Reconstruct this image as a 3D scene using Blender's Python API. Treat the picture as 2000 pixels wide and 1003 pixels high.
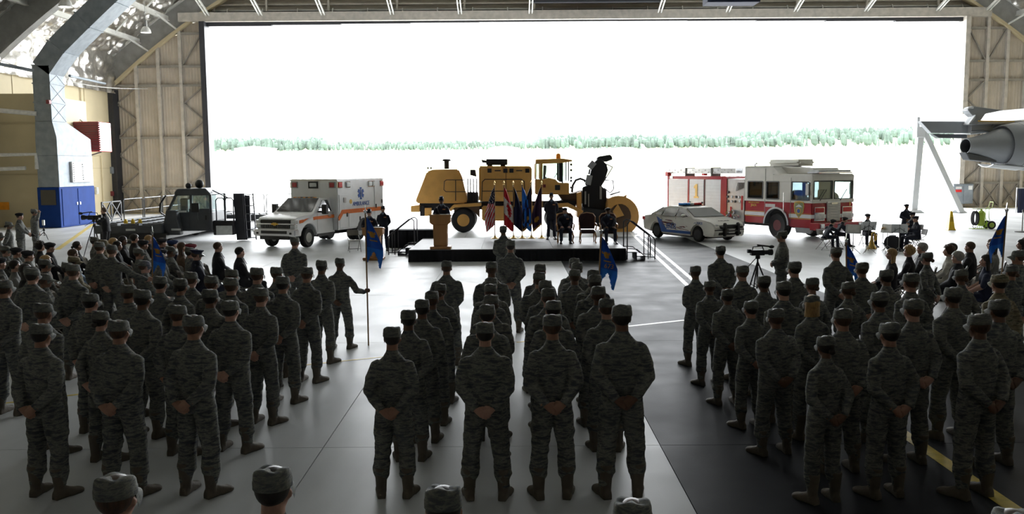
import bpy, bmesh, math, random
import numpy as np
from mathutils import Vector, Matrix, noise
random.seed(7)
R = math.radians
scene = bpy.context.scene
for o in list(bpy.data.objects):
    bpy.data.objects.remove(o)
C = scene.collection

# ---------------------------------------------------------------- camera
F = 1700.0                       # focal length in pixels of a 2000 px wide frame
H = 3.2                          # eye height (photographer on a ladder)
PITCH = math.atan((501.5 - 328) / F)
ROLL = 0.007
cam_d = bpy.data.cameras.new('camera')
cam_d.sensor_width = 36.0
cam_d.lens = F / 2000 * 36.0
cam_d.clip_end = 6000
cam = bpy.data.objects.new('camera', cam_d)
C.objects.link(cam)
cam.matrix_world = Matrix.Translation((0, 0, H)) @ Matrix.Rotation(R(90) - PITCH, 4, 'X') @ Matrix.Rotation(-ROLL, 4, 'Z')
scene.camera = cam

# ---------------------------------------------------------------- sky, light, exposure
SKY = 19.0
w = bpy.data.worlds.new('overcast_sky')
scene.world = w
w.use_nodes = True
nt = w.node_tree
nt.nodes.clear()
wo = nt.nodes.new('ShaderNodeOutputWorld')
bg = nt.nodes.new('ShaderNodeBackground')
tc = nt.nodes.new('ShaderNodeTexCoord')
sx = nt.nodes.new('ShaderNodeSeparateXYZ')
cr_ = nt.nodes.new('ShaderNodeValToRGB')
cr_.color_ramp.elements[0].position = 0.0
cr_.color_ramp.elements[0].color = (0.92, 0.96, 1.0, 1)
cr_.color_ramp.elements[1].position = 1.0
cr_.color_ramp.elements[1].color = (1.0, 1.0, 1.0, 1)
nt.links.new(tc.outputs['Generated'], sx.inputs[0])
nt.links.new(sx.outputs['Z'], cr_.inputs[0])
nt.links.new(cr_.outputs[0], bg.inputs[0])
nt.links.new(bg.outputs[0], wo.inputs[0])
bg.inputs[1].default_value = SKY
pl = bpy.data.lights.new('door_portal', 'AREA')
pl.shape = 'RECTANGLE'
pl.size = 57.0
pl.size_y = 14.0
pl.cycles.is_portal = True
po = bpy.data.objects.new('door_portal', pl)
C.objects.link(po)
po.location = (5.6, 67.6, 7.0)
po.rotation_euler = (R(-90), 0, 0)
vs = scene.view_settings
vs.view_transform = 'Standard'
vs.look = 'None'
vs.gamma = 1.0
vs.exposure = 0.0
vs.use_curve_mapping = False

# ---------------------------------------------------------------- pixel of the photograph -> place in the hangar
_cp, _sp, _cr, _sr = math.cos(PITCH), math.sin(PITCH), math.cos(ROLL), math.sin(ROLL)
def ray(px, py):
    x = (px - 1000) / F
    y = -(py - 501.5) / F
    x, y = x * _cr + y * _sr, -x * _sr + y * _cr
    return Vector((x, _cp + y * _sp, -_sp + y * _cp))
def gp(px, py, z=0.0):
    d = ray(px, py)
    return Vector((0, 0, H)) + d * ((z - H) / d.z)
def at(px, py, Y):
    d = ray(px, py)
    return Vector((0, 0, H)) + d * (Y / d.y)

# ---------------------------------------------------------------- mesh helpers
class MB:
    def __init__(s):
        s.v = []; s.f = []; s.m = []; s.mi = 0
    def add(s, vs, fs):
        b = len(s.v)
        s.v += [tuple(p) for p in vs]
        for f in fs:
            s.f.append(tuple(i + b for i in f)); s.m.append(s.mi)
        return s
    def box(s, x0, x1, y0, y1, z0, z1, M=None):
        vs = [Vector((x, y, z)) for z in (z0, z1) for y in (y0, y1) for x in (x0, x1)]
        if M is not None: vs = [M @ p for p in vs]
        return s.add(vs, [(0, 2, 3, 1), (4, 5, 7, 6), (0, 1, 5, 4), (2, 6, 7, 3), (0, 4, 6, 2), (1, 3, 7, 5)])
    def cbox(s, c, d, M=None):
        return s.box(c[0] - d[0] / 2, c[0] + d[0] / 2, c[1] - d[1] / 2, c[1] + d[1] / 2, c[2] - d[2] / 2, c[2] + d[2] / 2, M)
    def bar(s, a, b, w, h=None, up=(0, 0, 1)):
        a = Vector(a); b = Vector(b); h = h or w
        d = (b - a).normalized(); u = Vector(up)
        if abs(d.dot(u)) > 0.98: u = Vector((0, 1, 0)) if abs(d.y) < .9 else Vector((1, 0, 0))
        r = d.cross(u).normalized(); t = r.cross(d)
        vs = []
        for p in (a, b):
            for sx_, sz_ in ((-1, -1), (1, -1), (1, 1), (-1, 1)):
                vs.append(p + r * (w / 2 * sx_) + t * (h / 2 * sz_))
        return s.add(vs, [(0, 3, 2, 1), (4, 5, 6, 7), (0, 1, 5, 4), (1, 2, 6, 5), (2, 3, 7, 6), (3, 0, 4, 7)])
    def loft(s, rings, cap=True, closed=True):
        n = len(rings[0]); vs = []; fs = []
        for r in rings: vs += list(r)
        for i in range(len(rings) - 1):
            for k in range(n if closed else n - 1):
                k2 = (k + 1) % n
                fs.append((i * n + k, i * n + k2, (i + 1) * n + k2, (i + 1) * n + k))
        if cap and closed:
            fs.append(tuple(reversed(range(n))))
            fs.append(tuple(range((len(rings) - 1) * n, len(rings) * n)))
        return s.add(vs, fs)
    def tube(s, path, r, n=8, cap=True):
        path = [Vector(p) for p in path]
        rs = r if isinstance(r, (list, tuple)) else [r] * len(path)
        rings = []
        u = None
        for i, p in enumerate(path):
            if i == 0: d = path[1] - path[0]
            elif i == len(path) - 1: d = path[-1] - path[-2]
            else: d = (path[i + 1] - p).normalized() + (p - path[i - 1]).normalized()
            d = d.normalized() if d.length > 1e-9 else Vector((0, 0, 1))
            if u is None:
                u = d.cross(Vector((0, 0, 1)))
                if u.length < .05: u = d.cross(Vector((0, 1, 0)))
            else:
                u = u - d * u.dot(d)
            u.normalize(); t = d.cross(u)
            rings.append([p + (u * math.cos(a) + t * math.sin(a)) * rs[i] for a in [2 * math.pi * k / n for k in range(n)]])
        return s.loft(rings, cap)
    def lathe(s, prof, n=20, M=None, a0=0, a1=2 * math.pi, cap=True):
        full = abs(a1 - a0 - 2 * math.pi) < 1e-6
        rings = []
        for r, z in prof:
            rings.append([Vector((r * math.cos(a), r * math.sin(a), z)) for a in [a0 + (a1 - a0) * k / (n if full else n - 1) for k in range(n)]])
        if M is not None: rings = [[M @ p for p in q] for q in rings]
        return s.loft(rings, full and cap, full)
    def ell(s, c, r, nu=14, nv=9, M=None):
        c = Vector(c); rings = []
        for j in range(nv):
            t = math.pi * (j + .35) / (nv - .3)
            rings.append([Vector((c.x + r[0] * math.sin(t) * math.cos(a), c.y + r[1] * math.sin(t) * math.sin(a), c.z - r[2] * math.cos(t))) for a in [2 * math.pi * k / nu for k in range(nu)]])
        if M is not None: rings = [[M @ p for p in q] for q in rings]
        return s.loft(rings)
    def prism(s, pts, a, b, plane='xz', M=None):
        def mk(p, q):
            if plane == 'xz': return Vector((p[0], q, p[1]))
            if plane == 'xy': return Vector((p[0], p[1], q))
            return Vector((q, p[0], p[1]))
        n = len(pts)
        vs = [mk(p, a) for p in pts] + [mk(p, b) for p in pts]
        if M is not None: vs = [M @ p for p in vs]
        fs = [tuple(range(n)), tuple(reversed(range(n, 2 * n)))]
        for k in range(n):
            k2 = (k + 1) % n
            fs.append((k, k + n, k2 + n, k2))
        return s.add(vs, fs)
    def mesh(s, name, bevel=0, seg=1, fixn=True, merge=0):
        me = bpy.data.meshes.new(name)
        me.from_pydata(s.v, [], s.f)
        if any(s.m): me.polygons.foreach_set('material_index', s.m)
        if fixn or bevel or merge:
            bm = bmesh.new(); bm.from_mesh(me)
            if merge: bmesh.ops.remove_doubles(bm, verts=bm.verts, dist=merge)
            if fixn: bmesh.ops.recalc_face_normals(bm, faces=bm.faces)
            if bevel:
                es = [e for e in bm.edges if len(e.link_faces) == 2 and e.calc_face_angle(0) > R(35)]
                bmesh.ops.bevel(bm, geom=es, offset=bevel, segments=seg, affect='EDGES', clamp_overlap=True)
            bm.to_mesh(me); bm.free()
        me.update()
        return me
    def build(s, name, mat, parent=None, bevel=0, seg=1, smooth=None, merge=0, fixn=True, loc=None):
        me = s.mesh(name, bevel, seg, fixn, merge)
        return obj(name, me, mat, parent, smooth, loc)
def shade(me, ang):
    me.polygons.foreach_set('use_smooth', [True] * len(me.polygons))
    if ang < 170: me.set_sharp_from_angle(angle=R(ang))
def obj(name, me, mat, parent=None, smooth=None, loc=None):
    if smooth: shade(me, smooth)
    for m_ in (mat if isinstance(mat, (list, tuple)) else [mat]):
        me.materials.append(M[m_] if isinstance(m_, str) else m_)
    o = bpy.data.objects.new(name, me)
    C.objects.link(o)
    if parent is not None: o.parent = parent
    if loc is not None: o.location = loc
    return o
def tag(o, label=None, cat=None, group=None, kind=None):
    if label: o['label'] = label
    if cat: o['category'] = cat
    if group: o['group'] = group
    if kind: o['kind'] = kind
    return o
def thing(name, label, cat, loc=(0, 0, 0), rz=0.0, group=None, kind=None):
    o = bpy.data.objects.new(name, None)
    o.empty_display_size = .2
    C.objects.link(o)
    o.location = loc; o.rotation_euler = (0, 0, rz)
    return tag(o, label, cat, group, kind)
def struct(o, label):
    return tag(o, label, o.name.split('.')[0].split('_')[0], None, 'structure')
def text_mesh(txt, size, ext=.004, sx=1.0, align='CENTER', shear=0):
    cu = bpy.data.curves.new('lettering', 'FONT')
    cu.body = txt; cu.size = size; cu.extrude = ext; cu.align_x = align; cu.align_y = 'CENTER'; cu.shear = shear
    cu.resolution_u = 2
    t = bpy.data.objects.new('lettering', cu)
    C.objects.link(t)
    me = bpy.data.meshes.new_from_object(t.evaluated_get(bpy.context.evaluated_depsgraph_get()))
    bpy.data.objects.remove(t)
    bpy.data.curves.remove(cu)
    if sx != 1: me.transform(Matrix.Diagonal((sx, 1, 1, 1)))
    return me
def lettering(txt, size, mat, parent, o, xdir, name='lettering', ext=.004, sx=1.0, shear=0, up=(0, 0, 1), align='CENTER'):
    me = text_mesh(txt, size, ext, sx, align, shear)
    x = Vector(xdir).normalized(); u = Vector(up).normalized(); n = x.cross(u)
    me.materials.clear()
    ob = obj(name, me, mat, parent)
    ob.matrix_local = Matrix.Translation(o) @ Matrix((x, u, n)).transposed().to_4x4()
    return ob

# ---------------------------------------------------------------- procedural materials
M = {}
def mat(name, col, rough=.6, metal=0.0, var=.12, scale=6.0, bump=0.0, bscale=None, spec=.5, emit=0, trans=0, stretch=(1, 1, 1), coat=0):
    m = bpy.data.materials.new(name)
    m.use_nodes = True
    n = m.node_tree; b = n.nodes['Principled BSDF']
    b.inputs['Roughness'].default_value = rough
    b.inputs['Metallic'].default_value = metal
    b.inputs['Specular IOR Level'].default_value = spec
    if trans: b.inputs['Transmission Weight'].default_value = trans
    if coat:
        b.inputs['Coat Weight'].default_value = coat
        b.inputs['Coat Roughness'].default_value = .08
    tc = n.nodes.new('ShaderNodeTexCoord'); mp = n.nodes.new('ShaderNodeMapping')
    mp.inputs['Scale'].default_value = stretch
    no = n.nodes.new('ShaderNodeTexNoise'); no.inputs['Scale'].default_value = scale; no.inputs['Detail'].default_value = 4
    n.links.new(tc.outputs['Object'], mp.inputs[0]); n.links.new(mp.outputs[0], no.inputs['Vector'])
    rp = n.nodes.new('ShaderNodeValToRGB')
    c = Vector(col)
    rp.color_ramp.elements[0].position = .3; rp.color_ramp.elements[1].position = .7
    rp.color_ramp.elements[0].color = (*[max(0, x * (1 - var)) for x in c], 1)
    rp.color_ramp.elements[1].color = (*[min(1, x * (1 + var)) for x in c], 1)
    n.links.new(no.outputs['Fac'], rp.inputs[0]); n.links.new(rp.outputs[0], b.inputs['Base Color'])
    if emit:
        n.links.new(rp.outputs[0], b.inputs['Emission Color']); b.inputs['Emission Strength'].default_value = emit
    if bump:
        bn = n.nodes.new('ShaderNodeBump'); bn.inputs['Strength'].default_value = bump; bn.inputs['Distance'].default_value = .02
        n2 = n.nodes.new('ShaderNodeTexNoise'); n2.inputs['Scale'].default_value = bscale or scale * 4; n2.inputs['Detail'].default_value = 3
        n.links.new(mp.outputs[0], n2.inputs['Vector'])
        n.links.new(n2.outputs['Fac'], bn.inputs['Height']); n.links.new(bn.outputs[0], b.inputs['Normal'])
    M[name] = m
    return m
def floor_mat(name, col, rough, spec):
    m = mat(name, col, rough, 0, .16, .9, .04, 60, spec, stretch=(1, .35, 1))
    n = m.node_tree; b = n.nodes['Principled BSDF']
    tc = [x for x in n.nodes if x.type == 'TEX_COORD'][0]
    # worn, blotchy polish: roughness wanders with stains and tyre scrubs
    n1 = n.nodes.new('ShaderNodeTexNoise'); n1.inputs['Scale'].default_value = 1.3; n1.inputs['Detail'].default_value = 6
    geo = n.nodes.new('ShaderNodeNewGeometry')
    for x in n.nodes:
        if x.type == 'MAPPING':
            for l in list(x.inputs[0].links): n.links.remove(l)
            n.links.new(geo.outputs['Position'], x.inputs[0])
    n.links.new(geo.outputs['Position'], n1.inputs['Vector'])
    mr = n.nodes.new('ShaderNodeMapRange')
    mr.inputs['From Min'].default_value = .3; mr.inputs['From Max'].default_value = .7
    mr.inputs['To Min'].default_value = rough * .92; mr.inputs['To Max'].default_value = rough * 1.1
    n.links.new(n1.outputs['Fac'], mr.inputs['Value']); n.links.new(mr.outputs[0], b.inputs['Roughness'])
    return m
def camo(name, cols, scale=9.0):
    m = bpy.data.materials.new(name); m.use_nodes = True
    n = m.node_tree; b = n.nodes['Principled BSDF']
    b.inputs['Roughness'].default_value = .85; b.inputs['Specular IOR Level'].default_value = .15
    tc = n.nodes.new('ShaderNodeTexCoord'); oi = n.nodes.new('ShaderNodeObjectInfo')
    mu = n.nodes.new('ShaderNodeMath'); mu.operation = 'MULTIPLY'; mu.inputs[1].default_value = 37
    cb = n.nodes.new('ShaderNodeCombineXYZ'); ad = n.nodes.new('ShaderNodeVectorMath'); ad.operation = 'ADD'
    mp = n.nodes.new('ShaderNodeMapping'); mp.inputs['Scale'].default_value = (1, 1, 4.2); mp.inputs['Rotation'].default_value = (0, .12, 0)
    no = n.nodes.new('ShaderNodeTexNoise'); no.inputs['Scale'].default_value = scale; no.inputs['Detail'].default_value = 5; no.inputs['Roughness'].default_value = .6
    rp = n.nodes.new('ShaderNodeValToRGB'); rp.color_ramp.interpolation = 'CONSTANT'
    e = rp.color_ramp.elements
    e[0].position = 0; e[0].color = (*cols[0], 1); e[1].position = .43; e[1].color = (*cols[1], 1)
    x = e.new(.51); x.color = (*cols[2], 1); x = e.new(.58); x.color = (*cols[3], 1)
    L = n.links.new
    L(oi.outputs['Random'], mu.inputs[0]); L(mu.outputs[0], cb.inputs[0]); L(mu.outputs[0], cb.inputs[2])
    L(tc.outputs['Object'], ad.inputs[0]); L(cb.outputs[0], ad.inputs[1]); L(ad.outputs[0], mp.inputs[0])
    L(mp.outputs[0], no.inputs['Vector']); L(no.outputs['Fac'], rp.inputs[0]); L(rp.outputs[0], b.inputs['Base Color'])
    bn = n.nodes.new('ShaderNodeBump'); bn.inputs['Strength'].default_value = .35; bn.inputs['Distance'].default_value = .02
    n2 = n.nodes.new('ShaderNodeTexNoise'); n2.inputs['Scale'].default_value = 16; n2.inputs['Detail'].default_value = 3
    L(ad.outputs[0], n2.inputs['Vector']); L(n2.outputs['Fac'], bn.inputs['Height']); L(bn.outputs[0], b.inputs['Normal'])
    M[name] = m
    return m
def ribbed(name, col, per=.2, strength=.6, axis='X', rough=.6):
    m = mat(name, col, rough, 0, .1, 1.2)
    n = m.node_tree; b = n.nodes['Principled BSDF']
    tc = [x for x in n.nodes if x.type == 'TEX_COORD'][0]
    wv = n.nodes.new('ShaderNodeTexWave'); wv.bands_direction = axis; wv.inputs['Scale'].default_value = 6.2832 / per / 20.0
    bn = n.nodes.new('ShaderNodeBump'); bn.inputs['Strength'].default_value = strength; bn.inputs['Distance'].default_value = .05
    n.links.new(tc.outputs['Object'], wv.inputs['Vector']); n.links.new(wv.outputs['Fac'], bn.inputs['Height']); n.links.new(bn.outputs[0], b.inputs['Normal'])
    return m

floor_mat('concrete', (.52, .535, .545), .46, .15)
floor_mat('dark_floor', (.030, .032, .036), .55, .06)
floor_mat('apron', (.42, .42, .40), .6, .3)
mat('joint', (.05, .05, .05), .9)
mat('white_paint_and_glare', (.75, .75, .72), .45, 0, .15, 9)  # white line paint, also the far taxi line whitened for glare
mat('yellow_paint', (.62, .46, .06), .5, 0, .25, 7)
mat('cream_wall', (.56, .48, .31), .6, 0, .06, .8)
mat('cream_dark', (.45, .38, .24), .6, 0, .06, .8)
ribbed('door_tan', (.46, .41, .34), .22, .5)
mat('door_frame', (.46, .43, .38), .55, .1, .15, 3)
mat('brace_steel', (.25, .235, .205), .55, .1, .15, 3)
mat('steel_dark', (.035, .037, .045), .5, .3)
mat('steel_grey', (.26, .26, .25), .5, .2, .15, 2)
mat('steel_light', (.48, .48, .45), .5, .1, .12, 2)
mat('galv', (.22, .25, .28), .6, .2, .18, 2.5)
mat('foil', (.66, .64, .60), .33, .95, .2, 3, .8, 9)
ribbed('girt_panel', (.46, .42, .34), .8, .9, 'Z')
mat('wall_back', (.22, .21, .19), .7)
mat('red_dark', (.16, .02, .025), .5)
mat('blue_box', (.008, .035, .17), .7, 0, .1, 2, spec=.1)
mat('grass', (.30, .32, .18), .9, 0, .25, .01)
mat('leaf', (.038, .060, .047), .9, 0, .45, .05)
mat('far_building', (.5, .5, .48), .8)
mat('white', (.84, .86, .88), .35, 0, .04, 3, coat=.3)
mat('white_dull', (.62, .62, .60), .6)
mat('offwhite', (.76, .75, .70), .35, 0, .04, 3, coat=.2)
mat('orange', (.75, .16, .015), .4)
mat('red', (.42, .02, .035), .25, 0, .08, 3, coat=.4)
mat('red_bright', (.6, .02, .02), .3)
mat('yellow_truck', (.70, .38, .10), .45, 0, .1, 2)
mat('yellow', (.75, .50, .02), .45)
mat('gold', (.72, .45, .08), .4, .2)
mat('blue_star', (.02, .10, .40), .4)
mat('black', (.012, .012, .014), .5)
mat('black_gloss', (.008, .008, .01), .15)
mat('rubber', (.016, .016, .017), .8, 0, .2, 5)
mat('chrome', (.72, .72, .74), .12, 1.0, .03)
mat('alu', (.60, .61, .62), .3, .8, .1, 3)
mat('loader', (.075, .082, .092), .5, .2, .15, 3)
mat('loader_light', (.13, .14, .15), .5, .3, .15, 4)
mat('wood', (.42, .20, .07), .4, 0, .25, 3, stretch=(1, 1, .15))
mat('stage_top', (.20, .20, .21), .55, 0, .1, 4)
mat('skirt', (.008, .009, .014), .9, 0, .2, 3)
mat('upholstery', (.035, .008, .010), .6, 0, .3, 20)
mat('aircraft', (.34, .36, .38), .38, .1, .06, 1)
mat('aircraft_dark', (.10, .105, .115), .5, .2, .1, 2)
mat('aircraft_light', (.55, .57, .58), .35, .1, .05, 1)
mat('green_ext', (.36, .50, .05), .4)
mat('hose', (.012, .012, .013), .85, spec=.15)
mat('brass', (.62, .42, .12), .25, .9)
mat('blue_flag', (.012, .11, .58), .7)
mat('blue_bright', (.015, .20, .80), .65)
mat('navy_flag', (.006, .010, .05), .7)
mat('purple_flag', (.035, .010, .045), .7)
mat('white_cloth', (.75, .72, .72), .7)
mat('red_cloth', (.62, .015, .03), .7)
mat('gold_cloth', (.55, .28, .04), .7)
mat('staff_wood', (.30, .17, .07), .5)
mat('lamp_white', (1, .97, .9), .5, emit=6)
mat('headlight', (.7, .72, .72), .1, .2)
mat('amber', (.8, .30, .02), .3)
mat('blue_light', (.03, .25, .75), .2)
mat('chair_beige', (.20, .185, .16), .5, 0, .1)
mat('chair_steel', (.16, .155, .15), .4, .6)
mat('screen_white', (.65, .68, .68), .5)
mat('paper', (.72, .72, .70), .8)
def glass(name, tint, rough=.03, t=.75):
    m = bpy.data.materials.new(name); m.use_nodes = True
    n = m.node_tree; n.nodes.clear()
    o = n.nodes.new('ShaderNodeOutputMaterial'); mx = n.nodes.new('ShaderNodeMixShader')
    tr = n.nodes.new('ShaderNodeBsdfTransparent'); gl = n.nodes.new('ShaderNodeBsdfGlossy')
    tr.inputs[0].default_value = (*tint, 1); gl.inputs['Roughness'].default_value = rough
    gl.inputs[0].default_value = (.9, .95, .95, 1)
    mx.inputs[0].default_value = .13
    n.links.new(tr.outputs[0], mx.inputs[1]); n.links.new(gl.outputs[0], mx.inputs[2])
    n.links.new(mx.outputs[0], o.inputs[0])
    M[name] = m
glass('glass', (.84, .92, .91))
glass('glass_dark', (.40, .44, .46))
# cloth, skin, hair
camo('abu', [(.075, .083, .088), (.135, .14, .132), (.21, .21, .185), (.10, .108, .11)])
camo('ocp', [(.14, .12, .08), (.22, .185, .12), (.28, .25, .18), (.12, .12, .075)], 6)
camo('cap_abu', [(.10, .11, .112), (.15, .155, .145), (.21, .21, .185), (.12, .13, .13)], 14)
mat('boot_sage', (.115, .095, .07), .7, 0, .15, 12, .2)
mat('shoe_black', (.012, .012, .013), .3)
mat('dress_blue', (.010, .013, .028), .8, 0, .15, 30)
mat('dress_trouser', (.014, .018, .040), .8, 0, .15, 30)
mat('shirt_blue', (.30, .40, .55), .7)
mat('shirt_white', (.62, .62, .62), .7)
mat('suit_black', (.012, .012, .016), .8, 0, .2, 30)
mat('suit_charcoal', (.022, .024, .03), .8, 0, .2, 30)
mat('jacket_white', (.55, .53, .47), .8)
mat('dress_navy', (.012, .018, .05), .8)
mat('brown_top', (.10, .06, .035), .8)
mat('grey_top', (.20, .20, .19), .8)
mat('beret_black', (.008, .009, .014), .9)
mat('beret_blue', (.010, .028, .10), .9)
mat('beret_maroon', (.16, .008, .02), .9)
mat('skin_light', (.46, .26, .19), .5, 0, .1, 30)
mat('skin_tan', (.34, .18, .12), .5, 0, .1, 30)
mat('skin_brown', (.15, .075, .045), .5, 0, .1, 30)
mat('eye_dark', (.04, .025, .02), .4)
mat('hair_dark', (.018, .012, .009), .5, 0, .4, 60, stretch=(1, 1, .2))
mat('hair_brown', (.07, .035, .018), .5, 0, .4, 60, stretch=(1, 1, .2))
mat('hair_blonde', (.42, .26, .10), .5, 0, .3, 60, stretch=(1, 1, .2))
mat('hair_grey', (.30, .29, .27), .55, 0, .3, 60, stretch=(1, 1, .2))
mat('ribbon', (.45, .20, .10), .6, 0, .9, 90)

# ================================================================= THE HANGAR
XL, XR, YF, YB = -29.8, 41.8, 67.0, -34.0
ACX, ACZ, AR = 6.0, -30.2, 53.4          # centre and radius of the arch (underside of the ribs)
def arch(X, r=AR): return ACZ + math.sqrt(max(0, r * r - (X - ACX) ** 2))
def apt(a, r=AR): return Vector((ACX + r * math.sin(a), 0, ACZ + r * math.cos(a)))

fl = MB().box(XL - 1, XR + 1, YB, YF + .4, -.4, -.014).build('floor', 'joint')
struct(fl, 'pale polished concrete hangar floor in large slabs with a dark taxi lane')
xs = [XL, -26.6, -20.5, -14.4, -8.3, -2.2, 1.7, 7.9, 14.0, 20.1, 26.2, 32.3, XR]
ys = [YB] + [22 - 6.1 * k for k in range(8, -1, -1)] + [22 + 6.1 * k for k in range(1, 8)] + [YF + .4]
for i in range(len(xs) - 1):
    for j in range(len(ys) - 1):
        gx = .005
        dark = (i == 6 and ys[j + 1] < 41)
        if ys[j + 1] < -8: continue
        MB().box(xs[i] + gx, xs[i + 1] - gx, ys[j] + gx, ys[j + 1] - gx, -.2, 0).build('slab', 'dark_floor' if dark else 'concrete', fl)
# painted lines, a millimetre or so of paint
def stripe(pts, wd, mt, name='painted_line', z=.003):
    mb = MB()
    for a, b in zip(pts[:-1], pts[1:]):
        mb.bar((a[0], a[1], z / 2), (b[0], b[1], z / 2), wd, z)
    return mb.build(name, mt, fl)
a_, b_ = gp(1222, 440), gp(1347, 549)
dv = (b_ - a_)
for off in (-.16, .16): stripe([(a_.x + off, a_.y), (b_.x + off - .25, b_.y - 4)], .13, 'white_paint_and_glare')  # far end of the yellow taxi line, glare put into its colour as white
for k in range(17):
    p = a_ + dv * (k + .5) / 17
    stripe([(p.x - .05, p.y - .2), (p.x + .05, p.y + .25)], .16, 'dark_floor', 'line_dash')
stripe([(b_.x - .1, b_.y - 4), (5.0, 14.0)], .12, 'white_paint_and_glare')  # taxi line carried nearer, still coloured white for the glare on it
a_, b_ = gp(1768, 848), gp(1990, 1000)
stripe([tuple(a_ + (a_ - b_) * 1.2)[:2], tuple(b_ + (b_ - a_) * .9)[:2]], .17, 'yellow_paint')
stripe([tuple(gp(1226, 637))[:2], tuple(gp(1345, 624))[:2]], .10, 'white_paint_and_glare')
stripe([tuple(gp(182, 437))[:2], tuple(gp(112, 487))[:2]], .22, 'yellow_paint')
stripe([tuple(gp(0, 788))[:2], tuple(gp(150, 770))[:2], tuple(gp(560, 716))[:2], tuple(gp(770, 694))[:2]], .06, 'yellow_paint')
stripe([tuple(gp(1010, 668))[:2], tuple(gp(1045, 664))[:2]], .06, 'yellow_paint')
stripe([tuple(gp(1240, 455.5))[:2], tuple(gp(1345, 463.5))[:2]], .25, 'white_paint_and_glare')
for k in range(44):       # hatched threshold along the door track
    x = XL + 1 + k * .42 if k < 20 else 34.2 + (k - 20) * .3
    stripe([(x, 65.2), (x + .45, 66.4)], .18, 'yellow_paint', 'hatch_stripe')
for y in (65.0, 66.6): stripe([(XL, y), (-22.9, y)], .1, 'steel_dark', 'door_track')

# ---- side and back walls
wl = MB().box(XL - .4, XL, YB, YF, 0, 9.0).build('wall_left', 'cream_wall')
struct(wl, 'cream painted side wall of the hangar behind the ducts')
MB().box(XL - .4, XL + .02, YB, YF, 9.0, 12.2).build('upper_wall', 'steel_grey', wl)
for y in np.arange(44.0, 66, 4.4): MB().box(XL, XL + .03, y - .03, y + .03, 0, 8.95).build('trim', 'cream_dark', wl)
for z in (3.4, 6.2): MB().box(XL, XL + .025, 40, 66.5, z - .02, z + .02).build('trim', 'cream_dark', wl)
struct(MB().box(XR, XR + .4, YB, YF, 0, 12.2).build('wall_right', 'cream_wall'), 'cream side wall on the right beyond the aircraft')
mb = MB(); n = 30
pts = [(XL - .5, 0)] + [(X, arch(X, AR + 1.8)) for X in np.linspace(XL - .5, XR + .5, n)] + [(XR + .5, 0)]
struct(mb.prism(pts, YB - .3, YB, 'xz').build('wall_back', 'wall_back'), 'plain wall at the rear of the hangar')
# ---- roof: quilted foil insulation hung between the steel arches
def roof(a0, a1, y0, y1, na, ny, quilt):
    A = np.linspace(a0, a1, na); Y = np.linspace(y0, y1, ny)
    aa, yy = np.meshgrid(A, Y, indexing='ij')
    r = np.full_like(aa, AR + 1.7)
    if quilt:
        s = aa * AR
        r -= .20 * np.abs(np.sin(s * 2.2)) ** .6 * np.abs(np.sin(yy * 1.7 + .6 * np.sin(s * 1.1))) ** .6
        for i in range(na):
            for j in range(ny):
                r[i, j] -= .26 * noise.noise(Vector((s[i, j] * 1.5, yy[i, j] * 1.5, 2))) + .17 * noise.noise(Vector((s[i, j] * 3.3, yy[i, j] * 3.3, 7))) + .07 * noise.noise(Vector((s[i, j] * 7, yy[i, j] * 5, 4)))
    v = np.stack([ACX + r * np.sin(aa), yy, ACZ + r * np.cos(aa)], -1).reshape(-1, 3)
    idx = np.arange(na * ny).reshape(na, ny)
    f = np.stack([idx[:-1, :-1], idx[:-1, 1:], idx[1:, 1:], idx[1:, :-1]], -1).reshape(-1, 4)
    return v, f
A0 = math.asin((XL - .6 - ACX) / (AR + 1.7)); A1 = math.asin((XR + .6 - ACX) / (AR + 1.7))
def grid_obj(name, v, f, mt, parent=None, smooth=60):
    me = bpy.data.meshes.new(name); me.from_pydata(v.tolist(), [], f.tolist()); me.update()
    return obj(name, me, mt, parent, smooth)
v1, f1 = roof(A0, A0 + .34, 36, YF, 150, 240, True)
ce = grid_obj('ceiling', v1, f1, 'foil'); struct(ce, 'arched roof lined with crumpled silver foil insulation')
v1, f1 = roof(A1 - .30, A1, 44, YF, 110, 150, True); grid_obj('foil_lining', v1, f1, 'foil', ce)
v1, f1 = roof(A0 + .34, A1 - .30, 30, YF, 40, 4, False); grid_obj('roof_sheet', v1, f1, 'steel_light', ce)
v1, f1 = roof(A0, A0 + .34, 30, 36, 10, 3, False); grid_obj('roof_sheet', v1, f1, 'steel_light', ce)
v1, f1 = roof(A1 - .30, A1, 30, 44, 10, 3, False); grid_obj('roof_sheet', v1, f1, 'steel_light', ce)
v1, f1 = roof(A0, A1, YB, 30, 50, 4, False); grid_obj('roof_sheet', v1, f1, 'steel_light', ce)
v1, f1 = roof(A0, A1, YB, YF + .5, 50, 2, False)
v1[:, 2] += .5; grid_obj('roof_deck', v1, f1, 'steel_grey', ce)
zz, yy = np.meshgrid(np.linspace(8.9, 12.3, 22), np.linspace(40, YF, 150), indexing='ij')
xx = np.array([[XL + .25 + .18 * abs(math.sin(z * 2.4)) * abs(math.sin(y * 1.7)) + .2 * noise.noise(Vector((z * 1.6, y * 1.6, 5))) + .12 * noise.noise(Vector((z * 3.4, y * 3.4, 1))) for z, y in zip(a, b)] for a, b in zip(zz, yy)])
idx = np.arange(22 * 150).reshape(22, 150)
grid_obj('foil_lining', np.stack([xx, yy, zz], -1).reshape(-1, 3), np.stack([idx[:-1, :-1], idx[:-1, 1:], idx[1:, 1:], idx[1:, :-1]], -1).reshape(-1, 4), 'foil', ce)
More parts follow.
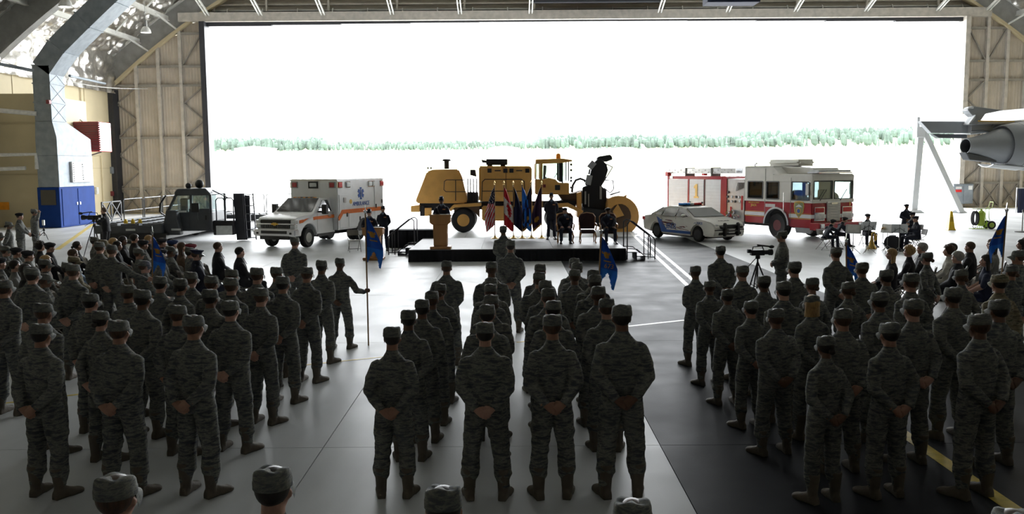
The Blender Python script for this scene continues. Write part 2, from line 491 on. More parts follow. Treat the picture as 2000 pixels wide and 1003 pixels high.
# arch ribs with a flat web and a pale lower flange
NA = 56
def arc_band(r0, r1, y0, y1, a0=A0 - .01, a1=A1 + .01, n=NA):
    rings = []
    for k in range(n + 1):
        a = a0 + (a1 - a0) * k / n
        p, q = apt(a, r0), apt(a, r1)
        rings.append([Vector((p.x, y0, p.z)), Vector((q.x, y0, q.z)), Vector((q.x, y1, q.z)), Vector((p.x, y1, p.z))])
    return MB().loft(rings)
rib_lab = {66: 'front steel arch directly above the open doorway', 50.9: 'second steel arch that carries the square air duct', 35: 'third steel arch, overhead towards the crowd'}
for y in (66, 50.9, 35):
    t = thing('trim_arch', rib_lab[y], 'arch', (0, 0, 0), kind='structure')
    arc_band(AR + .05, AR + 1.75, y - .12, y + .12).build('web', 'steel_grey', t, smooth=20)
    arc_band(AR - .12, AR + .08, y - .32, y + .32).build('flange', 'cream_dark' if y == 66 else 'steel_grey', t, smooth=20)
    arc_band(AR + 1.45, AR + 1.6, y - .3, y + .3).build('flange', 'steel_light', t, smooth=20)
# purlins and knee braces between the ribs
pt = thing('trim_purlins', 'pale roof purlins with knee braces under the foil lining', 'purlin', kind='structure')
for k, a in enumerate(list(np.linspace(A0 + .06, A0 + .36, 7)) + list(np.linspace(A1 - .34, A1 - .05, 6))):
    p = apt(a, AR + 1.0); q = apt(a, AR + 1.18)
    for y0, y1 in ((51.2, 65.6), (35.3, 50.6)):
        mb = MB(); mb.bar((p.x, y0, p.z), (p.x, y1, p.z), .09, .34)
        mb.bar((p.x, y0, p.z - .16), (p.x, y1, p.z - .16), .24, .05)
        mb.build('purlin', 'steel_light', pt)
        for ym in ((y0 + 4.8), (y1 - 4.0)):
            e = apt(a + .020, AR + 1.55); MB().bar((p.x, ym, p.z), (e.x, ym + .9, e.z), .1, .1).build('knee_brace', 'steel_light', pt)
    e = apt(a, AR + .1); MB().bar((q.x, 62.6, q.z), (e.x, 65.7, e.z), .1, .1).build('knee_brace', 'steel_light', pt)

# ---- sliding doors: tan sheet panels in a steel frame
def door_leaf(name, label, X0, X1, bays, Y):
    t = thing(name, label, 'door', (0, 0, 0), kind='structure')
    xb = np.linspace(X0, X1, bays + 1); zb = [0.05, 1.85, 5.65, 9.5, 10.9, 13.3, 14.2]
    outer = X0 if X0 < 0 else X1
    for i in range(bays):
        for j in range(len(zb) - 1):
            za, zc = (min(zb[j + 1], arch(x, AR + .3)) - .03 for x in (xb[i], xb[i + 1]))
            z0 = zb[j] + .03
            if max(za, zc) - z0 < .1: continue
            za, zc = max(za, z0 + .01), max(zc, z0 + .01)
            MB().prism([(xb[i] + .05, z0), (xb[i + 1] - .05, z0), (xb[i + 1] - .05, zc), (xb[i] + .05, za)], Y + .12, Y + .16, 'xz').build('panel', 'door_tan', t)
    for i, x in enumerate(xb):
        MB().box(x - .11, x + .11, Y - .16, Y + .12, 0, min(arch(x), 14.2)).build('mullion', 'door_frame', t)
    for z in zb[:-1]:
        xa = max(X0, ACX - math.sqrt(max(0, AR ** 2 - (z - ACZ) ** 2))); xe = min(X1, ACX + math.sqrt(max(0, AR ** 2 - (z - ACZ) ** 2)))
        if xe - xa > .5: MB().box(xa, xe, Y - .1, Y + .1, z - .08, z + .08).build('girt', 'brace_steel', t)
    def br(i, za, zc):
        for (xa, xc) in (((xb[i] + .1), (xb[i + 1] - .1)),):
            for p, q in (((xa, za), (xc, zc)),):
                if max(p[1], q[1]) < min(arch(p[0]), arch(q[0])):
                    MB().bar((p[0], Y - .02, p[1]), (q[0], Y - .02, q[1]), .12, .09).build('brace', 'brace_steel', t)
    for i in (0, bays - 1):
        for z0, z1 in ((1.9, 5.6), (5.7, 9.4)):
            s_ = (z1 - z0) / 3
            up = 1
            for k in range(3):
                a, b = z0 + s_ * k, z0 + s_ * (k + 1)
                br(i, a if up else b, b if up else a); up = 1 - up
    for i in range(bays):
        br(i, .1, 1.8); br(i, 1.8, .1)
        br(i, 10.95, 13.2) if i % 2 else br(i, 13.2, 10.95)
    return t
door_leaf('door_1', 'tan sheet metal hangar door leaf parked at the left jamb', -29.6, -22.9, 4, 66.0)
door_leaf('door_2', 'tan sheet metal hangar door leaf parked behind the aircraft engine', 34.0, 41.4, 5, 66.0)
struct(MB().box(-22.95, -22.55, 65.5, 66.6, 0, 14.1).build('trim_1', 'steel_dark'), 'dark steel post edging the left side of the opening')
struct(MB().box(33.6, 33.95, 65.5, 66.6, 0, 14.1).build('trim_2', 'door_frame'), 'tan steel post edging the right side of the opening')
struct(MB().box(-30.0, -29.4, 65.2, 66.8, 0, 9.2).build('trim_3', 'steel_dark'), 'dark corner column between cream wall and door leaf')
# header over the opening
hd = thing('trim_header', 'deep steel header with girts spanning the top of the opening', 'header', kind='structure')
MB().box(-24.5, 35.5, 65.6, 66.7, 14.1, 14.75).build('beam', 'door_frame', hd)
for k in range(11):
    x0 = -22.9 + k * 5.15
    dz = .35 - .012 * (k - 5) ** 2
    MB().box(x0, x0 + 5.15, 66.0, 66.5, 13.78 + max(0, dz) * .6, 14.1).build('door_guide', 'steel_dark', hd)
mb = MB().prism([(-24.6, 14.7)] + [(X, arch(X, AR + 1.65)) for X in np.linspace(-24.6, 36.6, 34)] + [(36.6, 14.7)], 66.75, 66.95, 'xz')
mb.build('gable_sheet', 'girt_panel', hd)
for k, z in enumerate(np.arange(14.95, 18.5, .42)):
    MB().box(-22.6 + k * .5, 34.6 - k * .5, 66.35, 66.75, z, z + .09).build('girt', 'steel_light' if k == 0 else 'door_frame', hd)
MB().box(-23.0, 35.0, 66.2, 66.7, 14.74, 14.86).build('shadow_gap', 'steel_dark', hd)
for x in np.arange(-21, 34, 2.6): MB().bar((x, 66.0, 14.7), (x, 66.3, 15.1), .07, .07).build('clip', 'steel_light', hd)
for x in (-18.4, -13.8, -8.7, -3.7, 1.5, 11, 16, 21, 26.2, 31.5, -22.3, 35.2):
    mb = MB()
    for d in (-.11, .11):
        mb.bar((x + d, 65.9, 14.45), (x * 1.0 + d, 60.0, 16.6), .08, .14)
    for k in range(5):
        yy = 65.3 - k * 1.1; zz = 14.45 + (65.9 - yy) * (2.15 / 5.9)
        mb.bar((x - .11, yy, zz), (x + .11, yy, zz), .06, .1)
    mb.build('strut', 'steel_light', hd)
    MB().bar((x + .3, 66.2, 14.9), (x + .3, 66.2, 17.6), .14, .14).build('stud', 'door_frame', hd)
MB().box(1.8, 11.0, 64.8, 65.0, 15.3, 17.6).build('red_panel', 'red_dark', hd)
for k in range(4): MB().box(3.6 + k * 1.9, 3.66 + k * 1.9, 64.76, 64.8, 15.3, 17.6).build('panel_joint', 'steel_light', hd)
MB().box(1.5, 11.3, 64.7, 65.1, 15.15, 15.3).build('panel_rail', 'steel_dark', hd)
# hanging cable
ca = MB(); p, q = at(0, 118, 48), at(288, 173, 65.4)
ca.tube([p + (q - p) * t - Vector((0, 0, .5 * math.sin(math.pi * t))) for t in np.linspace(0, 1, 14)], .025, 6)
tag(ca.build('steel_cable', 'steel_light'), 'thin pale cable slung from the duct to the door leaf', 'cable')
t = thing('hanging_unit', 'dark flat unit hanging from the roof at the top edge', 'unit', at(1428, 8, 46))
MB().box(-1.35, 1.35, -.6, .6, 0, .5).build('body', 'dress_navy', t, bevel=.03)
for x in (-1, 1): MB().tube([(x, 0, .5), (x, 0, 7)], .02, 6).build('hanger_rod', 'steel_dark', t)
# high bay lamps
for px, py, Y, lab in ((128, 14, 46, 'white high bay lamp hanging left of the duct'), (285, 64, 60, 'white high bay lamp hanging right of the duct')):
    p = at(px, py, Y)
    t = thing('high_bay_lamp', lab, 'lamp', p)
    MB().lathe([(.10, .42), (.2, .36), (.30, .2), (.34, 0), (.33, 0), (.28, .19), (.18, .33), (.09, .38)], 24).build('shade', 'white_dull', t, smooth=40)
    MB().lathe([(.02, .05), (.26, .05), (.26, .03), (.02, .03)], 20).build('lens', 'lamp_white', t)
    MB().lathe([(.09, .4), (.11, .45), (.11, .8), (.05, .86), (.0, .86)], 16).build('ballast', 'steel_grey', t, smooth=40)
    top = arch(p.x, AR + 1.5) - p.z
    MB().tube([(0, 0, .85), (0, 0, top)], .015, 6).build('hanger_rod', 'steel_grey', t)

# ---- air handling unit, duct and heater on the left wall
b1, b2 = gp(120, 445), gp(177.5, 436)
BX, BY = b1.x, b1.y
t = thing('air_handling_unit', 'blue and grey air handling cabinet standing by the left wall', 'cabinet', (BX, BY, 0))
L_ = b2.y - b1.y
MB().box(-1.25, 0, 0, L_, 0.02, 2.3).build('cabinet', 'blue_box', t, bevel=.02)
MB().box(.0, .03, L_ * .06, L_ * .48, .1, 2.2).build('door', 'blue_box', t, bevel=.01)
MB().box(.0, .03, L_ * .5, L_ * .95, .1, 2.2).build('door', 'blue_box', t, bevel=.01)
for y in (L_ * .45, L_ * .53): MB().box(.03, .07, y - .05, y + .05, 1.25, 1.4).build('handle', 'chrome', t)
MB().box(-1.05, -.2, -.03, 0, 1.3, 2.15).build('window', 'black_gloss', t)
MB().box(-1.2, .0, .05, L_ - .05, 2.3, 4.1).build('upper_casing', 'galv', t, bevel=.02)
lv = MB().box(.0, .14, L_ * .32, L_ * .9, 2.55, 3.75).build('louvre_frame', 'white_dull', t, bevel=.02)
for k in range(9): MB().box(.14, .2, L_ * .35, L_ * .87, 2.62 + k * .125, 2.67 + k * .125).build('louvre', 'white', lv)
MB().box(.13, .21, L_ * .605, L_ * .625, 2.6, 3.7).build('louvre_post', 'white', lv)
mb = MB().loft([[Vector((x, y, z)) for x, y in ((-1.2, .05), (0, .05), (0, y1), (-1.2, y1))] if z < 5.3 else [Vector((x, y, z)) for x, y in ((-1.2, .15), (-.25, .15), (-.25, y1), (-1.2, y1))] for z, y1 in ((4.1, L_ - .1), (5.1, L_ - .15), (6.0, 1.75))])
mb.build('transition', 'galv', t)
for k in range(3):
    z0 = 6.0 + k * 1.05; z1 = z0 + 1.05 if k < 2 else 9.1
    MB().box(-1.2, -.25, .15, 1.75, z0 + .015, z1 - .015).build('duct_section', 'galv', t)
    for yy in (1,):
        mb = MB()
        mb.bar((-.245, .17, z0 + .05), (-.245, 1.73, z1 - .05), .03, .02); mb.bar((-.245, 1.73, z0 + .05), (-.245, .17, z1 - .05), .03, .02)
        mb.build('cross_break', 'galv', t)
    MB().box(-1.24, -.21, .11, 1.79, z1 - .03, z1 + .03).build('duct_flange', 'galv', t)
# sloping duct run up the arch
p0 = Vector((BX - .72, 0, 9.0)); dirs = []
pth = [p0 + Vector((0, 0, -.1))]
a = A0 + .055
pth.append(apt(A0 + .09, AR - 1.9))
pth[1] = Vector((BX + .2, 0, 10.1))
for k in range(1, 9): 
    q = pth[-1]; pth.append(q + Vector((1.55, 0, 1.48 - .055 * k)))
for k in range(len(pth) - 1):
    p, q = pth[k], pth[k + 1]
    d = (q - p).normalized(); nrm = Vector((-d.z, 0, d.x))
    rings = []
    for s_ in (p + d * .012, q - d * .012):
        rings.append([Vector((s_.x, BY + .15, s_.z)) + nrm * .55, Vector((s_.x, BY + .15, s_.z)) - nrm * .55, Vector((s_.x, BY + 1.75, s_.z)) - nrm * .55, Vector((s_.x, BY + 1.75, s_.z)) + nrm * .55])
    MB().loft([[u - Vector((BX, BY, 0)) for u in r] for r in rings]).build('duct_section', 'galv', t)
    rings = []
    for s_ in (q - d * .03, q + d * .03):
        rings.append([Vector((s_.x, BY + .1, s_.z)) + nrm * .6, Vector((s_.x, BY + .1, s_.z)) - nrm * .6, Vector((s_.x, BY + 1.8, s_.z)) - nrm * .6, Vector((s_.x, BY + 1.8, s_.z)) + nrm * .6])
    MB().loft([[u - Vector((BX, BY, 0)) for u in r] for r in rings]).build('duct_flange', 'galv', t)
# unit heater
hp = at(168, 296, 54.5)
t = thing('unit_heater', 'dark red louvred unit heater bracketed to the cream wall', 'heater', hp)
MB().box(-.95, .85, 0, 1.7, 0, 1.85).build('casing', 'red', t, bevel=.03)
for k in range(13): MB().box(-.75, .95, -.06, .02, .1 + k * .135, .17 + k * .135).build('louvre', 'red_dark', t)
MB().box(-.95, -.75, -.1, .02, 0, 1.85).build('frame', 'red', t); 
for s_ in (-.7, .6): MB().bar((s_, .8, 0), (XL - hp.x + .05, .8, -1.2), .08, .08).build('bracket', 'steel_grey', t)
MB().tube([(-.5, .9, 1.85), (-1.4, .9, 2.6)], .03, 6).build('stay', 'steel_grey', t)
# boxed-in room left of the cabinet
rm = MB().box(XL, BX - 1.6, BY + .9, BY + 7, 0, 7.6).build('wall_partition', 'cream_wall'); struct(rm, 'cream boxed-in wall behind the air handling cabinet')
MB().box(XL, BX - 1.55, BY + .85, BY + 7.02, 5.9, 6.0).build('trim', 'cream_dark', rm)
MB().box(XL, BX - 1.55, BY + .85, BY + 7.02, 3.0, 3.06).build('trim', 'cream_dark', rm)
def pipe(name, pts, r, mt, lab):
    tag(MB().tube(pts, r, 8).build(name, mt, None, smooth=50), lab, 'pipe')
pipe('wall_pipe', [at(-30, 213, 49), at(72, 222, 49.4)], .13, 'white_dull', 'upper pale pipe along the boxed-in cream wall')
pipe('wall_pipe', [at(-30, 303, 49), at(70, 301, 49.3), at(72, 330, 49.3)], .11, 'white_dull', 'middle pale pipe along the boxed-in cream wall')
pipe('wall_pipe', [at(-30, 331, 49), at(50, 328, 49.3)], .11, 'white_dull', 'lowest pale pipe along the boxed-in cream wall')
pipe('conduit', [(XL + .08, 61.0, 8.9), (XL + .08, 61.0, 6.0)], .04, 'cream_wall', 'thin cream conduit dropping down the wall beside the duct')
pipe('conduit', [(XL + .08, 60.0, 4.3), (XL + .08, 63.5, 4.3), (XL + .08, 63.5, 0.0)], .035, 'cream_wall', 'bent cream conduit on the wall right of the cabinet')
pipe('sprinkler_pipe', [at(-20, 121, 47), at(66, 138, 48.2)], .09, 'galv', 'grey sprinkler pipe under the roof at far left')
pipe('sprinkler_pipe', [at(136, 148, 52), at(205, 163, 60)], .08, 'galv', 'grey sprinkler pipe between duct and cream wall')
for px, py, wv_, hv, mt, lab in ((222, 332, .35, .5, 'galv', 'small grey electrical box on the cream wall'), (190, 375, .3, .5, 'white_dull', 'small pale switch box beside the cabinet'), (220, 383, .25, .35, 'red_dark', 'small red alarm box on the cream wall'), (92, 199, .28, .22, 'red_dark', 'small red alarm horn on the duct')):
    q = at(px, py, 58 if px > 150 else 48.8)
    t = thing('wall_box', lab, 'box', (XL if px > 150 else q.x, q.y if px < 150 else -(XL) * F / (1000 - px), q.z))
    s_ = t.location
    MB().box(.0, .16, -wv_ / 2, wv_ / 2, -hv / 2, hv / 2).build('body', mt, t, bevel=.015)
    MB().box(.16, .18, -wv_ / 2.6, wv_ / 2.6, -hv / 2.6, hv / 2.6).build('cover', mt, t)
q = at(5, 402, BY + .8)
tag(MB().box(q.x - .35, q.x + .35, BY + .84, BY + .87, q.z - .22, q.z + .22).build('wall_sign', 'amber', None, bevel=.01), 'small amber sign on the boxed-in wall at far left', 'sign')

# ---- outside: apron, airfield, treeline
struct(MB().box(-260, 330, YF + .4, 330, -.3, -.02).build('ground_apron', 'apron'), 'sunlit pale concrete apron outside the doorway')
def terrain(X, Y):
    t = max(0.0, (Y - 330) / 670); b = 24 * min(1.25, t * t * (1.6 - .6 * min(1, t))) if t < 1.15 else 24 * 1.25
    if X / max(Y, 1) > .26: b += max(0, min(14, (Y - 1000) * .05))
    return b
Xs = np.linspace(-1500, 1700, 50); Ys = np.linspace(330, 2200, 40)
v1 = np.array([[x, y, terrain(x, y)] for x in Xs for y in Ys]); idx = np.arange(2000).reshape(50, 40)
f1 = np.stack([idx[:-1, :-1], idx[1:, :-1], idx[1:, 1:], idx[:-1, 1:]], -1).reshape(-1, 4)
go = grid_obj('ground_field', v1, f1, 'grass', None); struct(go, 'pale airfield grass rising towards the distant treeline')
mb = MB(); rr = random.Random(3)
def tree(x, y, h):
    z = terrain(x, y) - .5; wd = h * rr.uniform(.12, .19)
    if rr.random() < .55:
        for k in range(3):
            mb.lathe([(wd * (1 - .27 * k), z + h * (.12 + .26 * k)), (wd * .2, z + h * (.5 + .25 * k)), (0.01, z + h * min(1, .55 + .25 * k))], 6, Matrix.Translation((x, y, 0)))
    else:
        mb.ell((x, y, z + h * .6), (wd * 1.3, wd * 1.3, h * .42), 7, 5)
        mb.ell((x + wd * .6, y, z + h * .42), (wd, wd, h * .3), 6, 4)
for k in range(2300):
    px = rr.uniform(405, 1900)
    Y = rr.uniform(985, 1120)
    h = rr.uniform(8, 15)
    if 640 < px < 1050: h *= .6
    if 1560 < px: Y = rr.uniform(985, 1300); h *= 1.15
    X = (px - 1000) / F * Y
    tree(X, Y, h)
tag(mb.build('distant_treeline', 'leaf', None, fixn=False), 'pale green band of distant trees beyond the airfield', 'trees', kind='stuff')
for px, Y, wd, hh, lab in ((505, 960, 40, 7, 'low pale hangar by the treeline at far left'), (985, 900, 30, 7, 'pale boxy hangar far behind the yellow snow blower'), (1215, 930, 24, 4, 'tiny pale shed far behind the blower chute')):
    X = (px - 1000) / F * Y
    t = thing('far_hangar', lab, 'building', (X, Y, terrain(X, Y) - .5))
    MB().prism([(-wd / 2, 0), (wd / 2, 0), (wd / 2, hh * .7), (0, hh), (-wd / 2, hh * .7)], -10, 10, 'xz').build('walls', 'far_building', t)
    MB().prism([(-wd / 2 - .6, hh * .68), (0, hh - .02), (wd / 2 + .6, hh * .68), (wd / 2 + .6, hh * .74), (0, hh + .4), (-wd / 2 - .6, hh * .74)], -10.5, 10.5, 'xz').build('roof', 'white_dull', t)
    MB().box(-wd * .3, wd * .3, -10.1, -10, 0, hh * .6).build('door', 'steel_grey', t)
# parked aircraft far out
Y = 760; X = (1290 - 1000) / F * Y
t = thing('far_airliner', 'tiny pale aircraft parked far out on the field', 'aircraft', (X, Y, terrain(X, Y)), R(8))
MB().lathe([(.1, -17), (1.2, -14), (2, -8), (2, 9), (1.2, 14), (.2, 18)], 12, Matrix.Translation((0, 0, 4)) @ Matrix.Rotation(R(90), 4, 'Y')).build('fuselage', 'far_building', t, smooth=60)
MB().prism([(-3, 1.5), (4, 1.5), (-5, 17), (-8, 17)], 4.4, 4.8, 'xy').build('wing', 'far_building', t)
MB().prism([(-3, -1.5), (4, -1.5), (-5, -17), (-8, -17)], 4.4, 4.8, 'xy').build('wing', 'far_building', t)
MB().prism([(-16, 5), (-11, 5), (-16, 11), (-18, 11)], -.2, .2, 'xz').build('tail_fin', 'far_building', t)
for x, y in ((-6, 7), (-6, -7)): MB().lathe([(.9, -2), (1.1, 1), (.9, 2)], 10, Matrix.Translation((x + 3, y, 3)) @ Matrix.Rotation(R(90), 4, 'Y')).build('engine', 'far_building', t)
for x, y in ((10, 0), (-2, 2), (-2, -2)): MB().bar((x, y, 0), (x, y, 3), .5).build('landing_gear', 'far_building', t)

# ================================================================= VEHICLES  (local x forward, y left, z up)
mat('window_gloss', (.012, .016, .018), .06, 0, .1, 3, spec=.9)
RX = Matrix.Rotation(R(90), 4, 'X')
def wheel(parent, x, y, r, wd, rim='alu', lugs=8, out=1, rr_=.58):
    Mx = Matrix.Translation((x, y, r)) @ RX
    h = wd / 2
    w_ = MB().lathe([(r * rr_, -h * .85), (r * .86, -h), (r * .97, -h * .75), (r, -h * .35), (r, h * .35), (r * .97, h * .75), (r * .86, h), (r * rr_, h * .85)], 32, Mx).build('wheel', 'rubber', parent, smooth=35)
    for s_ in (-1, 1):
        MB().lathe([(r * rr_, s_ * h * .88), (r * rr_ * .9, s_ * h * .72), (r * rr_ * .55, s_ * h * .55), (r * rr_ * .34, s_ * h * .62), (.005, s_ * h * .62)], 24, Mx).build('rim', rim, w_, smooth=35)
    mb = MB()
    for k in range(lugs):
        a = 2 * math.pi * k / lugs
        mb.ell((r * rr_ * .45 * math.cos(a), r * rr_ * .45 * math.sin(a), -out * h * .6), (.035 * r * 2, .035 * r * 2, .04), 6, 4, Mx)
    mb.build('lug_nuts', 'steel_dark', w_)
    return w_
def shell(prof, hw, belt=9, top=10, inset=0.0, nose=None):
    mb = MB(); n = len(prof)
    def yy(x, z):
        y = hw
        if z > belt: y -= inset * (z - belt) / (top - belt)
        if nose: y *= nose(x)
        return y
    vs = [Vector((x, yy(x, z), z)) for x, z in prof] + [Vector((x, -yy(x, z), z)) for x, z in prof]
    fs = [tuple(range(n)), tuple(reversed(range(n, 2 * n)))] + [(k, k + n, (k + 1) % n + n, (k + 1) % n) for k in range(n)]
    return mb.add(vs, fs)
def arcp(cx, cz, r, a0, a1, n=9): return [(cx + r * math.cos(R(a0 + (a1 - a0) * k / n)), cz + r * math.sin(R(a0 + (a1 - a0) * k / n))) for k in range(n + 1)]
def plate(pts, mt, parent, name, th=.012, bevel=0, out=None):
    pts = [Vector(p) for p in pts]
    if out is None and max(p.y for p in pts) - min(p.y for p in pts) < .2 and abs(pts[0].y) > .5: out = Vector((0, pts[0].y, 0))
    if out is not None and (pts[1] - pts[0]).cross(pts[2] - pts[0]).dot(out) < 0: pts = pts[::-1]
    nn = (pts[1] - pts[0]).cross(pts[2] - pts[0]).normalized()
    n = len(pts)
    vs = [p + nn * th for p in pts] + [p - nn * .004 for p in pts]
    fs = [tuple(range(n)), tuple(reversed(range(n, 2 * n)))] + [(k, k + n, (k + 1) % n + n, (k + 1) % n) for k in range(n)]
    return MB().add(vs, fs).build(name, mt, parent, bevel=bevel)

# ---------------------------------------------------------------- ambulance
def ambulance():
    t = thing('ambulance', 'white pickup-cab ambulance with an orange stripe parked left of the stage', 'ambulance', (-9.65, 35.25, 0), R(-111))
    hw = 1.0
    prof = [(-.12, .55), (-.52, .55)] + arcp(-1.02, .42, .53, 165, 15, 8)[::1][::-1][::-1] if False else None
    prof = [(-2.95, .50), (-2.95, 1.98), (-2.15, 2.0), (-1.38, 1.42), (-1.2, 1.37), (-.35, 1.27), (-.2, 1.2), (-.12, .95), (-.12, .5), (-.46, .5)] + arcp(-1.02, .45, .54, 5, 175, 9) + [(-1.58, .45)]
    nose = lambda x: 1.0 if x < -.7 else 1.0 - .10 * (x + .7) / .6
    shell(prof, hw, 1.38, 2.0, .19, nose).build('cab', 'white', t, bevel=.035, seg=2, smooth=40)
    # glass
    y0, y1 = hw - .012, hw - .19
    plate([(-1.42, .86, 1.45), (-1.42, -.86, 1.45), (-2.12, -.76, 1.975), (-2.12, .76, 1.975)][::-1], 'window_gloss', t, 'windscreen', .02)
    for s in (1, -1):
        pts = [(-1.68, s * (hw - .02), 1.42), (-2.72, s * (hw - .02), 1.42), (-2.62, s * (hw - .155), 1.90), (-2.2, s * (hw - .155), 1.90)]
        plate(pts if s < 0 else pts[::-1], 'window_gloss', t, 'side_window', .02)
        for k, x in enumerate((-1.62, -2.82)): plate([(x, s * (hw + .001), .6), (x - .012, s * (hw + .001), .6), (x - .012, s * (hw + .001), 1.36), (x, s * (hw + .001), 1.36)][::-s], 'steel_grey', t, 'door_gap', .004)
        MB().box(-2.66, -2.44, s * (hw + .005) - .02, s * (hw + .005) + .02, 1.2, 1.25).build('door_handle', 'chrome', t, bevel=.01)
        mi = MB().box(-1.95, -1.72, s * 1.16 - .02, s * 1.16 + .2 * s if s > 0 else s * 1.16 + .02, 1.34, 1.74) if s > 0 else MB().box(-1.95, -1.72, -1.36, -1.14, 1.34, 1.74)
        mo = mi.build('mirror', 'black', t, bevel=.03)
        MB().bar((-1.78, s * .98, 1.45), (-1.8, s * 1.2, 1.45), .05).build('mirror_arm', 'black', mo); MB().bar((-1.78, s * .98, 1.62), (-1.8, s * 1.2, 1.62), .05).build('mirror_arm', 'black', mo)
        # orange side stripe
        plate([(-.42, s * (hw * .935 + .004), 1.02), (-1.5, s * (hw + .004), 1.12), (-1.5, s * (hw + .004), 1.25), (-.42, s * (hw * .94 + .004), 1.15)][::-s], 'orange', t, 'stripe', .004)
        plate([(-1.5, s * (hw + .004), 1.12), (-2.93, s * (hw + .004), 1.13), (-2.93, s * (hw + .004), 1.27), (-1.5, s * (hw + .004), 1.25)][::-s], 'orange', t, 'stripe', .004)
        hl = MB().box(-.30, -.085, s * .90 - .16, s * .90 + .06 if s > 0 else s * .90 + .16, 1.02, 1.17) if s > 0 else MB().box(-.30, -.085, -.96, -.74, 1.02, 1.17)
        hl.build('headlamp', 'headlight', t, bevel=.02)
        (MB().box(-.28, -.08, .72, .95, .84, .98) if s > 0 else MB().box(-.28, -.08, -.95, -.72, .84, .98)).build('indicator', 'headlight', t, bevel=.02)
    MB().box(-.2, -.09, -.72, .72, 1.03, 1.18).build('grille', 'black_gloss', t, bevel=.015)
    MB().box(-.2, -.09, -.70, .70, .83, .98).build('grille', 'black_gloss', t, bevel=.015)
    g = MB().box(-.2, -.06, -.92, .92, .975, 1.035).build('grille_bar', 'chrome', t, bevel=.01)
    MB().prism([(-.16, -.03), (.16, -.03), (.16, .03), (-.16, .03)], -.055, -.04, 'yz', Matrix.Translation((0, 0, 1.005))).build('badge', 'gold', g)
    MB().prism([(-.06, -.06), (.06, -.06), (.08, .06), (-.08, .06)], -.052, -.036, 'yz', Matrix.Translation((0, 0, 1.005))).build('badge', 'gold', g)
    for s in (-1, 1):
        for k in range(7): MB().box(-.1, -.075, s * (.12 + k * .085), s * (.12 + k * .085) + .02, .85, .97).build('grille_slat', 'steel_grey', g)
    bp = MB().prism([(-1.02, .52), (1.02, .52), (1.02, .8), (-1.02, .8)], -.28, .02, 'yz').build('bumper', 'chrome', t, bevel=.04, seg=2)
    MB().box(.0, .03, -.62, .62, .62, .74).build('bumper_opening', 'black', bp); MB().box(-.2, 0, -.7, .7, .38, .53).build('air_dam', 'black', bp)
    for s in (-1, 1): MB().box(-.06, .03, s * .8 - .05, s * .8 + .05, .6, .68).build('tow_hook', 'black', bp)
    for k in (-.5, -.25, 0, .25, .5): MB().box(-2.3, -2.16, k - .05, k + .05, 2.0, 2.03).build('roof_marker', 'amber', t)
    MB().box(-2.4, -2.2, -.35, .35, 1.995, 2.03).build('roof_vent', 'black', t)
    # box body
    bx = MB().box(-6.9, -2.9, -1.19, 1.19, .58, 2.78).build('box_body', 'white', t, bevel=.035, seg=2)
    MB().box(-6.92, -2.88, -1.20, 1.20, 2.70, 2.76).build('roof_rail', 'alu', bx)
    MB().box(-6.92, -6.86, -1.0, 1.0, .34, .52).build('rear_step', 'alu', t)
    for s in (-1, 1):
        ys = s * 1.19
        for x0, x1, z0, z1 in ((-3.02, -3.72, .66, 2.1), (-3.78, -4.9, .66, 1.36), (-6.05, -6.8, .66, 2.6)):
            d = plate([(x0, ys, z0), (x1, ys, z0), (x1, ys, z1), (x0, ys, z1)][::-s], 'white', bx, 'locker_door', .022, .006)
        for x, z in ((-3.62, 1.22), (-4.7, 1.0), (-6.15, 1.5), (-6.7, 1.7)): MB().box(x - .05, x + .05, ys - .04, ys + .04, z - .09, z + .09).build('latch', 'black', bx, bevel=.01)
        MB().box(-3.55, -3.35, ys - .05, ys + .05, 1.75, 1.98).build('vent', 'alu', bx, bevel=.02)
        # stripe with a step down towards the cab
        plate([(-2.92, ys * 1.002, 1.0), (-3.0, ys * 1.002, 1.0), (-3.3, ys * 1.002, 1.27), (-6.88, ys * 1.002, 1.27), (-6.88, ys * 1.002, 1.45), (-3.2, ys * 1.002, 1.45), (-2.92, ys * 1.002, 1.15)][::-s], 'orange', bx, 'stripe', .027)
        for x, mt in ((-3.1, 'red_bright'), (-6.72, 'red_bright'), (-3.75, 'screen_white'), (-5.65, 'screen_white'), (-5.95, 'screen_white')):
            wd = .16 if x != -5.95 else .08
            l = MB().box(x - wd, x + wd, ys - .06, ys + .06, 2.42, 2.64).build('warning_light', mt, bx, bevel=.03)
            MB().box(x - wd - .02, x + wd + .02, ys - .03, ys + .03, 2.4, 2.66).build('bezel', 'chrome', l)
        # star of life
        cx, cz = -4.85, 2.12
        for k in range(3):
            a = R(60 * k); c_, s_ = math.cos(a), math.sin(a)
            q = [(cx + u * c_ - v * s_, ys * 1.003, cz + u * s_ + v * c_) for u, v in ((-.075, -.27), (.075, -.27), (.075, .27), (-.075, .27))]
            plate(q if s < 0 else q[::-1], 'blue_star', bx, 'star_of_life', .008)
        MB().tube([(cx, ys + s * .016, cz - .2), (cx, ys + s * .016, cz + .2)], .014, 6).build('star_staff', 'white', bx)
        lettering('AMBULANCE', .26, 'blue_star', bx, (cx, ys + s * .012, 1.66), (-s, 0, 0), sx=.95)
        MB().lathe([(.10, 0), (.10, .012), (.0, .012)], 16, Matrix.Translation((-3.98, ys, 1.78)) @ Matrix.Rotation(R(-90 * s), 4, 'X')).build('crest', 'gold', bx)
        fa = MB().prism(arcp(-5.0, .45, .56, 0, 180, 10), ys - .02, ys + .03, 'xz').build('fender_well', 'black', bx)
        MB().box(-3.0, -2.9, ys - .02 * s - .02, ys + .02, .6, 1.1).build('corner_guard', 'alu', bx)
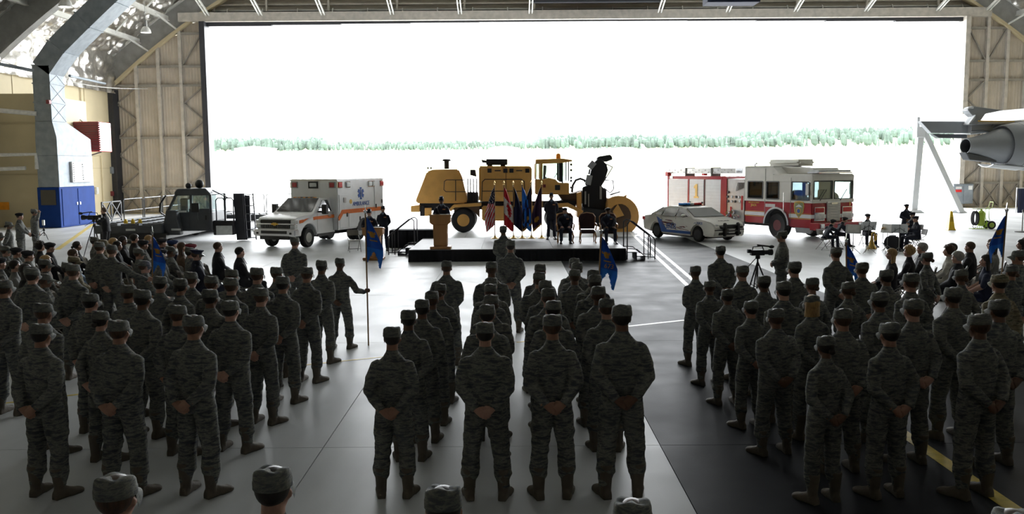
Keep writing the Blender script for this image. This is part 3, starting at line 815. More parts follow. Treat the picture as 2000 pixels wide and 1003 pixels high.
    for y in (-.95, .95):
        l = MB().box(-2.93, -2.84, y - .13, y + .13, 2.42, 2.64).build('warning_light', 'red', bx, bevel=.03); MB().box(-2.92, -2.86, y - .15, y + .15, 2.4, 2.66).build('bezel', 'steel_grey', l)
    l = MB().box(-2.93, -2.83, -.2, .2, 2.42, 2.64).build('scene_light', 'screen_white', bx, bevel=.05); MB().box(-2.92, -2.86, -.24, .24, 2.38, 2.68).build('bezel', 'black', l)
    MB().box(-6.3, -.8, -.5, .5, .36, .58).build('chassis', 'black', t)
    for s in (-1, 1):
        MB().box(-2.85, -1.6, s * .9 - .12, s * .9 + .12, .40, .52).build('running_board', 'black', t)
        wheel(t, -1.02, s * .86, .41, .26, 'steel_light', 8, s, .5)
        wheel(t, -5.0, s * .93, .41, .24, 'steel_light', 8, s, .5); wheel(t, -5.0, s * .64, .41, .24, 'steel_light', 8, s, .5)
ambulance()

# ---------------------------------------------------------------- police car
def police_car():
    t = thing('police_car', 'white police saloon with blue and red roof lights in front of the fire engine', 'car', (8.06, 38.9, 0), math.atan2(-.88, .48))
    hw = .925
    prof = [(-2.46, .35), (-2.52, .75), (-2.45, .98), (-1.85, 1.04), (-1.15, 1.38), (-.75, 1.46), (.15, 1.46), (.5, 1.38), (1.18, 1.02), (2.2, .86), (2.42, .72), (2.46, .45), (2.4, .25), (1.82, .25)] + arcp(1.42, .32, .37, -5, 185, 9) + [(1.0, .22), (-1.0, .22)] + arcp(-1.38, .32, .37, -5, 185, 9) + [(-1.8, .27)]
    nose = lambda x: 1 - .12 * max(0, (abs(x) - 1.9) / .6) ** 1.5
    shell(prof, hw, 1.0, 1.46, .26, nose).build('body', 'offwhite', t, bevel=.05, seg=2, smooth=45)
    plate([(.47, .70, 1.385), (.47, -.70, 1.385), (1.16, -.84, 1.045), (1.16, .84, 1.045)], 'window_gloss', t, 'windscreen', .02)
    plate([(-1.18, -.70, 1.375), (-1.18, .70, 1.375), (-1.84, .83, 1.06), (-1.84, -.83, 1.06)], 'window_gloss', t, 'rear_window', .02)
    def yz(z): return hw - .26 * max(0, z - 1.0) / .46
    for s in (1, -1):
        def sp(p): return [(x, s * (yz(z) + .006), z) for x, z in p]
        for nm, p in (('front_window', [(.98, 1.05), (.02, 1.03), (.02, 1.39), (.42, 1.375)]), ('back_window', [(-.04, 1.03), (-.95, 1.03), (-.92, 1.30), (-.7, 1.385), (-.04, 1.39)]), ('quarter_window', [(-1.02, 1.04), (-1.5, 1.05), (-1.0, 1.27)])):
            q = sp(p); plate(q[::-1] if s > 0 else q, 'window_gloss', t, nm, .012)
        for x in (1.02, 0, -1.02):
            q = [(x, s * (hw + .002), .35), (x - .014, s * (hw + .002), .35), (x - .014, s * (hw + .002), .98), (x, s * (hw + .002), .98)]
            plate(q[::-s], 'steel_grey', t, 'door_gap', .003)
        for x in (-.12, -1.1): MB().box(x, x + .16, s * hw - .02, s * hw + .025, .86, .9).build('door_handle', 'offwhite', t, bevel=.008)
        MB().ell((.62, s * 1.0, 1.08), (.09, .12, .075), 12, 8).build('mirror', 'offwhite', t, smooth=60)
        # livery: blue sill band, torn red-brown and black flag streaks, letters
        q = [(1.0, s * (hw + .004), .30), (-.98, s * (hw + .004), .30), (-1.35, s * (hw + .004), .98), (-1.0, s * (hw + .004), .86), (-.62, s * (hw + .004), .42), (1.0, s * (hw + .004), .42)]
        plate(q[::-s], 'blue_star', t, 'livery_band', .004)
        rr = random.Random(5)
        for k in range(16):
            x0 = -1.0 + rr.random() * .5; z0 = .80 - k * .012 + rr.uniform(-.02, .05); x1 = x0 + rr.uniform(.8, 1.6); x1 = min(x1, 1.0)
            z1 = z0 - .04 - .26 * (k / 16) ; wd = rr.uniform(.035, .065)
            q = [(x0, s * (hw + .004), z0), (x1, s * (hw + .004), max(.44, z1)), (x1 - .1, s * (hw + .004), max(.47, z1 + wd)), (x0 - .05, s * (hw + .004), z0 + wd * .4)]
            plate(q[::s], 'red_dark' if k % 3 else 'black', t, 'livery_streak', .005)
        lettering('JBER', .34, 'blue_star', t, (-.32, s * (hw + .010), .58), (-s, 0, 0), sx=1.1, shear=.25)
        lettering('POLICE', .15, 'blue_star', t, (1.5, s * (hw * 1.0 + .004), .80), (-s * 1, 0, s * 0), sx=1.1)
        hl = MB().ell((2.18, s * .66, .73), (.22, .17, .075), 14, 8).build('headlamp', 'headlight', t, smooth=60)
        MB().ell((2.12, s * .78, .73), (.12, .07, .05), 10, 6).build('indicator', 'amber', hl, smooth=60)
        MB().box(-2.5, -2.3, s * .74 - .14, s * .74 + .1, .78, .94).build('tail_lamp', 'red_bright', t, bevel=.03)
    MB().box(2.34, 2.46, -.55, .55, .60, .72).build('grille', 'black', t, bevel=.02)
    MB().box(2.36, 2.475, -.62, .62, .33, .44).build('lower_intake', 'black', t, bevel=.02)
    MB().box(2.3, 2.47, -.80, .80, .52, .56).build('bumper_strip', 'black', t, bevel=.01)
    lettering('POLICE', .13, 'black', t, (2.05, .0, .905), (0, 1, 0), sx=1.4, up=(-1, 0, .16))
    # push bumper
    pb = MB()
    for y in (-.36, .36): pb.prism([(2.47, .28), (2.56, .28), (2.62, .4), (2.62, .78), (2.54, .86), (2.47, .82)], y - .06, y + .06, 'xz')
    pbo = pb.build('push_bumper', 'black', t, bevel=.02)
    for z in (.50, .74): MB().tube([(2.56, -.36, z), (2.56, .36, z)], .035, 8).build('cross_bar', 'black', pbo)
    for y in (-.5, .5): MB().box(2.5, 2.62, y - .08, y + .08, .6, .7).build('siren_light', 'black', pbo, bevel=.02)
    MB().box(2.55, 2.57, -.16, .16, .42, .57).build('licence_plate', 'paper', pbo)
    # light bar
    lb = MB().box(-.28, .02, -.56, .56, 1.47, 1.51).build('light_bar', 'black', t, bevel=.01)
    for k, mt in enumerate(('red_bright', 'red_bright', 'screen_white', 'blue_light', 'blue_light')):
        y0 = .56 - k * .224
        MB().box(-.29, .03, y0 - .215, y0 - .01, 1.51, 1.60).build('lens', ['blue_light', 'blue_light', 'screen_white', 'red_bright', 'red_bright'][4 - k] if False else mt, lb, bevel=.02)
    for s in (-1, 1):
        for x in (1.42, -1.38): wheel(t, x, s * .80, .325, .22, 'steel_dark', 5, s, .66)
        for x in (1.42, -1.38): MB().prism(arcp(x, .32, .36, 0, 180, 8), s * .55 - .1, s * .55 + .1, 'xz').build('wheel_well', 'black', t)
    MB().box(-1.9, 1.9, -.75, .75, .16, .3).build('underbody', 'black', t)
police_car()

# ---------------------------------------------------------------- fire engine
def fire_engine():
    th = R(27)
    hd = Vector((math.sin(th), -math.cos(th), 0)); lf = Vector((math.cos(th), math.sin(th), 0))
    o = Vector((12.75, 37.0, 0)) + lf * 1.24
    t = thing('fire_engine', 'red and white fire engine with aluminium shutters and a roof ladder', 'fire engine', o, math.atan2(hd.y, hd.x))
    hw = 1.24
    # cab: lower red shell, white upper with real openings
    prof = [(-4.1, .62), (-4.1, 1.62), (0, 1.62), (.02, .62), (-.1, .55), (-1.25, .55)] + arcp(-2.05, .62, .74, 0, 180, 12) + [(-2.9, .62)]
    shell(prof, hw).build('cab_lower', 'red', t, bevel=.04, seg=2, smooth=40)
    for s in (-1, 1):
        y = s * hw
        # white upper side: pillars and rails leaving windows open
        def sp(x0, x1, z0, z1, nm='cab_pillar', mt='offwhite'):
            MB().box(x1, x0, y - s * .07 if s > 0 else y, y if s > 0 else y + .07, z0, z1).build(nm, mt, t, bevel=.008)
        sp(-.02, -4.1, 1.62, 1.74); sp(-.02, -2.3, 2.52, 2.78); sp(-2.3, -4.1, 2.52, 3.2)
        for x0, x1 in ((-.02, -.16), (-1.18, -1.95), (-2.72, -2.95), (-3.92, -4.1)): sp(x0, x1, 1.74, 2.52)
        for x0, x1 in ((-.16, -1.18), (-1.95, -2.72), (-2.95, -3.92)):
            MB().box(x1, x0, y - s * .045 - .006, y - s * .045 + .006, 1.74, 2.52).build('side_window', 'glass_dark' if x0 < -1 else 'glass', t)
            fr = MB()
            for a, b, c, d in ((x0, x1, 1.72, 1.77), (x0, x1, 2.49, 2.54)): fr.box(b, a, y - .012, y + .012, c, d)
            for a in (x0, x1): fr.box(a - .025, a + .025, y - .012, y + .012, 1.74, 2.52)
            fr.build('window_seal', 'black', t)
        for x in (-1.22, -2.8): MB().box(x - .012, x + .012, y - .006, y + .008, .7, 3.1 if x < -2.3 else 2.7).build('door_gap', 'steel_grey', t)
        for z0, z1, mt in ((.97, 1.13, 'white'), (.93, .95, 'gold'), (1.15, 1.165, 'gold')):
            for a, b in ((-.02, -1.30), (-2.82, -4.1)): MB().box(b, a, y - .006, y + .008, z0, z1).build('stripe', mt, t)
        MB().tube([(-1.55, y + s * .08, 1.15), (-1.55, y + s * .08, 2.05)], .02, 8).build('grab_rail', 'chrome', t)
        MB().box(-2.75, -2.15, y - .01, y + .02, 1.38, 1.52).build('badge_plate', 'alu', t)
        # shield crest
        sh = [(-.98, 1.66), (-.72, 1.70), (-.46, 1.66), (-.42, 1.5), (-.46, 1.22), (-.72, .96), (-.98, 1.22), (-1.02, 1.5)]
        cs = plate([(x, y + s * .004, z) for x, z in sh][::s], 'gold', t, 'shield_crest', .006)
        plate([(-.72 + (x + .72) * .86, y + s * .010, 1.36 + (z - 1.36) * .88) for x, z in sh][::s], 'grass', cs, 'shield_field', .005)
        MB().lathe([(.14, 0), (.14, .012), (0, .012)], 20, Matrix.Translation((-.72, y + s * .012, 1.27)) @ Matrix.Rotation(R(-90 * s), 4, 'X')).build('shield_disc', 'gold', cs)
        MB().lathe([(.09, 0), (.09, .018), (0, .018)], 20, Matrix.Translation((-.72, y + s * .012, 1.27)) @ Matrix.Rotation(R(-90 * s), 4, 'X')).build('shield_disc', 'blue_star', cs)
        plate([(-.92, y + s * .016, 1.44), (-.52, y + s * .016, 1.44), (-.62, y + s * .016, 1.52), (-.72, y + s * .016, 1.56), (-.82, y + s * .016, 1.5)][::-s], 'white', cs, 'mountain', .004)
        lettering('FIRE', .11, 'gold', cs, (-.72, y + s * .022, 1.61), (-s, 0, 0), sx=1.1)
        lettering('JBER', .15, 'gold', t, (-3.5, y + s * .010, 1.43), (-s, 0, 0), sx=1.3)
        lettering('FIRE DEPARTMENT', .085, 'gold', t, (-3.5, y + s * .010, 1.55), (-s, 0, 0), sx=1.0)
        MB().box(-.32, -.12, y + s * .06 - .02, y + s * .06 + .02, 1.95, 2.45).build('mirror', 'alu', t, bevel=.02)
        MB().tube([(-.2, y, 2.55), (.1, y + s * .18, 2.5), (.1, y + s * .18, 1.75), (-.1, y, 1.7)], .016, 6).build('mirror_arm', 'chrome', t)
        fa = MB()
        rings = []
        for r_ in (.72, .80):
            pass
        for k in range(15):
            a = R(180 * k / 14)
            rings.append([Vector((-2.05 + r_ * math.cos(a), yy, .62 + r_ * math.sin(a))) for r_, yy in ((.70, y - s * .25), (.78, y - s * .25), (.78, y + s * .06), (.70, y + s * .06))])
        fa.loft(rings).build('wheel_arch', 'alu', t, smooth=30)
        MB().prism(arcp(-2.05, .62, .7, 0, 180, 10), y - s * .5 - .02, y - s * .5 + .02, 'xz').build('wheel_well', 'black', t)
        wheel(t, -2.05, s * 1.02, .58, .40, 'red_dark', 10, s, .42)
        wheel(t, -7.6, s * .98, .58, .40, 'red_dark', 10, s, .42); 
        MB().prism([(-1.2, .55), (-.15, .55), (-.3, .3), (-1.1, .3)], y - s * .35 - .1, y - .02 if s > 0 else y + .35, 'xz').build('cab_step', 'alu', t)
    # front face
    MB().box(-.08, .02, -hw, hw, 1.62, 1.78).build('cab_pillar', 'offwhite', t, bevel=.01)
    MB().box(-.08, .0, -hw, hw, 2.55, 2.8).build('cab_pillar', 'offwhite', t, bevel=.01)
    for y0, y1 in ((-hw, -hw + .1), (-.06, .06), (hw - .1, hw)): MB().box(-.08, .0, y0, y1, 1.78, 2.55).build('cab_pillar', 'offwhite', t, bevel=.01)
    for y0, y1 in ((-hw + .1, -.06), (.06, hw - .1)):
        MB().box(-.05, -.035, y0, y1, 1.78, 2.55).build('windscreen', 'glass', t)
        fr = MB()
        for z in (1.78, 2.55): fr.box(-.01, .012, y0, y1, z - .025, z + .025)
        for yv in (y0, y1): fr.box(-.01, .012, yv - .025, yv + .025, 1.78, 2.55)
        fr.build('window_seal', 'black', t)
        MB().bar((.03, (y0 + y1) / 2 - .2, 1.72), (.03, (y0 + y1) / 2 + .18, 2.2), .025).build('wiper', 'black', t)
    MB().box(-2.35, 0, -hw, hw, 2.72, 2.86).build('cab_roof', 'offwhite', t, bevel=.04, seg=2)
    MB().box(-4.1, -2.3, -hw, hw, 3.1, 3.22).build('raised_roof', 'offwhite', t, bevel=.04)
    MB().prism([(-2.35, 2.84), (-1.9, 2.84), (-2.35, 3.2)], -hw, hw, 'xz').build('roof_step', 'offwhite', t)
    MB().prism([(-2.3, 2.86), (-.3, 2.86), (-.45, 3.12), (-2.3, 3.2)], -.75, .75, 'xz').build('roof_fairing', 'offwhite', t, bevel=.03)
    MB().box(-4.14, -4.08, -hw, hw, 1.62, 3.2).build('cab_back', 'offwhite', t)
    ac = MB().box(-3.5, -1.5, -.55, .55, 3.22, 3.5).build('air_conditioner', 'offwhite', t, bevel=.12, seg=3)
    lb = MB().box(-.55, .12, -1.0, 1.0, 2.88, 2.95).build('light_bar', 'chrome', t, bevel=.02); MB().box(-.5, .08, -.95, .95, 2.95, 3.03).build('lens', 'screen_white', lb, bevel=.02)
    g = MB().box(-.02, .07, -.40, .40, .82, 1.68).build('grille', 'alu', t, bevel=.02)
    for k in range(14): MB().box(.07, .085, -.36, .36, .86 + k * .055, .88 + k * .055).build('grille_slat', 'steel_dark', g)
    MB().box(.085, .1, -.18, .18, 1.56, 1.64).build('badge', 'chrome', g)
    MB().box(-.01, .03, -hw, hw, .97, 1.13).build('stripe', 'white', t)
    for s in (-1, 1):
        l = MB().box(0, .07, s * .82 - .26, s * .82 + .26, 1.22, 1.42).build('warning_light', 'red_bright', t, bevel=.02); MB().box(0, .05, s * .82 - .29, s * .82 + .29, 1.19, 1.45).build('bezel', 'chrome', l)
        l = MB().box(0, .07, s * .82 - .27, s * .82 + .27, .90, 1.16).build('headlamp', 'headlight', t, bevel=.02); MB().box(0, .05, s * .82 - .3, s * .82 + .3, .87, 1.19).build('bezel', 'chrome', l)
    lettering('1', .26, 'gold', t, (.045, .98, 1.55), (0, 1, 0), sx=1.8)
    bp = MB().box(-.05, .5, -1.3, 1.3, .48, .80).build('bumper', 'red', t, bevel=.03)
    MB().box(.48, .52, -1.31, 1.31, .50, .56).build('bumper_trim', 'white', bp)
    for s in (-1, 1): MB().box(.48, .54, s * 1.12 - .12, s * 1.12 + .12, .58, .76).build('bumper_light', 'chrome', bp, bevel=.02)
    for y in (-.75, .75):
        se = MB().box(-1.3, -.8, y - .28, y + .28, 1.3, 1.45).build('seat', 'black', t, bevel=.05); MB().box(-1.4, -1.25, y - .26, y + .26, 1.4, 2.15).build('seat_back', 'black', se, bevel=.05)
    MB().lathe([(.2, 0), (.22, .02), (.2, .04)], 16, Matrix.Translation((-.55, .7, 1.85)) @ Matrix.Rotation(R(65), 4, 'Y')).build('steering_wheel', 'black', t)
    MB().box(-4.0, -.1, -1.1, 1.1, 1.0, 1.3).build('cab_floor', 'black', t)
    # pump panel module
    pm = MB().box(-5.5, -4.2, -1.2, 1.2, .62, 2.62).build('pump_module', 'alu', t, bevel=.01)
    MB().box(-5.75, -5.4, -1.23, 1.23, .62, 2.72).build('pump_frame', 'red', t)
    for s in (-1, 1):
        y = s * 1.2
        rr = random.Random(9)
        for k in range(9):
            MB().lathe([(.06, 0), (.06, .03), (.05, .04), (0, .04)], 14, Matrix.Translation((-5.3 + .26 * (k % 4) + rr.uniform(-.04, .04), y, 1.55 + .22 * (k // 4))) @ Matrix.Rotation(R(-90 * s), 4, 'X')).build('gauge', 'white' if k % 2 else 'black', pm)
        for x, z, r_ in ((-5.2, 1.0, .10), (-4.85, 1.05, .12), (-4.8, .8, .09), (-5.25, .82, .08), (-4.5, .85, .09)):
            v = MB().lathe([(r_, 0), (r_, .14), (r_ * .8, .18), (0, .18)], 16, Matrix.Translation((x, y, z)) @ Matrix.Rotation(R(-90 * s), 4, 'X')).build('hose_outlet', 'chrome', pm, smooth=40)
        MB().box(-5.15, -5.05, y - .02, y + .12, .8, 1.3).build('valve_lever', 'red_bright', pm); MB().box(-4.42, -4.28, y - .02, y + .1, 1.15, 1.85).build('red_cylinder', 'red_bright', pm, bevel=.03)
        for k in range(8): MB().bar((-4.75 + k * .07, y + s * .02, 2.05 + .02 * k), (-4.62 + k * .06, y + s * .02, 2.45), .015).build('hose_net', 'black', pm)
    # rear body: roller shutters in a red frame
    MB().box(-10.0, -5.7, -1.2, 1.2, .55, 2.62).build('rear_body', 'alu', t)
    MB().box(-10.05, -5.7, -1.24, 1.24, 2.58, 2.74).build('top_rail', 'red', t, bevel=.01)
    for s in (-1, 1):
        y = s * 1.2
        for x in (-5.78, -7.05, -8.3, -10.0): MB().box(x - .05, x + .05, y - .02 if s < 0 else y - .03, y + .03 if s < 0 else y + .02, .5, 2.6).build('body_post', 'red', t)
        for x0, x1, z0 in ((-5.85, -6.98, .62), (-7.12, -8.22, 1.35), (-8.38, -9.93, .62)):
            shd = MB().box(x1, x0, y - .015, y + .02 if s > 0 else y + .015, z0, 2.55).build('roller_shutter', 'white', t)
            if s < 0:
                for k in range(int((2.5 - z0) / .16)): MB().box(x1 + .02, x0 - .02, y - .024, y - .012, z0 + .06 + k * .16, z0 + .067 + k * .16).build('shutter_groove', 'alu', shd)
                MB().box(x1 + .02, x0 - .02, y - .03, y - .01, z0 + .02, z0 + .06).build('shutter_bar', 'chrome', shd)
        MB().box(-7.1, -7.0, y - .02, y + .02, .9, 2.55).build('dark_panel', 'black', t)
        one = [(-.17, -.34), (.17, -.34), (.17, -.25), (.08, -.25), (.08, .36), (-.04, .36), (-.18, .24), (-.18, .14), (-.08, .17), (-.08, -.25), (-.17, -.25)]
        plate([(-7.67 - s * a, y + s * .022, 1.98 + b) for a, b in one], 'gold', t, 'number_one', .012, 0, Vector((0, s, 0)))
        MB().box(-8.2, -7.15, y - .01, y + .03, 1.12, 1.32).build('stripe', 'red', t)
        for x in (-8.15, -7.2): MB().ell((x, y + s * .04, 1.42), (.05, .04, .05), 10, 6).build('shutter_latch', 'black', t)
        MB().prism(arcp(-7.6, .6, .72, 0, 180, 10), y - .03, y + .03, 'xz').build('wheel_well', 'black', t)
        MB().box(-5.6, -4.2, y - .06, y + .12 if s > 0 else y + .06, .42, .60).build('running_board', 'alu', t)
        MB().box(-10.1, -9.9, y - .12, y + .12, 2.72, 2.92).build('corner_light', 'red_bright', t)
        MB().box(-9.8, -9.55, y - .06, y + .06, 2.6, 2.74).build('marker_light', 'alu', t)
    # ladder and roof gear
    ld = MB().box(-10.4, -4.9, -1.16, -1.10, 2.86, 3.12).build('ladder', 'alu', t)
    MB().box(-10.4, -4.9, -.72, -.66, 2.86, 3.12).build('ladder_rail', 'alu', ld)
    for k in range(16): MB().tube([(-10.2 + k * .34, -1.16, 2.98), (-10.2 + k * .34, -.66, 2.98)], .022, 6).build('rung', 'alu', ld)
    for x in (-8.6, -6.6): MB().box(x - .03, x + .03, -1.2, -.6, 2.7, 3.16).build('ladder_bracket', 'steel_grey', ld)
    for k in range(22): MB().lathe([(.03, 0), (.03, .008), (0, .008)], 6, Matrix.Translation((-10.2 + k * .24, -1.162, 2.93 + .1 * (k % 2))) @ Matrix.Rotation(R(90), 4, 'X')).build('rivet_hole', 'steel_grey', ld)
    mo = MB().tube([(-4.55, -.2, 2.6), (-4.55, -.2, 2.95), (-4.55, -.2, 3.1)], .08, 10).build('deck_gun', 'alu', t); MB().tube([(-4.55, -.2, 3.0), (-4.2, -.3, 3.05), (-3.95, -.35, 3.02)], .05, 8).build('barrel', 'alu', mo); MB().tube([(-4.55, -.2, 3.1), (-4.62, -.2, 3.28), (-4.5, -.2, 3.34)], .04, 8).build('elbow', 'chrome', mo)
    for y in (-.9, -.6): MB().box(-4.35, -4.22, y - .06, y + .06, 2.62, 2.9).build('work_light', 'black', t)
    MB().box(-9.9, -.3, -.5, .5, .45, .75).build('chassis', 'black', t)
fire_engine()

# ---------------------------------------------------------------- airport snow blower (side on, pixels read at its near side)
def snow_blower():
    Y0 = 43.4
    t = thing('snow_blower', 'big yellow airport snow blower standing side-on behind the stage', 'snow blower', (0, Y0, 0))
    k_ = Y0 / F
    def P(px, py): 
        q = at(px, py, Y0); return (q.x, q.z)
    def PP(*pts): return [P(*p) for p in pts]
    W = 2.6
    MB().prism(PP((812, 397), (812, 389), (833, 335), (845, 331), (895, 330), (902, 345), (913, 393), (908, 397)), .1, W - .1, 'xz').build('rear_hood', 'yellow_truck', t, bevel=.06, seg=2, smooth=40)
    a, b = P(862, 330), P(876, 313)
    st = MB().tube([((a[0] + b[0]) / 2, 1.2, a[1]), ((a[0] + b[0]) / 2, 1.2, b[1])], .13, 12).build('exhaust_stack', 'black', t)
    MB().lathe([(.05, 0), (.24, 0), (.2, .1), (.05, .12)], 16, Matrix.Translation(((a[0] + b[0]) / 2, 1.2, b[1] - .03))).build('rain_cap', 'black', st)
    for px in (834, 840): q = P(px, 328); MB().ell((q[0], .5, q[1]), (.05, .06, .06), 8, 6).build('work_light', 'black', t)
    MB().prism(PP((935, 393), (935, 326), (938, 324), (1036, 324), (1039, 327), (1039, 393)), .05, W - .05, 'xz').build('engine_housing', 'yellow_truck', t, bevel=.05, seg=2)
    for px in (956, 987, 999, 1030): q = P(px, 333); MB().box(q[0] - .1, q[0] + .1, .02, .08, q[1] - .1, q[1] + .1).build('latch', 'black', t)
    for px0, px1 in ((966, 978), (1008, 1020)): q, r_ = P(px0, 332), P(px1, 334); MB().box(q[0], r_[0], .03, .07, r_[1], q[1]).build('label_plate', 'steel_dark', t)
    for px in (988,): q = P(px, 324); r_ = P(px, 393); MB().box(q[0] - .012, q[0] + .012, .03, .06, r_[1], q[1]).build('panel_gap', 'steel_dark', t)
    # hand rails
    def rail(pts, r=.022): MB().tube([(P(*p)[0], -.04, P(*p)[1]) for p in pts], r, 6).build('hand_rail', 'black', t)
    rail([(908, 351), (872, 351), (868, 354), (867, 370), (871, 374), (910, 374)]); rail([(890, 351), (890, 392)])
    rail([(941, 392), (942, 355), (947, 350), (1018, 350), (1024, 354), (1025, 392)]); rail([(942, 373), (1025, 373)])
    MB().prism(PP((949, 322), (949, 310), (991, 310), (991, 322)), .4, 1.6, 'xz').build('intake_box', 'black', t, bevel=.03)
    MB().prism(PP((939, 311), (949, 313), (949, 318), (941, 317)), .6, 1.3, 'xz').build('intake_snout', 'black', t)
    for px in (956, 982): q = P(px, 323); MB().box(q[0] - .12, q[0] + .12, .5, 1.5, q[1] - .05, q[1] + .05).build('intake_foot', 'black', t)
    # middle machinery
    for px in (914, 919, 925, 931): rail([(px, 392), (px, 348)], .03)
    MB().prism(PP((917, 342), (917, 331), (927, 331), (929, 345)), .6, 1.3, 'xz').build('filter_can', 'black', t, bevel=.02)
    MB().prism(PP((911, 397), (913, 375), (932, 376), (933, 397)), .4, 1.8, 'xz').build('hydraulic_block', 'black', t, bevel=.02)
    # chassis, fenders, tank
    MB().prism(PP((817, 412), (818, 397), (1125, 392), (1125, 404), (1000, 408), (830, 412)), .35, W - .35, 'xz').build('chassis', 'black', t)
    MB().prism(PP((802, 414), (802, 402), (820, 400), (820, 414)), .0, W, 'xz').build('rear_bumper', 'yellow_truck', t, bevel=.03)
    MB().prism(PP((820, 422), (820, 402), (828, 402), (828, 422)), .1, .9, 'xz').build('mud_flap', 'black', t)
    MB().prism(PP((829, 422), (829, 406), (842, 406), (842, 421)), .1, 1.0, 'xz').build('battery_box', 'yellow_truck', t, bevel=.02)
    MB().prism(PP((877, 408), (886, 399), (940, 396), (940, 402), (888, 405), (880, 413)), -.05, .75, 'xz').build('fender', 'yellow_truck', t, bevel=.02)
    MB().prism(PP((885, 415), (890, 402), (936, 401), (936, 425), (928, 415), (912, 405), (900, 404)), .1, .8, 'xz').build('fender_well', 'brown_top', t)
    MB().prism(PP((941, 431), (941, 402), (1050, 402), (1050, 431)), .0, .9, 'xz').build('fuel_tank', 'yellow_truck', t, bevel=.06, seg=2)
    rw = P(905, 454)[0]; r_ = (P(905, 407)[1] - 0) / 2
    for y in (.35, W - .35):
        wheel(t, rw, y, .62, .55, 'yellow_truck', 10, 1, .50)
        wheel(t, P(1090, 454)[0], y, .62, .55, 'yellow_truck', 10, 1, .50)
    MB().prism(PP((1062, 412), (1075, 398), (1110, 396), (1140, 412), (1136, 416), (1108, 404), (1078, 406)), -.05, .75, 'xz').build('fender', 'yellow_truck', t, bevel=.02)
    # cab with open window frames
    cb = MB().prism(PP((1046, 380), (1046, 350), (1062, 350), (1072, 347), (1085, 350), (1092, 357), (1112, 357), (1112, 380)), .1, 2.3, 'xz').build('cab', 'yellow_truck', t, bevel=.03)
    MB().prism(PP((1046, 320), (1046, 311), (1098, 309), (1118, 312), (1118, 315), (1098, 318)), .0, 2.4, 'xz').build('cab_roof', 'yellow_truck', cb, bevel=.03)
    for px0, px1, mt in ((1046, 1048, 'yellow_truck'), (1055, 1060, 'yellow_truck'), (1092, 1100, 'black'), (1110, 1112, 'black')):
        for y0, y1 in ((.1, .25), (2.15, 2.3)): MB().prism(PP((px0, 352), (px0, 316), (px1, 316), (px1, 358)), y0, y1, 'xz').build('cab_pillar', mt, cb)
    for px0, px1 in ((1048, 1055), (1060, 1092), (1100, 1110)):
        for y in (.15, 2.22): MB().prism(PP((px0, 354), (px0, 318), (px1, 318), (px1, 357)), y, y + .015, 'xz').build('cab_window', 'glass', cb)
    MB().prism(PP((1062, 352), (1063, 322), (1069, 323), (1068, 338), (1066, 345), (1076, 350), (1076, 353)), .8, 1.4, 'xz').build('seat', 'black', cb, bevel=.04)
    MB().bar((P(1084, 348)[0], 1.1, P(1084, 348)[1]), (P(1090, 338)[0], 1.1, P(1090, 338)[1]), .35, .03).build('steering_wheel', 'black', cb)
    MB().prism(PP((1084, 371), (1084, 361), (1094, 361), (1094, 371)), .05, .12, 'xz').build('step_plate', 'black', cb, bevel=.02)
    MB().prism(PP((1061, 366), (1061, 360), (1066, 360), (1066, 366)), .06, .12, 'xz').build('emblem', 'red_dark', cb)
    q = P(1093, 307); be = MB().lathe([(.12, -.1), (.13, .0), (.12, .16), (.05, .22), (0, .22)], 14, Matrix.Translation((q[0], 1.2, q[1]))).build('beacon', 'amber', cb, smooth=40)
    for py in (321, 332, 347, 353, 366): q = P(1116, py); MB().ell((q[0], .2, q[1]), (.07, .07, .06), 8, 6).build('lamp', 'black', cb)
    MB().tube([(P(1118, 316)[0], .2, P(1118, 316)[1]), (P(1114, 372)[0], .2, P(1114, 372)[1])], .015, 5).build('mirror_arm', 'black', cb)
    MB().prism(PP((1100, 392), (1092, 380), (1120, 378), (1138, 372), (1140, 398), (1120, 400)), .5, 2.0, 'xz').build('front_frame', 'brown_top', t, bevel=.03)
    MB().prism(PP((1128, 425), (1127, 377), (1136, 374), (1137, 425)), .2, 2.3, 'xz').build('lift_plate', 'yellow_truck', t, bevel=.02)
    hp = [P(1119, 376), P(1121, 362), P(1127, 352), P(1136, 349), P(1144, 352), P(1149, 362)]
    MB().tube([(x, .8, z) for x, z in hp], .06, 8).build('hydraulic_hose', 'black', t)
    # chute
    ch = MB().prism(PP((1140, 412), (1140, 366), (1150, 362), (1160, 320), (1168, 312), (1175, 309), (1188, 320), (1191, 332), (1186, 348), (1178, 364), (1188, 372), (1187, 416)), .7, 1.8, 'xz').build('chute', 'black', t, bevel=.04)
    MB().prism(PP((1168, 309), (1172, 305), (1195, 301), (1199, 305), (1200, 311), (1187, 316), (1176, 312)), .75, 1.75, 'xz').build('chute_cap', 'black', ch, bevel=.03)
    for a0, a1, wd in (((1153, 328), (1163, 316), .12), ((1152, 340), (1154, 330), .12), ((1150, 361), (1154, 342), .12)):
        p, q = P(*a0), P(*a1); MB().bar((p[0], .66, p[1]), (q[0], .66, q[1]), .1, .3).build('deflector', 'alu', ch)
    for a0, a1 in (((1189, 320), (1202, 326)), ((1202, 326), (1180, 362)), ((1186, 352), (1203, 353)), ((1203, 353), (1204, 370)), ((1204, 370), (1197, 378)), ((1197, 378), (1185, 368))):
        p, q = P(*a0), P(*a1); MB().bar((p[0], 1.2, p[1]), (q[0], 1.2, q[1]), .05, .05).build('linkage', 'black', ch)
    for px0, px1, py in ((1144, 1147, 380), (1151, 1153, 385), (1174, 1178, 370)): q = P(px0, py); MB().box(q[0], P(px1, py)[0], .62, .68, q[1] - .5, q[1] + .15).build('frame_slot', 'steel_light', ch)
    # auger drum housing
    cx, cz = P(1208, 422); rd = 1.02
    pts = [(cx + rd * math.cos(R(a)), cz + rd * math.sin(R(a))) for a in range(-140, 121, 10)]
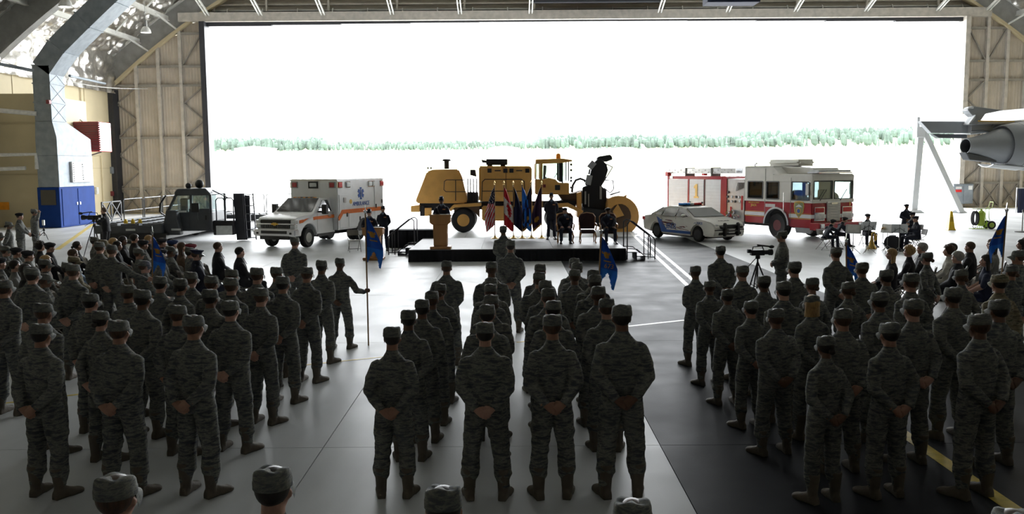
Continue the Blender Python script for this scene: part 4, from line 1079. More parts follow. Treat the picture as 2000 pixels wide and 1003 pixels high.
    pts += PP((1186, 398), (1184, 440))
    au = MB().prism(pts, -.1, W + .4, 'xz').build('auger_housing', 'yellow_truck', t, bevel=.03)
    MB().prism([(cx + .55 * math.cos(R(a)) + .06, cz + .62 * math.sin(R(a))) for a in range(0, 360, 20)], -.13, -.08, 'xz').build('end_recess', 'brown_top', au)
    MB().prism(PP((1196, 412), (1206, 398), (1218, 420), (1202, 425)), -.2, -.1, 'xz').build('side_gusset', 'yellow_truck', au)
    MB().prism(PP((1186, 399), (1207, 387), (1225, 380), (1218, 400)), 0, W + .3, 'xz').build('hood_flap', 'yellow_truck', au, bevel=.02)
    q, r2 = P(1196, 381), P(1215, 375); MB().bar((q[0], 1.0, q[1]), (r2[0], 1.0, r2[1]), .5, .06).build('sight_bar', 'black', au)
    MB().prism(PP((1140, 425), (1140, 405), (1190, 412), (1195, 450), (1160, 440)), .2, W, 'xz').build('impeller_case', 'black', t)
    MB().prism(PP((1185, 451), (1185, 446), (1225, 446), (1228, 451)), 0, W + .3, 'xz').build('skid_shoe', 'steel_dark', t)
snow_blower()

# ---------------------------------------------------------------- aircraft cargo loader
def cargo_loader():
    t = thing('cargo_loader', 'dark grey aircraft cargo loader with cab, roller deck and rails', 'cargo loader', (-15.4, 38.6, 0))
    dk = MB().box(-2.95, 0, -.4, 12, .45, .80).build('deck', 'loader', t, bevel=.02)
    for k in range(22):
        for x0, x1 in ((-2.8, -2.1), (-1.85, -1.15), (-.9, -.15)): MB().tube([(x0, -.2 + k * .55, .83), (x1, -.2 + k * .55, .83)], .045, 6).build('roller', 'loader_light', dk)
    for x in (-2.93, -1.98, -1.03, -.05): MB().box(x - .05, x + .05, -.4, 12, .8, .90).build('deck_rail', 'loader_light', dk)
    for k in range(3): q = at(248 + k * 14, 442, 38.6); MB().lathe([(.09, 0), (.09, .1), (.04, .2), (0, .2)], 8, Matrix.Translation((q.x + 15.4, -.1, .88))).build('stop', 'yellow', dk)
    MB().box(-2.7, .2, -.42, 11.5, .2, .45).build('chassis', 'black', t)
    for y in (1.0, 4.5, 8, 10.5):
        for x in (-2.6, -.3): wheel(t, x, y, .30, .25, 'loader_light', 6, 1)
    # rear cross platform
    MB().box(0, 4.8, 8.4, 12, .45, .80).build('cross_platform', 'loader', t, bevel=.02)
    for k in range(12): MB().tube([(.2 + k * .38, 8.6, .84), (.2 + k * .38, 11.8, .84)], .05, 6).build('roller', 'screen_white', dk)
    def rails(pts, n):
        pts = [Vector(p) for p in pts]
        for a, b in zip(pts[:-1], pts[1:]):
            for k in range(n):
                p = a + (b - a) * (k + .04) / n; q = a + (b - a) * (k + .96) / n
                MB().tube([p + Vector((0, 0, .8)), p + Vector((0, 0, 1.78)), p * .96 + q * .04 + Vector((0, 0, 1.86)), q * .96 + p * .04 + Vector((0, 0, 1.86)), q + Vector((0, 0, 1.78)), q + Vector((0, 0, .8))], .028, 6).build('guard_rail', 'loader_light', t)
                MB().tube([p + Vector((0, 0, 1.32)), q + Vector((0, 0, 1.32))], .022, 6).build('mid_rail', 'loader_light', t)
    rails([(-2.9, 2.4, 0), (-2.9, 11.6, 0)], 4); rails([(.2, 9.6, 0), (5.0, 9.4, 0)], 3)
    g = MB()
    for a, b in (((-2.9, .3, 1.0), (-2.9, 2.2, 1.0)), ((-2.9, .3, 1.8), (-2.9, 2.2, 1.8)), ((-2.9, .3, 1.0), (-2.9, 1.2, 1.8)), ((-2.9, 1.2, 1.0), (-2.9, .3, 1.8)), ((-2.9, 1.2, 1.0), (-2.9, 2.2, 1.8)), ((-2.9, 2.2, 1.0), (-2.9, 1.2, 1.8)), ((-2.9, .3, .8), (-2.9, .3, 1.8)), ((-2.9, 1.2, .8), (-2.9, 1.2, 1.8)), ((-2.9, 2.2, .8), (-2.9, 2.2, 1.8))): g.bar(a, b, .05)
    g.build('lattice_gate', 'steel_dark', t)
    # cab
    cb = MB().prism([(-.05, .5), (2.0, .5), (2.0, 1.35), (0.05, 1.35)], .3, 2.3, 'xz').build('cab', 'loader', t, bevel=.04)
    MB().prism([(-.15, .35), (.7, .35), (.55, 1.45), (.1, 1.45)], -.1, .32, 'xz').build('cab_nose', 'loader', cb, bevel=.04)
    MB().prism([(.35, 2.22), (.5, 2.38), (1.75, 2.40), (1.98, 2.15), (1.95, 2.08), (.38, 2.08)], .3, 2.3, 'xz').build('cab_roof', 'loader', cb, bevel=.03)
    for a, b in (((.02, .33, 1.33), (.42, .33, 2.1)), ((.02, 2.26, 1.33), (.42, 2.26, 2.1)), ((1.08, .33, 1.33), (1.1, .33, 2.1)), ((1.96, .33, 1.33), (1.96, .33, 2.12)), ((1.96, 2.26, 1.33), (1.96, 2.26, 2.12))): MB().bar(a, b, .1, .1, (0, 1, 0)).build('cab_pillar', 'loader', cb)
    for p in ([(.1, .32, 1.38), (1.05, .32, 1.38), (1.05, .32, 2.08), (.4, .32, 2.08)], [(1.14, .32, 1.5), (1.9, .32, 1.5), (1.9, .32, 2.06), (1.14, .32, 2.06)]): plate(p, 'glass', cb, 'cab_window', .01)
    plate([(.1, 2.26, 1.38), (1.9, 2.26, 1.38), (1.9, 2.26, 2.08), (.4, 2.26, 2.08)], 'glass', cb, 'cab_window', .01)
    d = MB().box(1.0, 1.92, .24, .3, .55, 1.5).build('cab_door', 'loader', cb, bevel=.015); MB().box(1.72, 1.8, .21, .24, 1.0, 1.2).build('handle', 'black', d)
    MB().tube([(1.42, .2, 1.0), (1.42, .15, 1.05), (1.42, .15, 1.75), (1.42, .2, 1.8)], .02, 6).build('grab_rail', 'loader_light', cb)
    MB().box(1.15, 1.5, .1, .2, 1.35, 1.75).build('mirror', 'black', cb, bevel=.02)
    MB().bar((-.35, .4, 1.35), (-.3, .4, 1.75), .08).build('mirror', 'black', cb); MB().bar((-.3, .4, 1.75), (-.05, .4, 2.1), .06).build('mirror_arm', 'black', cb); MB().bar((-.35, .4, 1.35), (0, .4, 1.1), .05).build('mirror_arm', 'black', cb)
    MB().ell((.75, 1.0, 2.5), (.14, .1, .14), 12, 8).build('work_light', 'black', cb, smooth=60); MB().ell((1.25, 1.0, 2.58), (.2, .16, .2), 12, 8).build('beacon', 'black', cb, smooth=60)
    MB().box(.5, .85, .5, 1.0, 1.3, 1.95).build('seat', 'black', cb, bevel=.06)
    MB().box(.55, .95, .05, .1, 1.35, 1.42).build('marker_plate', 'screen_white', cb)
    for x in (-1.55, .45): MB().box(x, x + .4, -.45, -.40, .58, .66).build('marker_plate', 'screen_white', t)
    # engine bay, handrail, ladder tower
    MB().box(2.0, 2.9, .4, 1.9, .3, .95).build('engine_bay', 'black', t, bevel=.03)
    MB().box(2.15, 2.85, .34, .4, .32, .72).build('side_plate', 'screen_white', t)
    for x in (2.1, 2.5): MB().tube([(x, .6, .9), (x, .6, 1.85), (x + .08, .6, 1.95), (x + .3, .6, 1.95), (x + .38, .6, 1.85), (x + .38, .6, .9)], .03, 6).build('guard_rail', 'steel_dark', t)
    MB().tube([(1.9, .8, 2.3), (2.6, .8, 1.95)], .03, 6).build('guard_rail', 'loader_light', t)
    tw = MB().prism([(2.95, .05), (3.35, .05), (3.28, 2.15), (2.85, 2.15)], .7, 1.3, 'xz').build('ladder_tower', 'steel_dark', t)
    for x0, x1 in ((3.38, 3.3), (3.8, 3.72)): MB().bar((x0, .8, .05), (x1, .8, 2.15), .05, .05).build('ladder_stile', 'steel_dark', tw)
    for k in range(6): MB().bar((3.38 - .012 * k, .8, .15 + k * .36), (3.8 - .012 * k, .8, .15 + k * .36), .04, .04).build('ladder_rung', 'loader_light', tw)
    MB().box(3.25, 3.5, 1.0, 1.1, .1, 2.05).build('tower_back', 'steel_dark', tw)
cargo_loader()

# ================================================================= STAGE AND FURNITURE
SX0, SX1, SY0, SY1, SZ = -3.55, 3.92, 29.85, 34.75, .43
st = thing('stage', 'low grey-topped portable stage with a black skirt', 'stage', (0, SY0, 0))
for i in range(3):
    for j in range(2):
        w_, d_ = (SX1 - SX0) / 3, (SY1 - SY0) / 2
        MB().box(SX0 + i * w_ + .004, SX0 + (i + 1) * w_ - .004, j * d_ + .004, (j + 1) * d_ - .004, SZ - .06, SZ).build('deck_panel', 'stage_top', st)
def skirt(name, x0, y0, x1, y1, z0, z1, parent, mt='skirt', amp=.03, per=.16):
    L = math.hypot(x1 - x0, y1 - y0); n = max(8, int(L / per * 6)); nx, ny = -(y1 - y0) / L, (x1 - x0) / L
    r0, r1, q0, q1 = [], [], [], []
    for k in range(n + 1):
        t_ = k / n; o_ = amp * (.5 + .5 * math.sin(t_ * L / per * 2 * math.pi))
        bx, by = x0 + (x1 - x0) * t_, y0 + (y1 - y0) * t_
        r0.append(Vector((bx - nx * o_, by - ny * o_, z0))); r1.append(Vector((bx - nx * o_ * .4, by - ny * o_ * .4, z1)))
        q0.append(r0[-1] + Vector((nx, ny, 0)) * .012); q1.append(r1[-1] + Vector((nx, ny, 0)) * .012)
    mb = MB(); m_ = n + 1
    mb.add(r0 + r1 + q1 + q0, [(k, k + 1, m_ + k + 1, m_ + k) for k in range(n)] + [(2 * m_ + k, 2 * m_ + k + 1, 3 * m_ + k + 1, 3 * m_ + k) for k in range(n)] + [(m_ + k, m_ + k + 1, 2 * m_ + k + 1, 2 * m_ + k) for k in range(n)])
    return mb.build(name, mt, parent, smooth=60)
skirt('skirt', SX0, -.01, SX1, -.01, .005, SZ - .03, st); skirt('skirt', SX1 + .01, 0, SX1 + .01, SY1 - SY0, .005, SZ - .03, st); skirt('skirt', SX0 - .01, SY1 - SY0, SX0 - .01, 0, .005, SZ - .03, st)
for i in range(4):
    for j in range(3): MB().box(SX0 + .1 + i * 2.38, SX0 + .16 + i * 2.38, .1 + j * 2.2, .16 + j * 2.2, 0, SZ - .06).build('leg', 'steel_dark', st)
# steps with hand rails
def steps(x, y, s, lab):
    t = thing('stage_steps', lab, 'steps', (x, y, 0))
    for k, (xx, z) in enumerate(((.18, .29), (.48, .15))):
        MB().box(min(s * (xx - .15), s * (xx + .15)), max(s * (xx - .15), s * (xx + .15)), 0, 1.0, z - .03, z).build('tread', 'steel_dark', t)
    for yy in (0, 1.0):
        MB().tube([(s * .02, yy, .02), (s * .02, yy, .43), (s * .02, yy, 1.28), (s * .10, yy, 1.36), (s * .22, yy, 1.33), (s * .92, yy, .78), (s * .98, yy, .70), (s * .98, yy, .02)], .022, 8).build('hand_rail', 'steel_dark', t)
        MB().tube([(s * .75, yy, .03), (s * .75, yy, .9)], .018, 6).build('rail_post', 'steel_dark', t)
        MB().tube([(s * .02, yy, .4), (s * .35, yy, .38), (s * .65, yy, .12), (s * .98, yy, .1)], .018, 6).build('stringer', 'steel_dark', t)
    for xx in (.33, .62): MB().box(min(s * xx, s * (xx + .03)), max(s * xx, s * (xx + .03)), 0, 1.0, 0, .16 if xx > .5 else .28).build('step_leg', 'steel_dark', t)
steps(SX1 + .05, 30.0, 1, 'black tubular steps and hand rails at the right end of the stage')
steps(SX0 - .05, 32.2, -1, 'black tubular steps and hand rails at the left end of the stage')
# skirted table
t = thing('skirted_table', 'low table draped in black cloth behind the left stage steps', 'table', (-4.0, 35.6, 0))
MB().box(-.95, .95, -.4, .4, .70, .73).build('table_top', 'skirt', t)
skirt('cloth', -.95, -.42, .95, -.42, .01, .71, t); skirt('cloth', .96, -.42, .96, .42, .01, .71, t); skirt('cloth', -.96, .42, -.96, -.42, .01, .71, t); skirt('cloth', .95, .42, -.95, .42, .01, .71, t)
for x in (-.85, .85): MB().box(x - .02, x + .02, -.35, .35, 0, .7).build('leg', 'steel_dark', t)
# lecterns
def lectern(x, y, z, lab, hh=1.2):
    t = thing('lectern', lab, 'lectern', (x, y, z))
    MB().box(-.36, .36, -.28, .28, 0, .10).build('base', 'wood', t, bevel=.02)
    MB().prism([(-.23, .1), (.23, .1), (.25, .85), (-.25, .85)], -.2, .2, 'xz').build('column', 'wood', t, bevel=.01)
    MB().prism([(-.27, .85), (.27, .85), (.36, .92), (.36, hh - .02), (-.36, hh - .02), (-.36, .92)], -.26, .24, 'xz').build('head', 'wood', t, bevel=.015)
    MB().add([(-.38, -.28, hh), (.38, -.28, hh), (.38, .28, hh - .05), (-.38, .28, hh - .05), (-.38, -.28, hh - .03), (.38, -.28, hh - .03), (.38, .28, hh - .09), (-.38, .28, hh - .09)], [(0, 1, 2, 3), (7, 6, 5, 4), (0, 4, 5, 1), (1, 5, 6, 2), (2, 6, 7, 3), (3, 7, 4, 0)]).build('desk', 'wood', t)
    MB().box(-.05, .28, -.1, .2, hh - .03, hh - .01).build('papers', 'paper', t)
    mi = MB().tube([(.0, -.2, hh - .02), (-.05, -.16, hh + .1), (-.1, -.02, hh + .2), (-.12, .06, hh + .22)], .008, 6).build('microphone', 'black', t); MB().ell((-.125, .08, hh + .22), (.02, .035, .02), 8, 6).build('windshield', 'black', mi)
lectern(-2.47, 30.15, SZ, 'wooden lectern standing on the front of the stage')
lectern(-4.9, 30.75, 0, 'wooden lectern on the floor in front of the ambulance', 1.16)
# folding chair
def chair_parts(t):
    MB().box(-.21, .21, -.2, .2, .43, .455).build('seat', 'chair_beige', t, bevel=.01)
    bk = MB().loft([[Vector((x, -.24 - .035 * (1 - (x / .21) ** 2) + dy, z)) for dy, z in ((0, .62), (.015, .62), (-.045 + .015, .82), (-.045, .82))] for x in np.linspace(-.21, .21, 7)])
    bk.build('backrest', 'chair_beige', t, smooth=40)
    for s in (-1, 1):
        MB().tube([(s * .22, .26, 0), (s * .22, .02, .44), (s * .22, -.24, .62), (s * .22, -.29, .80), (s * .19, -.295, .835)], .011, 6).build('leg', 'chair_steel', t)
        MB().tube([(s * .19, -.30, 0), (s * .19, .12, .43)], .011, 6).build('leg', 'chair_steel', t)
    MB().tube([(-.19, -.295, .835), (.19, -.295, .835)], .011, 6).build('top_rail', 'chair_steel', t)
    MB().tube([(-.22, .2, .12), (.22, .2, .12)], .008, 6).build('stretcher', 'chair_steel', t); MB().tube([(-.19, -.22, .10), (.19, -.22, .10)], .008, 6).build('stretcher', 'chair_steel', t)
_chair = []
def folding_chair(x, y, rz, lab, group='folding chairs of the audience'):
    t = thing('folding_chair', lab, 'chair', (x, y, 0), rz, group)
    if not _chair:
        chair_parts(t); _chair.extend(t.children)
    else:
        for c in _chair:
            d = c.copy(); C.objects.link(d); d.parent = t
    return t
p = gp(692, 491)
folding_chair(p.x, p.y, R(200), 'empty metal folding chair beside the ambulance', 'folding chairs by the lecterns')
# ornate stage armchairs
def armchair(x, y, rz, lab):
    t = thing('ornate_armchair', lab, 'armchair', (x, y, SZ), rz, 'armchairs on the stage')
    MB().box(-.28, .28, -.24, .28, .36, .48).build('seat', 'upholstery', t, bevel=.04, seg=2)
    pts = [(-.27, .5), (.27, .5), (.30, .95), (.22, 1.06), (0, 1.10), (-.22, 1.06), (-.30, .95)]
    b = MB().prism(pts, -.30, -.22, 'xz').build('backrest', 'upholstery', t, bevel=.02)
    f = MB(); pp = [Vector((x_, -.26, z_)) for x_, z_ in pts[1:] + pts[:1]]
    f.tube([(.27, -.26, .45)] + pp[:] , .025, 6); f.build('back_frame', 'wood', t)
    for i in range(3):
        for j in range(3): MB().ell((-.14 + i * .14, -.215, .62 + j * .14), (.015, .012, .015), 6, 4).build('button', 'upholstery', b)
    for s in (-1, 1):
        MB().tube([(s * .29, -.24, .72), (s * .32, .0, .70), (s * .32, .2, .68), (s * .31, .26, .62), (s * .28, .2, .48)], .025, 6).build('arm', 'wood', t)
        MB().tube([(s * .25, .24, .40), (s * .29, .29, .25), (s * .26, .27, .1), (s * .29, .32, 0)], [.03, .028, .018, .025], 6).build('leg', 'wood', t)
        MB().tube([(s * .25, -.22, .40), (s * .26, -.26, .2), (s * .27, -.32, 0)], [.03, .022, .022], 6).build('leg', 'wood', t)
armchair(1.98, 32.25, R(180), 'ornate armchair nearest the standing officer')
armchair(2.80, 32.15, R(180), 'empty ornate armchair between two seated officers')
armchair(3.55, 31.95, R(180), 'ornate armchair at the right end of the stage')

# ================================================================= FLAGS
def drape(parent, origin, hoist, fly, ang, pat, mats, side=1, nu=26, nv=18, amp=.05, folds=3.0, cut=None, yaw=0.0, name='cloth', lean=0.0):
    mb = MB(); a = R(ang)
    cy_, sy_ = math.cos(yaw), math.sin(yaw)
    vs = []
    for i in range(nu + 1):
        for j in range(nv + 1):
            u, v = i / nu, j / nv
            x = u * fly * math.sin(a) * (.55 + .65 * v); z = -v * hoist - u * fly * math.cos(a)
            y = amp * math.sin(u * folds * 2 * math.pi + v * 1.3) * min(1, u * 4) * (.7 + .6 * v)
            x = side * (x + .02 * math.sin(u * folds * 4 + v * 3)) - lean * z
            vs.append(Vector(origin) + Vector((x * cy_ - y * sy_, x * sy_ + y * cy_, z)))
    n1 = nv + 1; base = len(mb.v); mb.v += [tuple(p) for p in vs]
    for i in range(nu):
        for j in range(nv):
            u, v = (i + .5) / nu, (j + .5) / nv
            if cut and cut(u, v): continue
            mb.f.append((i * n1 + j, (i + 1) * n1 + j, (i + 1) * n1 + j + 1, i * n1 + j + 1)); mb.m.append(pat(u, v))
    me = mb.mesh(name, fixn=False)
    return obj(name, me, mats, parent, 60)
def hang(parent, origin, L, W, pat, mats, side=1, nu=22, nv=40, amp=.05, folds=2.5, cut=None, drop=.2, top=.12, lean=0.0, lean_y=0.0, name='cloth'):
    """cloth hanging from the head of a staff: narrow at the top, fuller below, in soft vertical folds"""
    mb = MB(); n1 = nv + 1
    for i in range(nu + 1):
        for j in range(n1):
            u, v = i / nu, j / nv
            wv = W * (top + (1 - top) * min(1, v / .6) ** .8 * (1 - .18 * max(0, v - .75) / .25))
            x = side * u * wv; z = -v * L - u * drop * L * (.3 + .7 * v)
            y = amp * math.sin(u * folds * 2 * math.pi + 1.2 * v) * (.35 + .65 * v) * min(1, 5 * u + .1)
            p = Vector(origin) + Vector((x + lean * z, y + lean_y * z, z)); mb.v.append(tuple(p))
    for i in range(nu):
        for j in range(nv):
            u, v = (i + .5) / nu, (j + .5) / nv
            if cut and cut(u, v): continue
            mb.f.append((i * n1 + j, (i + 1) * n1 + j, (i + 1) * n1 + j + 1, i * n1 + j + 1)); mb.m.append(pat(u, v))
    return obj(name, mb.mesh(name, fixn=False), mats, parent, 60)
def us(u, v):
    if v < .46 - .12 * u: return 1 if (int(u * 9) + int(v * 36)) % 3 == 0 and int(v * 36) % 2 else 2
    return 0 if int((v * 1.15 - u * .55 + 2) * 11) % 2 == 0 else 1
def ca_(u, v):
    w_ = v - .12 * u
    if w_ < .27 or w_ > .70: return 0
    x, y = (u - .55) * 2, (w_ - .49) / .21
    leaf = (abs(x) < .55 * (1 - abs(y + .1) * .75) and abs(y) < .62 and not (.30 < abs(x) and .1 < abs(y - .15) < .3)) or (abs(x) < .09 and abs(y) < .85)
    return 0 if leaf else 1
def emblem(u, v): return 1 if ((u - .5) / .3) ** 2 + ((v - .5) / .12) ** 2 < 1 else 0
def fringe(u, v): return 1 if v > .95 or u > .94 or ((u - .5) / .25) ** 2 + ((v - .78) / .06) ** 2 < 1 else 0
FL = [('US flag with stars and stripes on a floor stand', 967, us, ['red_cloth', 'white_cloth', 'navy_flag'], -1), ('Canadian maple leaf flag on a floor stand', 985, ca_, ['red_cloth', 'white_cloth'], 1),
      ('dark navy flag right of the Canadian flag', 1003, emblem, ['navy_flag', 'navy_flag'], 1), ('bright blue flag with a pale emblem on a floor stand', 1020, emblem, ['blue_bright', 'blue_flag'], 1),
      ('dark fringed flag right of the bright blue flag', 1038, fringe, ['navy_flag', 'gold_cloth'], -1), ('dark purple fringed flag beside the standing officer', 1058, fringe, ['purple_flag', 'gold_cloth'], -1)]
for lab, px, pat, ms, sd in FL:
    p = gp(px, 465, SZ)
    t = thing('flag_on_stand', lab, 'flag', (p.x, 34.35, SZ), 0, 'flags along the back of the stage')
    MB().lathe([(0, 0), (.16, 0), (.16, .02), (.05, .06), (.03, .12), (0, .12)], 16).build('stand', 'brass', t, smooth=40)
    MB().tube([(0, 0, .05), (0, 0, 2.12)], .016, 8).build('pole', 'staff_wood', t)
    MB().lathe([(.02, 0), (.03, .03), (.012, .06), (.035, .1), (0, .2)], 8, Matrix.Translation((0, 0, 2.1))).build('finial', 'brass', t)
    hang(t, (0, -.02, 2.07), 1.52, .40, pat, ms, sd, amp=.06, folds=2.2)
    if ms[0] in ('purple_flag', 'navy_flag'):
        MB().tube([(.01, -.02, 2.05), (.05, -.05, 1.6), (.03, -.05, 1.25)], .012, 5).build('cord', 'gold_cloth', t)

def guidon(x, y, z0, hh, px_lean, lab, txt=None, side=1, ay=0.0, ang=24, size=1.0, lean_y=0.0):
    t = thing('guidon', lab, 'flag', (x, y, z0))
    top = Vector((px_lean * hh, lean_y * hh, hh))
    MB().tube([(0, 0, 0), top], .014, 8).build('staff', 'staff_wood', t)
    sp = MB().prism([(-.012, 0), (.012, 0), (.035, .06), (.012, .06), (0, .17), (-.012, .06), (-.035, .06)], -.006, .006, 'xz', Matrix.Translation(top)).build('spear_head', 'chrome', t)
    cut = lambda u, v: v > .70 and abs(u - .45) < (v - .70) / .30 * .42
    c = hang(t, top * .985, .74 * size, .27 * size, lambda u, v: 2 if ((u - .5) / .20) ** 2 + ((v - .36) / .07) ** 2 < 1 or (abs(u - .5) < .34 and abs(v - .36 + abs(u - .5) * .12) < .02) or (abs(u - .5) < .25 and .47 < v < .50) else (1 if v > .64 else 0), ['blue_flag', 'blue_bright', 'gold_cloth'], side, 20, 40, .035, 1.6, cut, .12, .10, px_lean, lean_y)
    if txt: lettering(txt, .11, 'gold_cloth', c, tuple(top * .985 + Vector((side * .15 - px_lean * .5, -.06, -.46 * size))), (1, 0, -.15), up=(.15, 0, 1))
    return t

# ================================================================= AIRCRAFT WING AND ENGINE AT THE RIGHT EDGE
EY = 42.0
nz = at(1885, 285, EY); fw = Vector((.976, .216, 0)).normalized()
t = thing('transport_aircraft', 'grey transport aircraft wing and jet engine entering at the right edge', 'aircraft', (nz.x, nz.y, 0))
Me = Matrix.Translation((0, 0, nz.z)) @ Matrix.Rotation(math.atan2(fw.y, fw.x), 4, 'Z') @ Matrix.Rotation(R(90), 4, 'Y')
MB().lathe([(.33, .02), (.36, 0), (.44, .5), (.62, 1.2), (.80, 1.75), (.88, 2.2), (.88, 3.0)], 40, Me, cap=False).build('core_cowl', 'aircraft', t, smooth=50)
MB().lathe([(.34, .04), (.345, .7), (.2, .75), (.16, .45), (0, .4)], 24, Me, cap=False).build('exhaust_plug', 'aircraft_dark', t, smooth=50)
MB().lathe([(.93, 2.0), (.97, 1.92), (1.0, 1.95), (1.14, 2.8), (1.24, 3.8), (1.27, 5.0), (1.22, 6.0), (1.12, 6.5), (1.0, 6.4), (.95, 5.5)], 48, Me, cap=False).build('fan_cowl', 'aircraft', t, smooth=50)
MB().lathe([(.86, 2.05), (.95, 2.02)], 40, Me).build('fan_duct', 'aircraft_dark', t)
for s_ in (2.7, 4.1): MB().lathe([(1.0 + .14 * min(1, (s_ - 1.95) / .85) + (.10 if s_ > 3 else 0) + .006, s_ - .012), (1.0 + .14 * min(1, (s_ - 1.95) / .85) + (.10 if s_ > 3 else 0) + .006, s_ + .012)], 40, Me).build('cowl_seam', 'aircraft_dark', t)
MB().prism([(-.16, -.30), (1.6, -.62), (1.6, -.80), (.1, -.66)], -.25, .25, 'xz', Matrix.Translation((0, 0, nz.z)) @ Matrix.Rotation(math.atan2(fw.y, fw.x), 4, 'Z')).build('drain_mast', 'aircraft_dark', t, bevel=.03)
rings = []
for k in range(9):
    a = R(-125 + 70 * k / 8); rings.append([Me @ Vector((-r_ * math.sin(a), r_ * math.cos(a), s_)) for r_, s_ in ((1.05, 1.3), (1.09, 1.3), (1.2, 2.8), (1.15, 2.8))])
RZ = Matrix.Translation((0, 0, nz.z)) @ Matrix.Rotation(math.atan2(fw.y, fw.x), 4, 'Z')
rings = []
for k in range(9):
    a = R(-120 + 60 * k / 8); rings.append([RZ @ Vector((s_, r_ * math.cos(a), r_ * math.sin(a))) for s_, r_ in ((1.2, .98), (1.2, 1.02), (2.9, 1.19), (2.9, 1.13))])
MB().loft(rings).build('reverser_petal', 'aircraft_light', t, smooth=40)
def AP(pts, Y, off=nz): 
    return [(at(px, py, Y).x - off.x, at(px, py, Y).z) for px, py in pts]
def aslab(pts, Y0, Y1, nm, mt, bevel=.02): MB().prism(AP(pts, Y0), Y0 - EY, Y1 - EY, 'xz').build(nm, mt, t, bevel=bevel)
aslab([(1798, 236.5), (1893, 237), (1897, 260), (1819, 259.5)], 43.2, 43.6, 'flap', 'aircraft', .02)
aslab([(1820, 261), (1889, 262), (1888.5, 270), (1834, 269)], 43.4, 43.7, 'flap_vane', 'aircraft_dark', .01)
aslab([(1893, 243), (2060, 240), (2060, 236), (1893, 237)], 42.6, 44.6, 'wing', 'aircraft', .02)
aslab([(1896, 263), (1897, 240), (2060, 238), (2060, 262), (1960, 249), (1950, 256)], 42.9, 44.2, 'pylon', 'aircraft', .04)
aslab([(1890, 214), (1900, 207), (1960, 215), (1925, 222), (1910, 243), (1893, 243), (1903, 228), (1896, 222)], 42.4, 43.0, 'flap_hinge_fairing', 'aircraft', .02)
aslab([(1890, 212), (1892, 209), (1902, 208.5), (1902, 212)], 42.3, 42.7, 'hinge_cap', 'white', .01)
aslab([(1892, 242), (1903, 228), (1906, 224), (1905, 231), (1898, 239)], 42.2, 42.4, 'hinge_link', 'aircraft_light', .005)
aslab([(1912, 235), (1982, 236), (1982, 238), (1912, 237)], 42.2, 42.3, 'hydraulic_line', 'gold', 0)
for pts in ([(1893, 242), (1940, 243), (1937, 246)], [(1897, 255), (1920, 254), (1937, 257)]):
    q = [at(px, py, 42.85) for px, py in pts]; MB().tube([(p.x - nz.x, p.y - EY, p.z) for p in q], .014, 4).build('panel_line', 'aircraft_dark', t)
# the frame standing by the doorway (its feet are on the floor)
b0, b1 = gp(1782, 415.5), gp(1877, 416)
t = thing('service_frame', 'white tubular gantry frame standing beside the doorway', 'frame', (b0.x, b0.y, 0))
zt = at(1793, 239, b0.y).z
ye = (zt - H) * F / 97.0; xe = (2000 - 1000) / F * ye
MB().bar((.05, 0, 0), (.30, 0, zt - .8), .42, .42).build('post', 'aircraft_light', t, bevel=.03)
MB().box(-.05, .52, -.3, .3, zt - 1.0, zt + .35).build('head_block', 'aircraft_light', t, bevel=.03)
e = Vector((xe - b0.x, ye - b0.y, zt)); s0 = Vector((.3, 0, zt))
MB().bar(s0, s0 + (e - s0) * 1.5, .55, .62).build('top_beam', 'aircraft_light', t, bevel=.02)
MB().bar((.45, 0, zt - .4), (b1.x - b0.x, b1.y - b0.y, .1), .34, .34, (0, 1, 0)).build('brace', 'aircraft_light', t, bevel=.02)
MB().bar((.3, -.05, zt - .85), (.95, -.05, zt - .35), .3, .3).build('gusset', 'aircraft_light', t)
for x in (.05, b1.x - b0.x): MB().prism([(x - .6, 0), (x + .6, 0), (x + .3, .22), (x - .3, .22)], -.45, .45, 'xz').build('foot_plate', 'aircraft_light', t)
far = s0 + (e - s0) * 1.45; MB().bar((far.x, far.y, 0), (far.x, far.y, zt), .4, .4).build('post', 'aircraft_light', t)

# ================================================================= BITS NEAR THE DOORWAY
p = gp(1856, 449)
t = thing('caution_cone', 'tall yellow caution cone standing on the bright floor', 'cone', (p.x, p.y, 0))
def sq(h_, z): return [Vector((a * h_, b * h_, z)) for a, b in ((-1, -1), (1, -1), (1, 1), (-1, 1))]
MB().loft([sq(.19, 0), sq(.19, .02), sq(.15, .1), sq(.055, .92), sq(.05, .93)]).build('body', 'yellow', t, bevel=.006)
for k, (tx, z) in enumerate((('CAUTION', .62), ('CUIDADO', .54), ('ATTENTION', .46))):
    lettering(tx, .045, 'black', t, (0, -.098 - .012 * k, z), (1, 0, 0), sx=.8, up=(0, .12, 1))
MB().tube([(0, 0, .93), (0, 0, .96)], .03, 8).build('tip', 'yellow', t)
p = gp(1915, 447)
t = thing('wheeled_extinguisher', 'green wheeled fire extinguisher with a coiled black hose', 'extinguisher', (p.x, p.y, 0))
MB().lathe([(0, .16), (.1, .16), (.17, .22), (.18, .3), (.18, .78), (.14, .88), (.06, .93), (.05, 1.0), (0, 1.0)], 24).build('cylinder', 'green_ext', t, smooth=40)
for s in (-1, 1): wheel(t, .42, s * .22, .21, .09, 'green_ext', 5, s)
fr = MB(); 
for s in (-1, 1): fr.tube([(-.5, s * .16, .02), (.25, s * .16, .02), (.42, s * .16, .21), (.30, s * .16, .6), (.30, s * .16, 1.02), (.45, s * .16, 1.10), (.50, s * .16, 1.35)], .014, 6)
fr.tube([(.50, -.16, 1.35), (.50, .16, 1.35)], .016, 6); fr.tube([(-.45, 0, 1.02), (.45, 0, 1.02)], .018, 6)
for x in (-.1, .1): fr.tube([(x, .1, .18), (x, .1, .02)], .012, 6); fr.tube([(x, -.1, .18), (x, -.1, .02)], .012, 6)
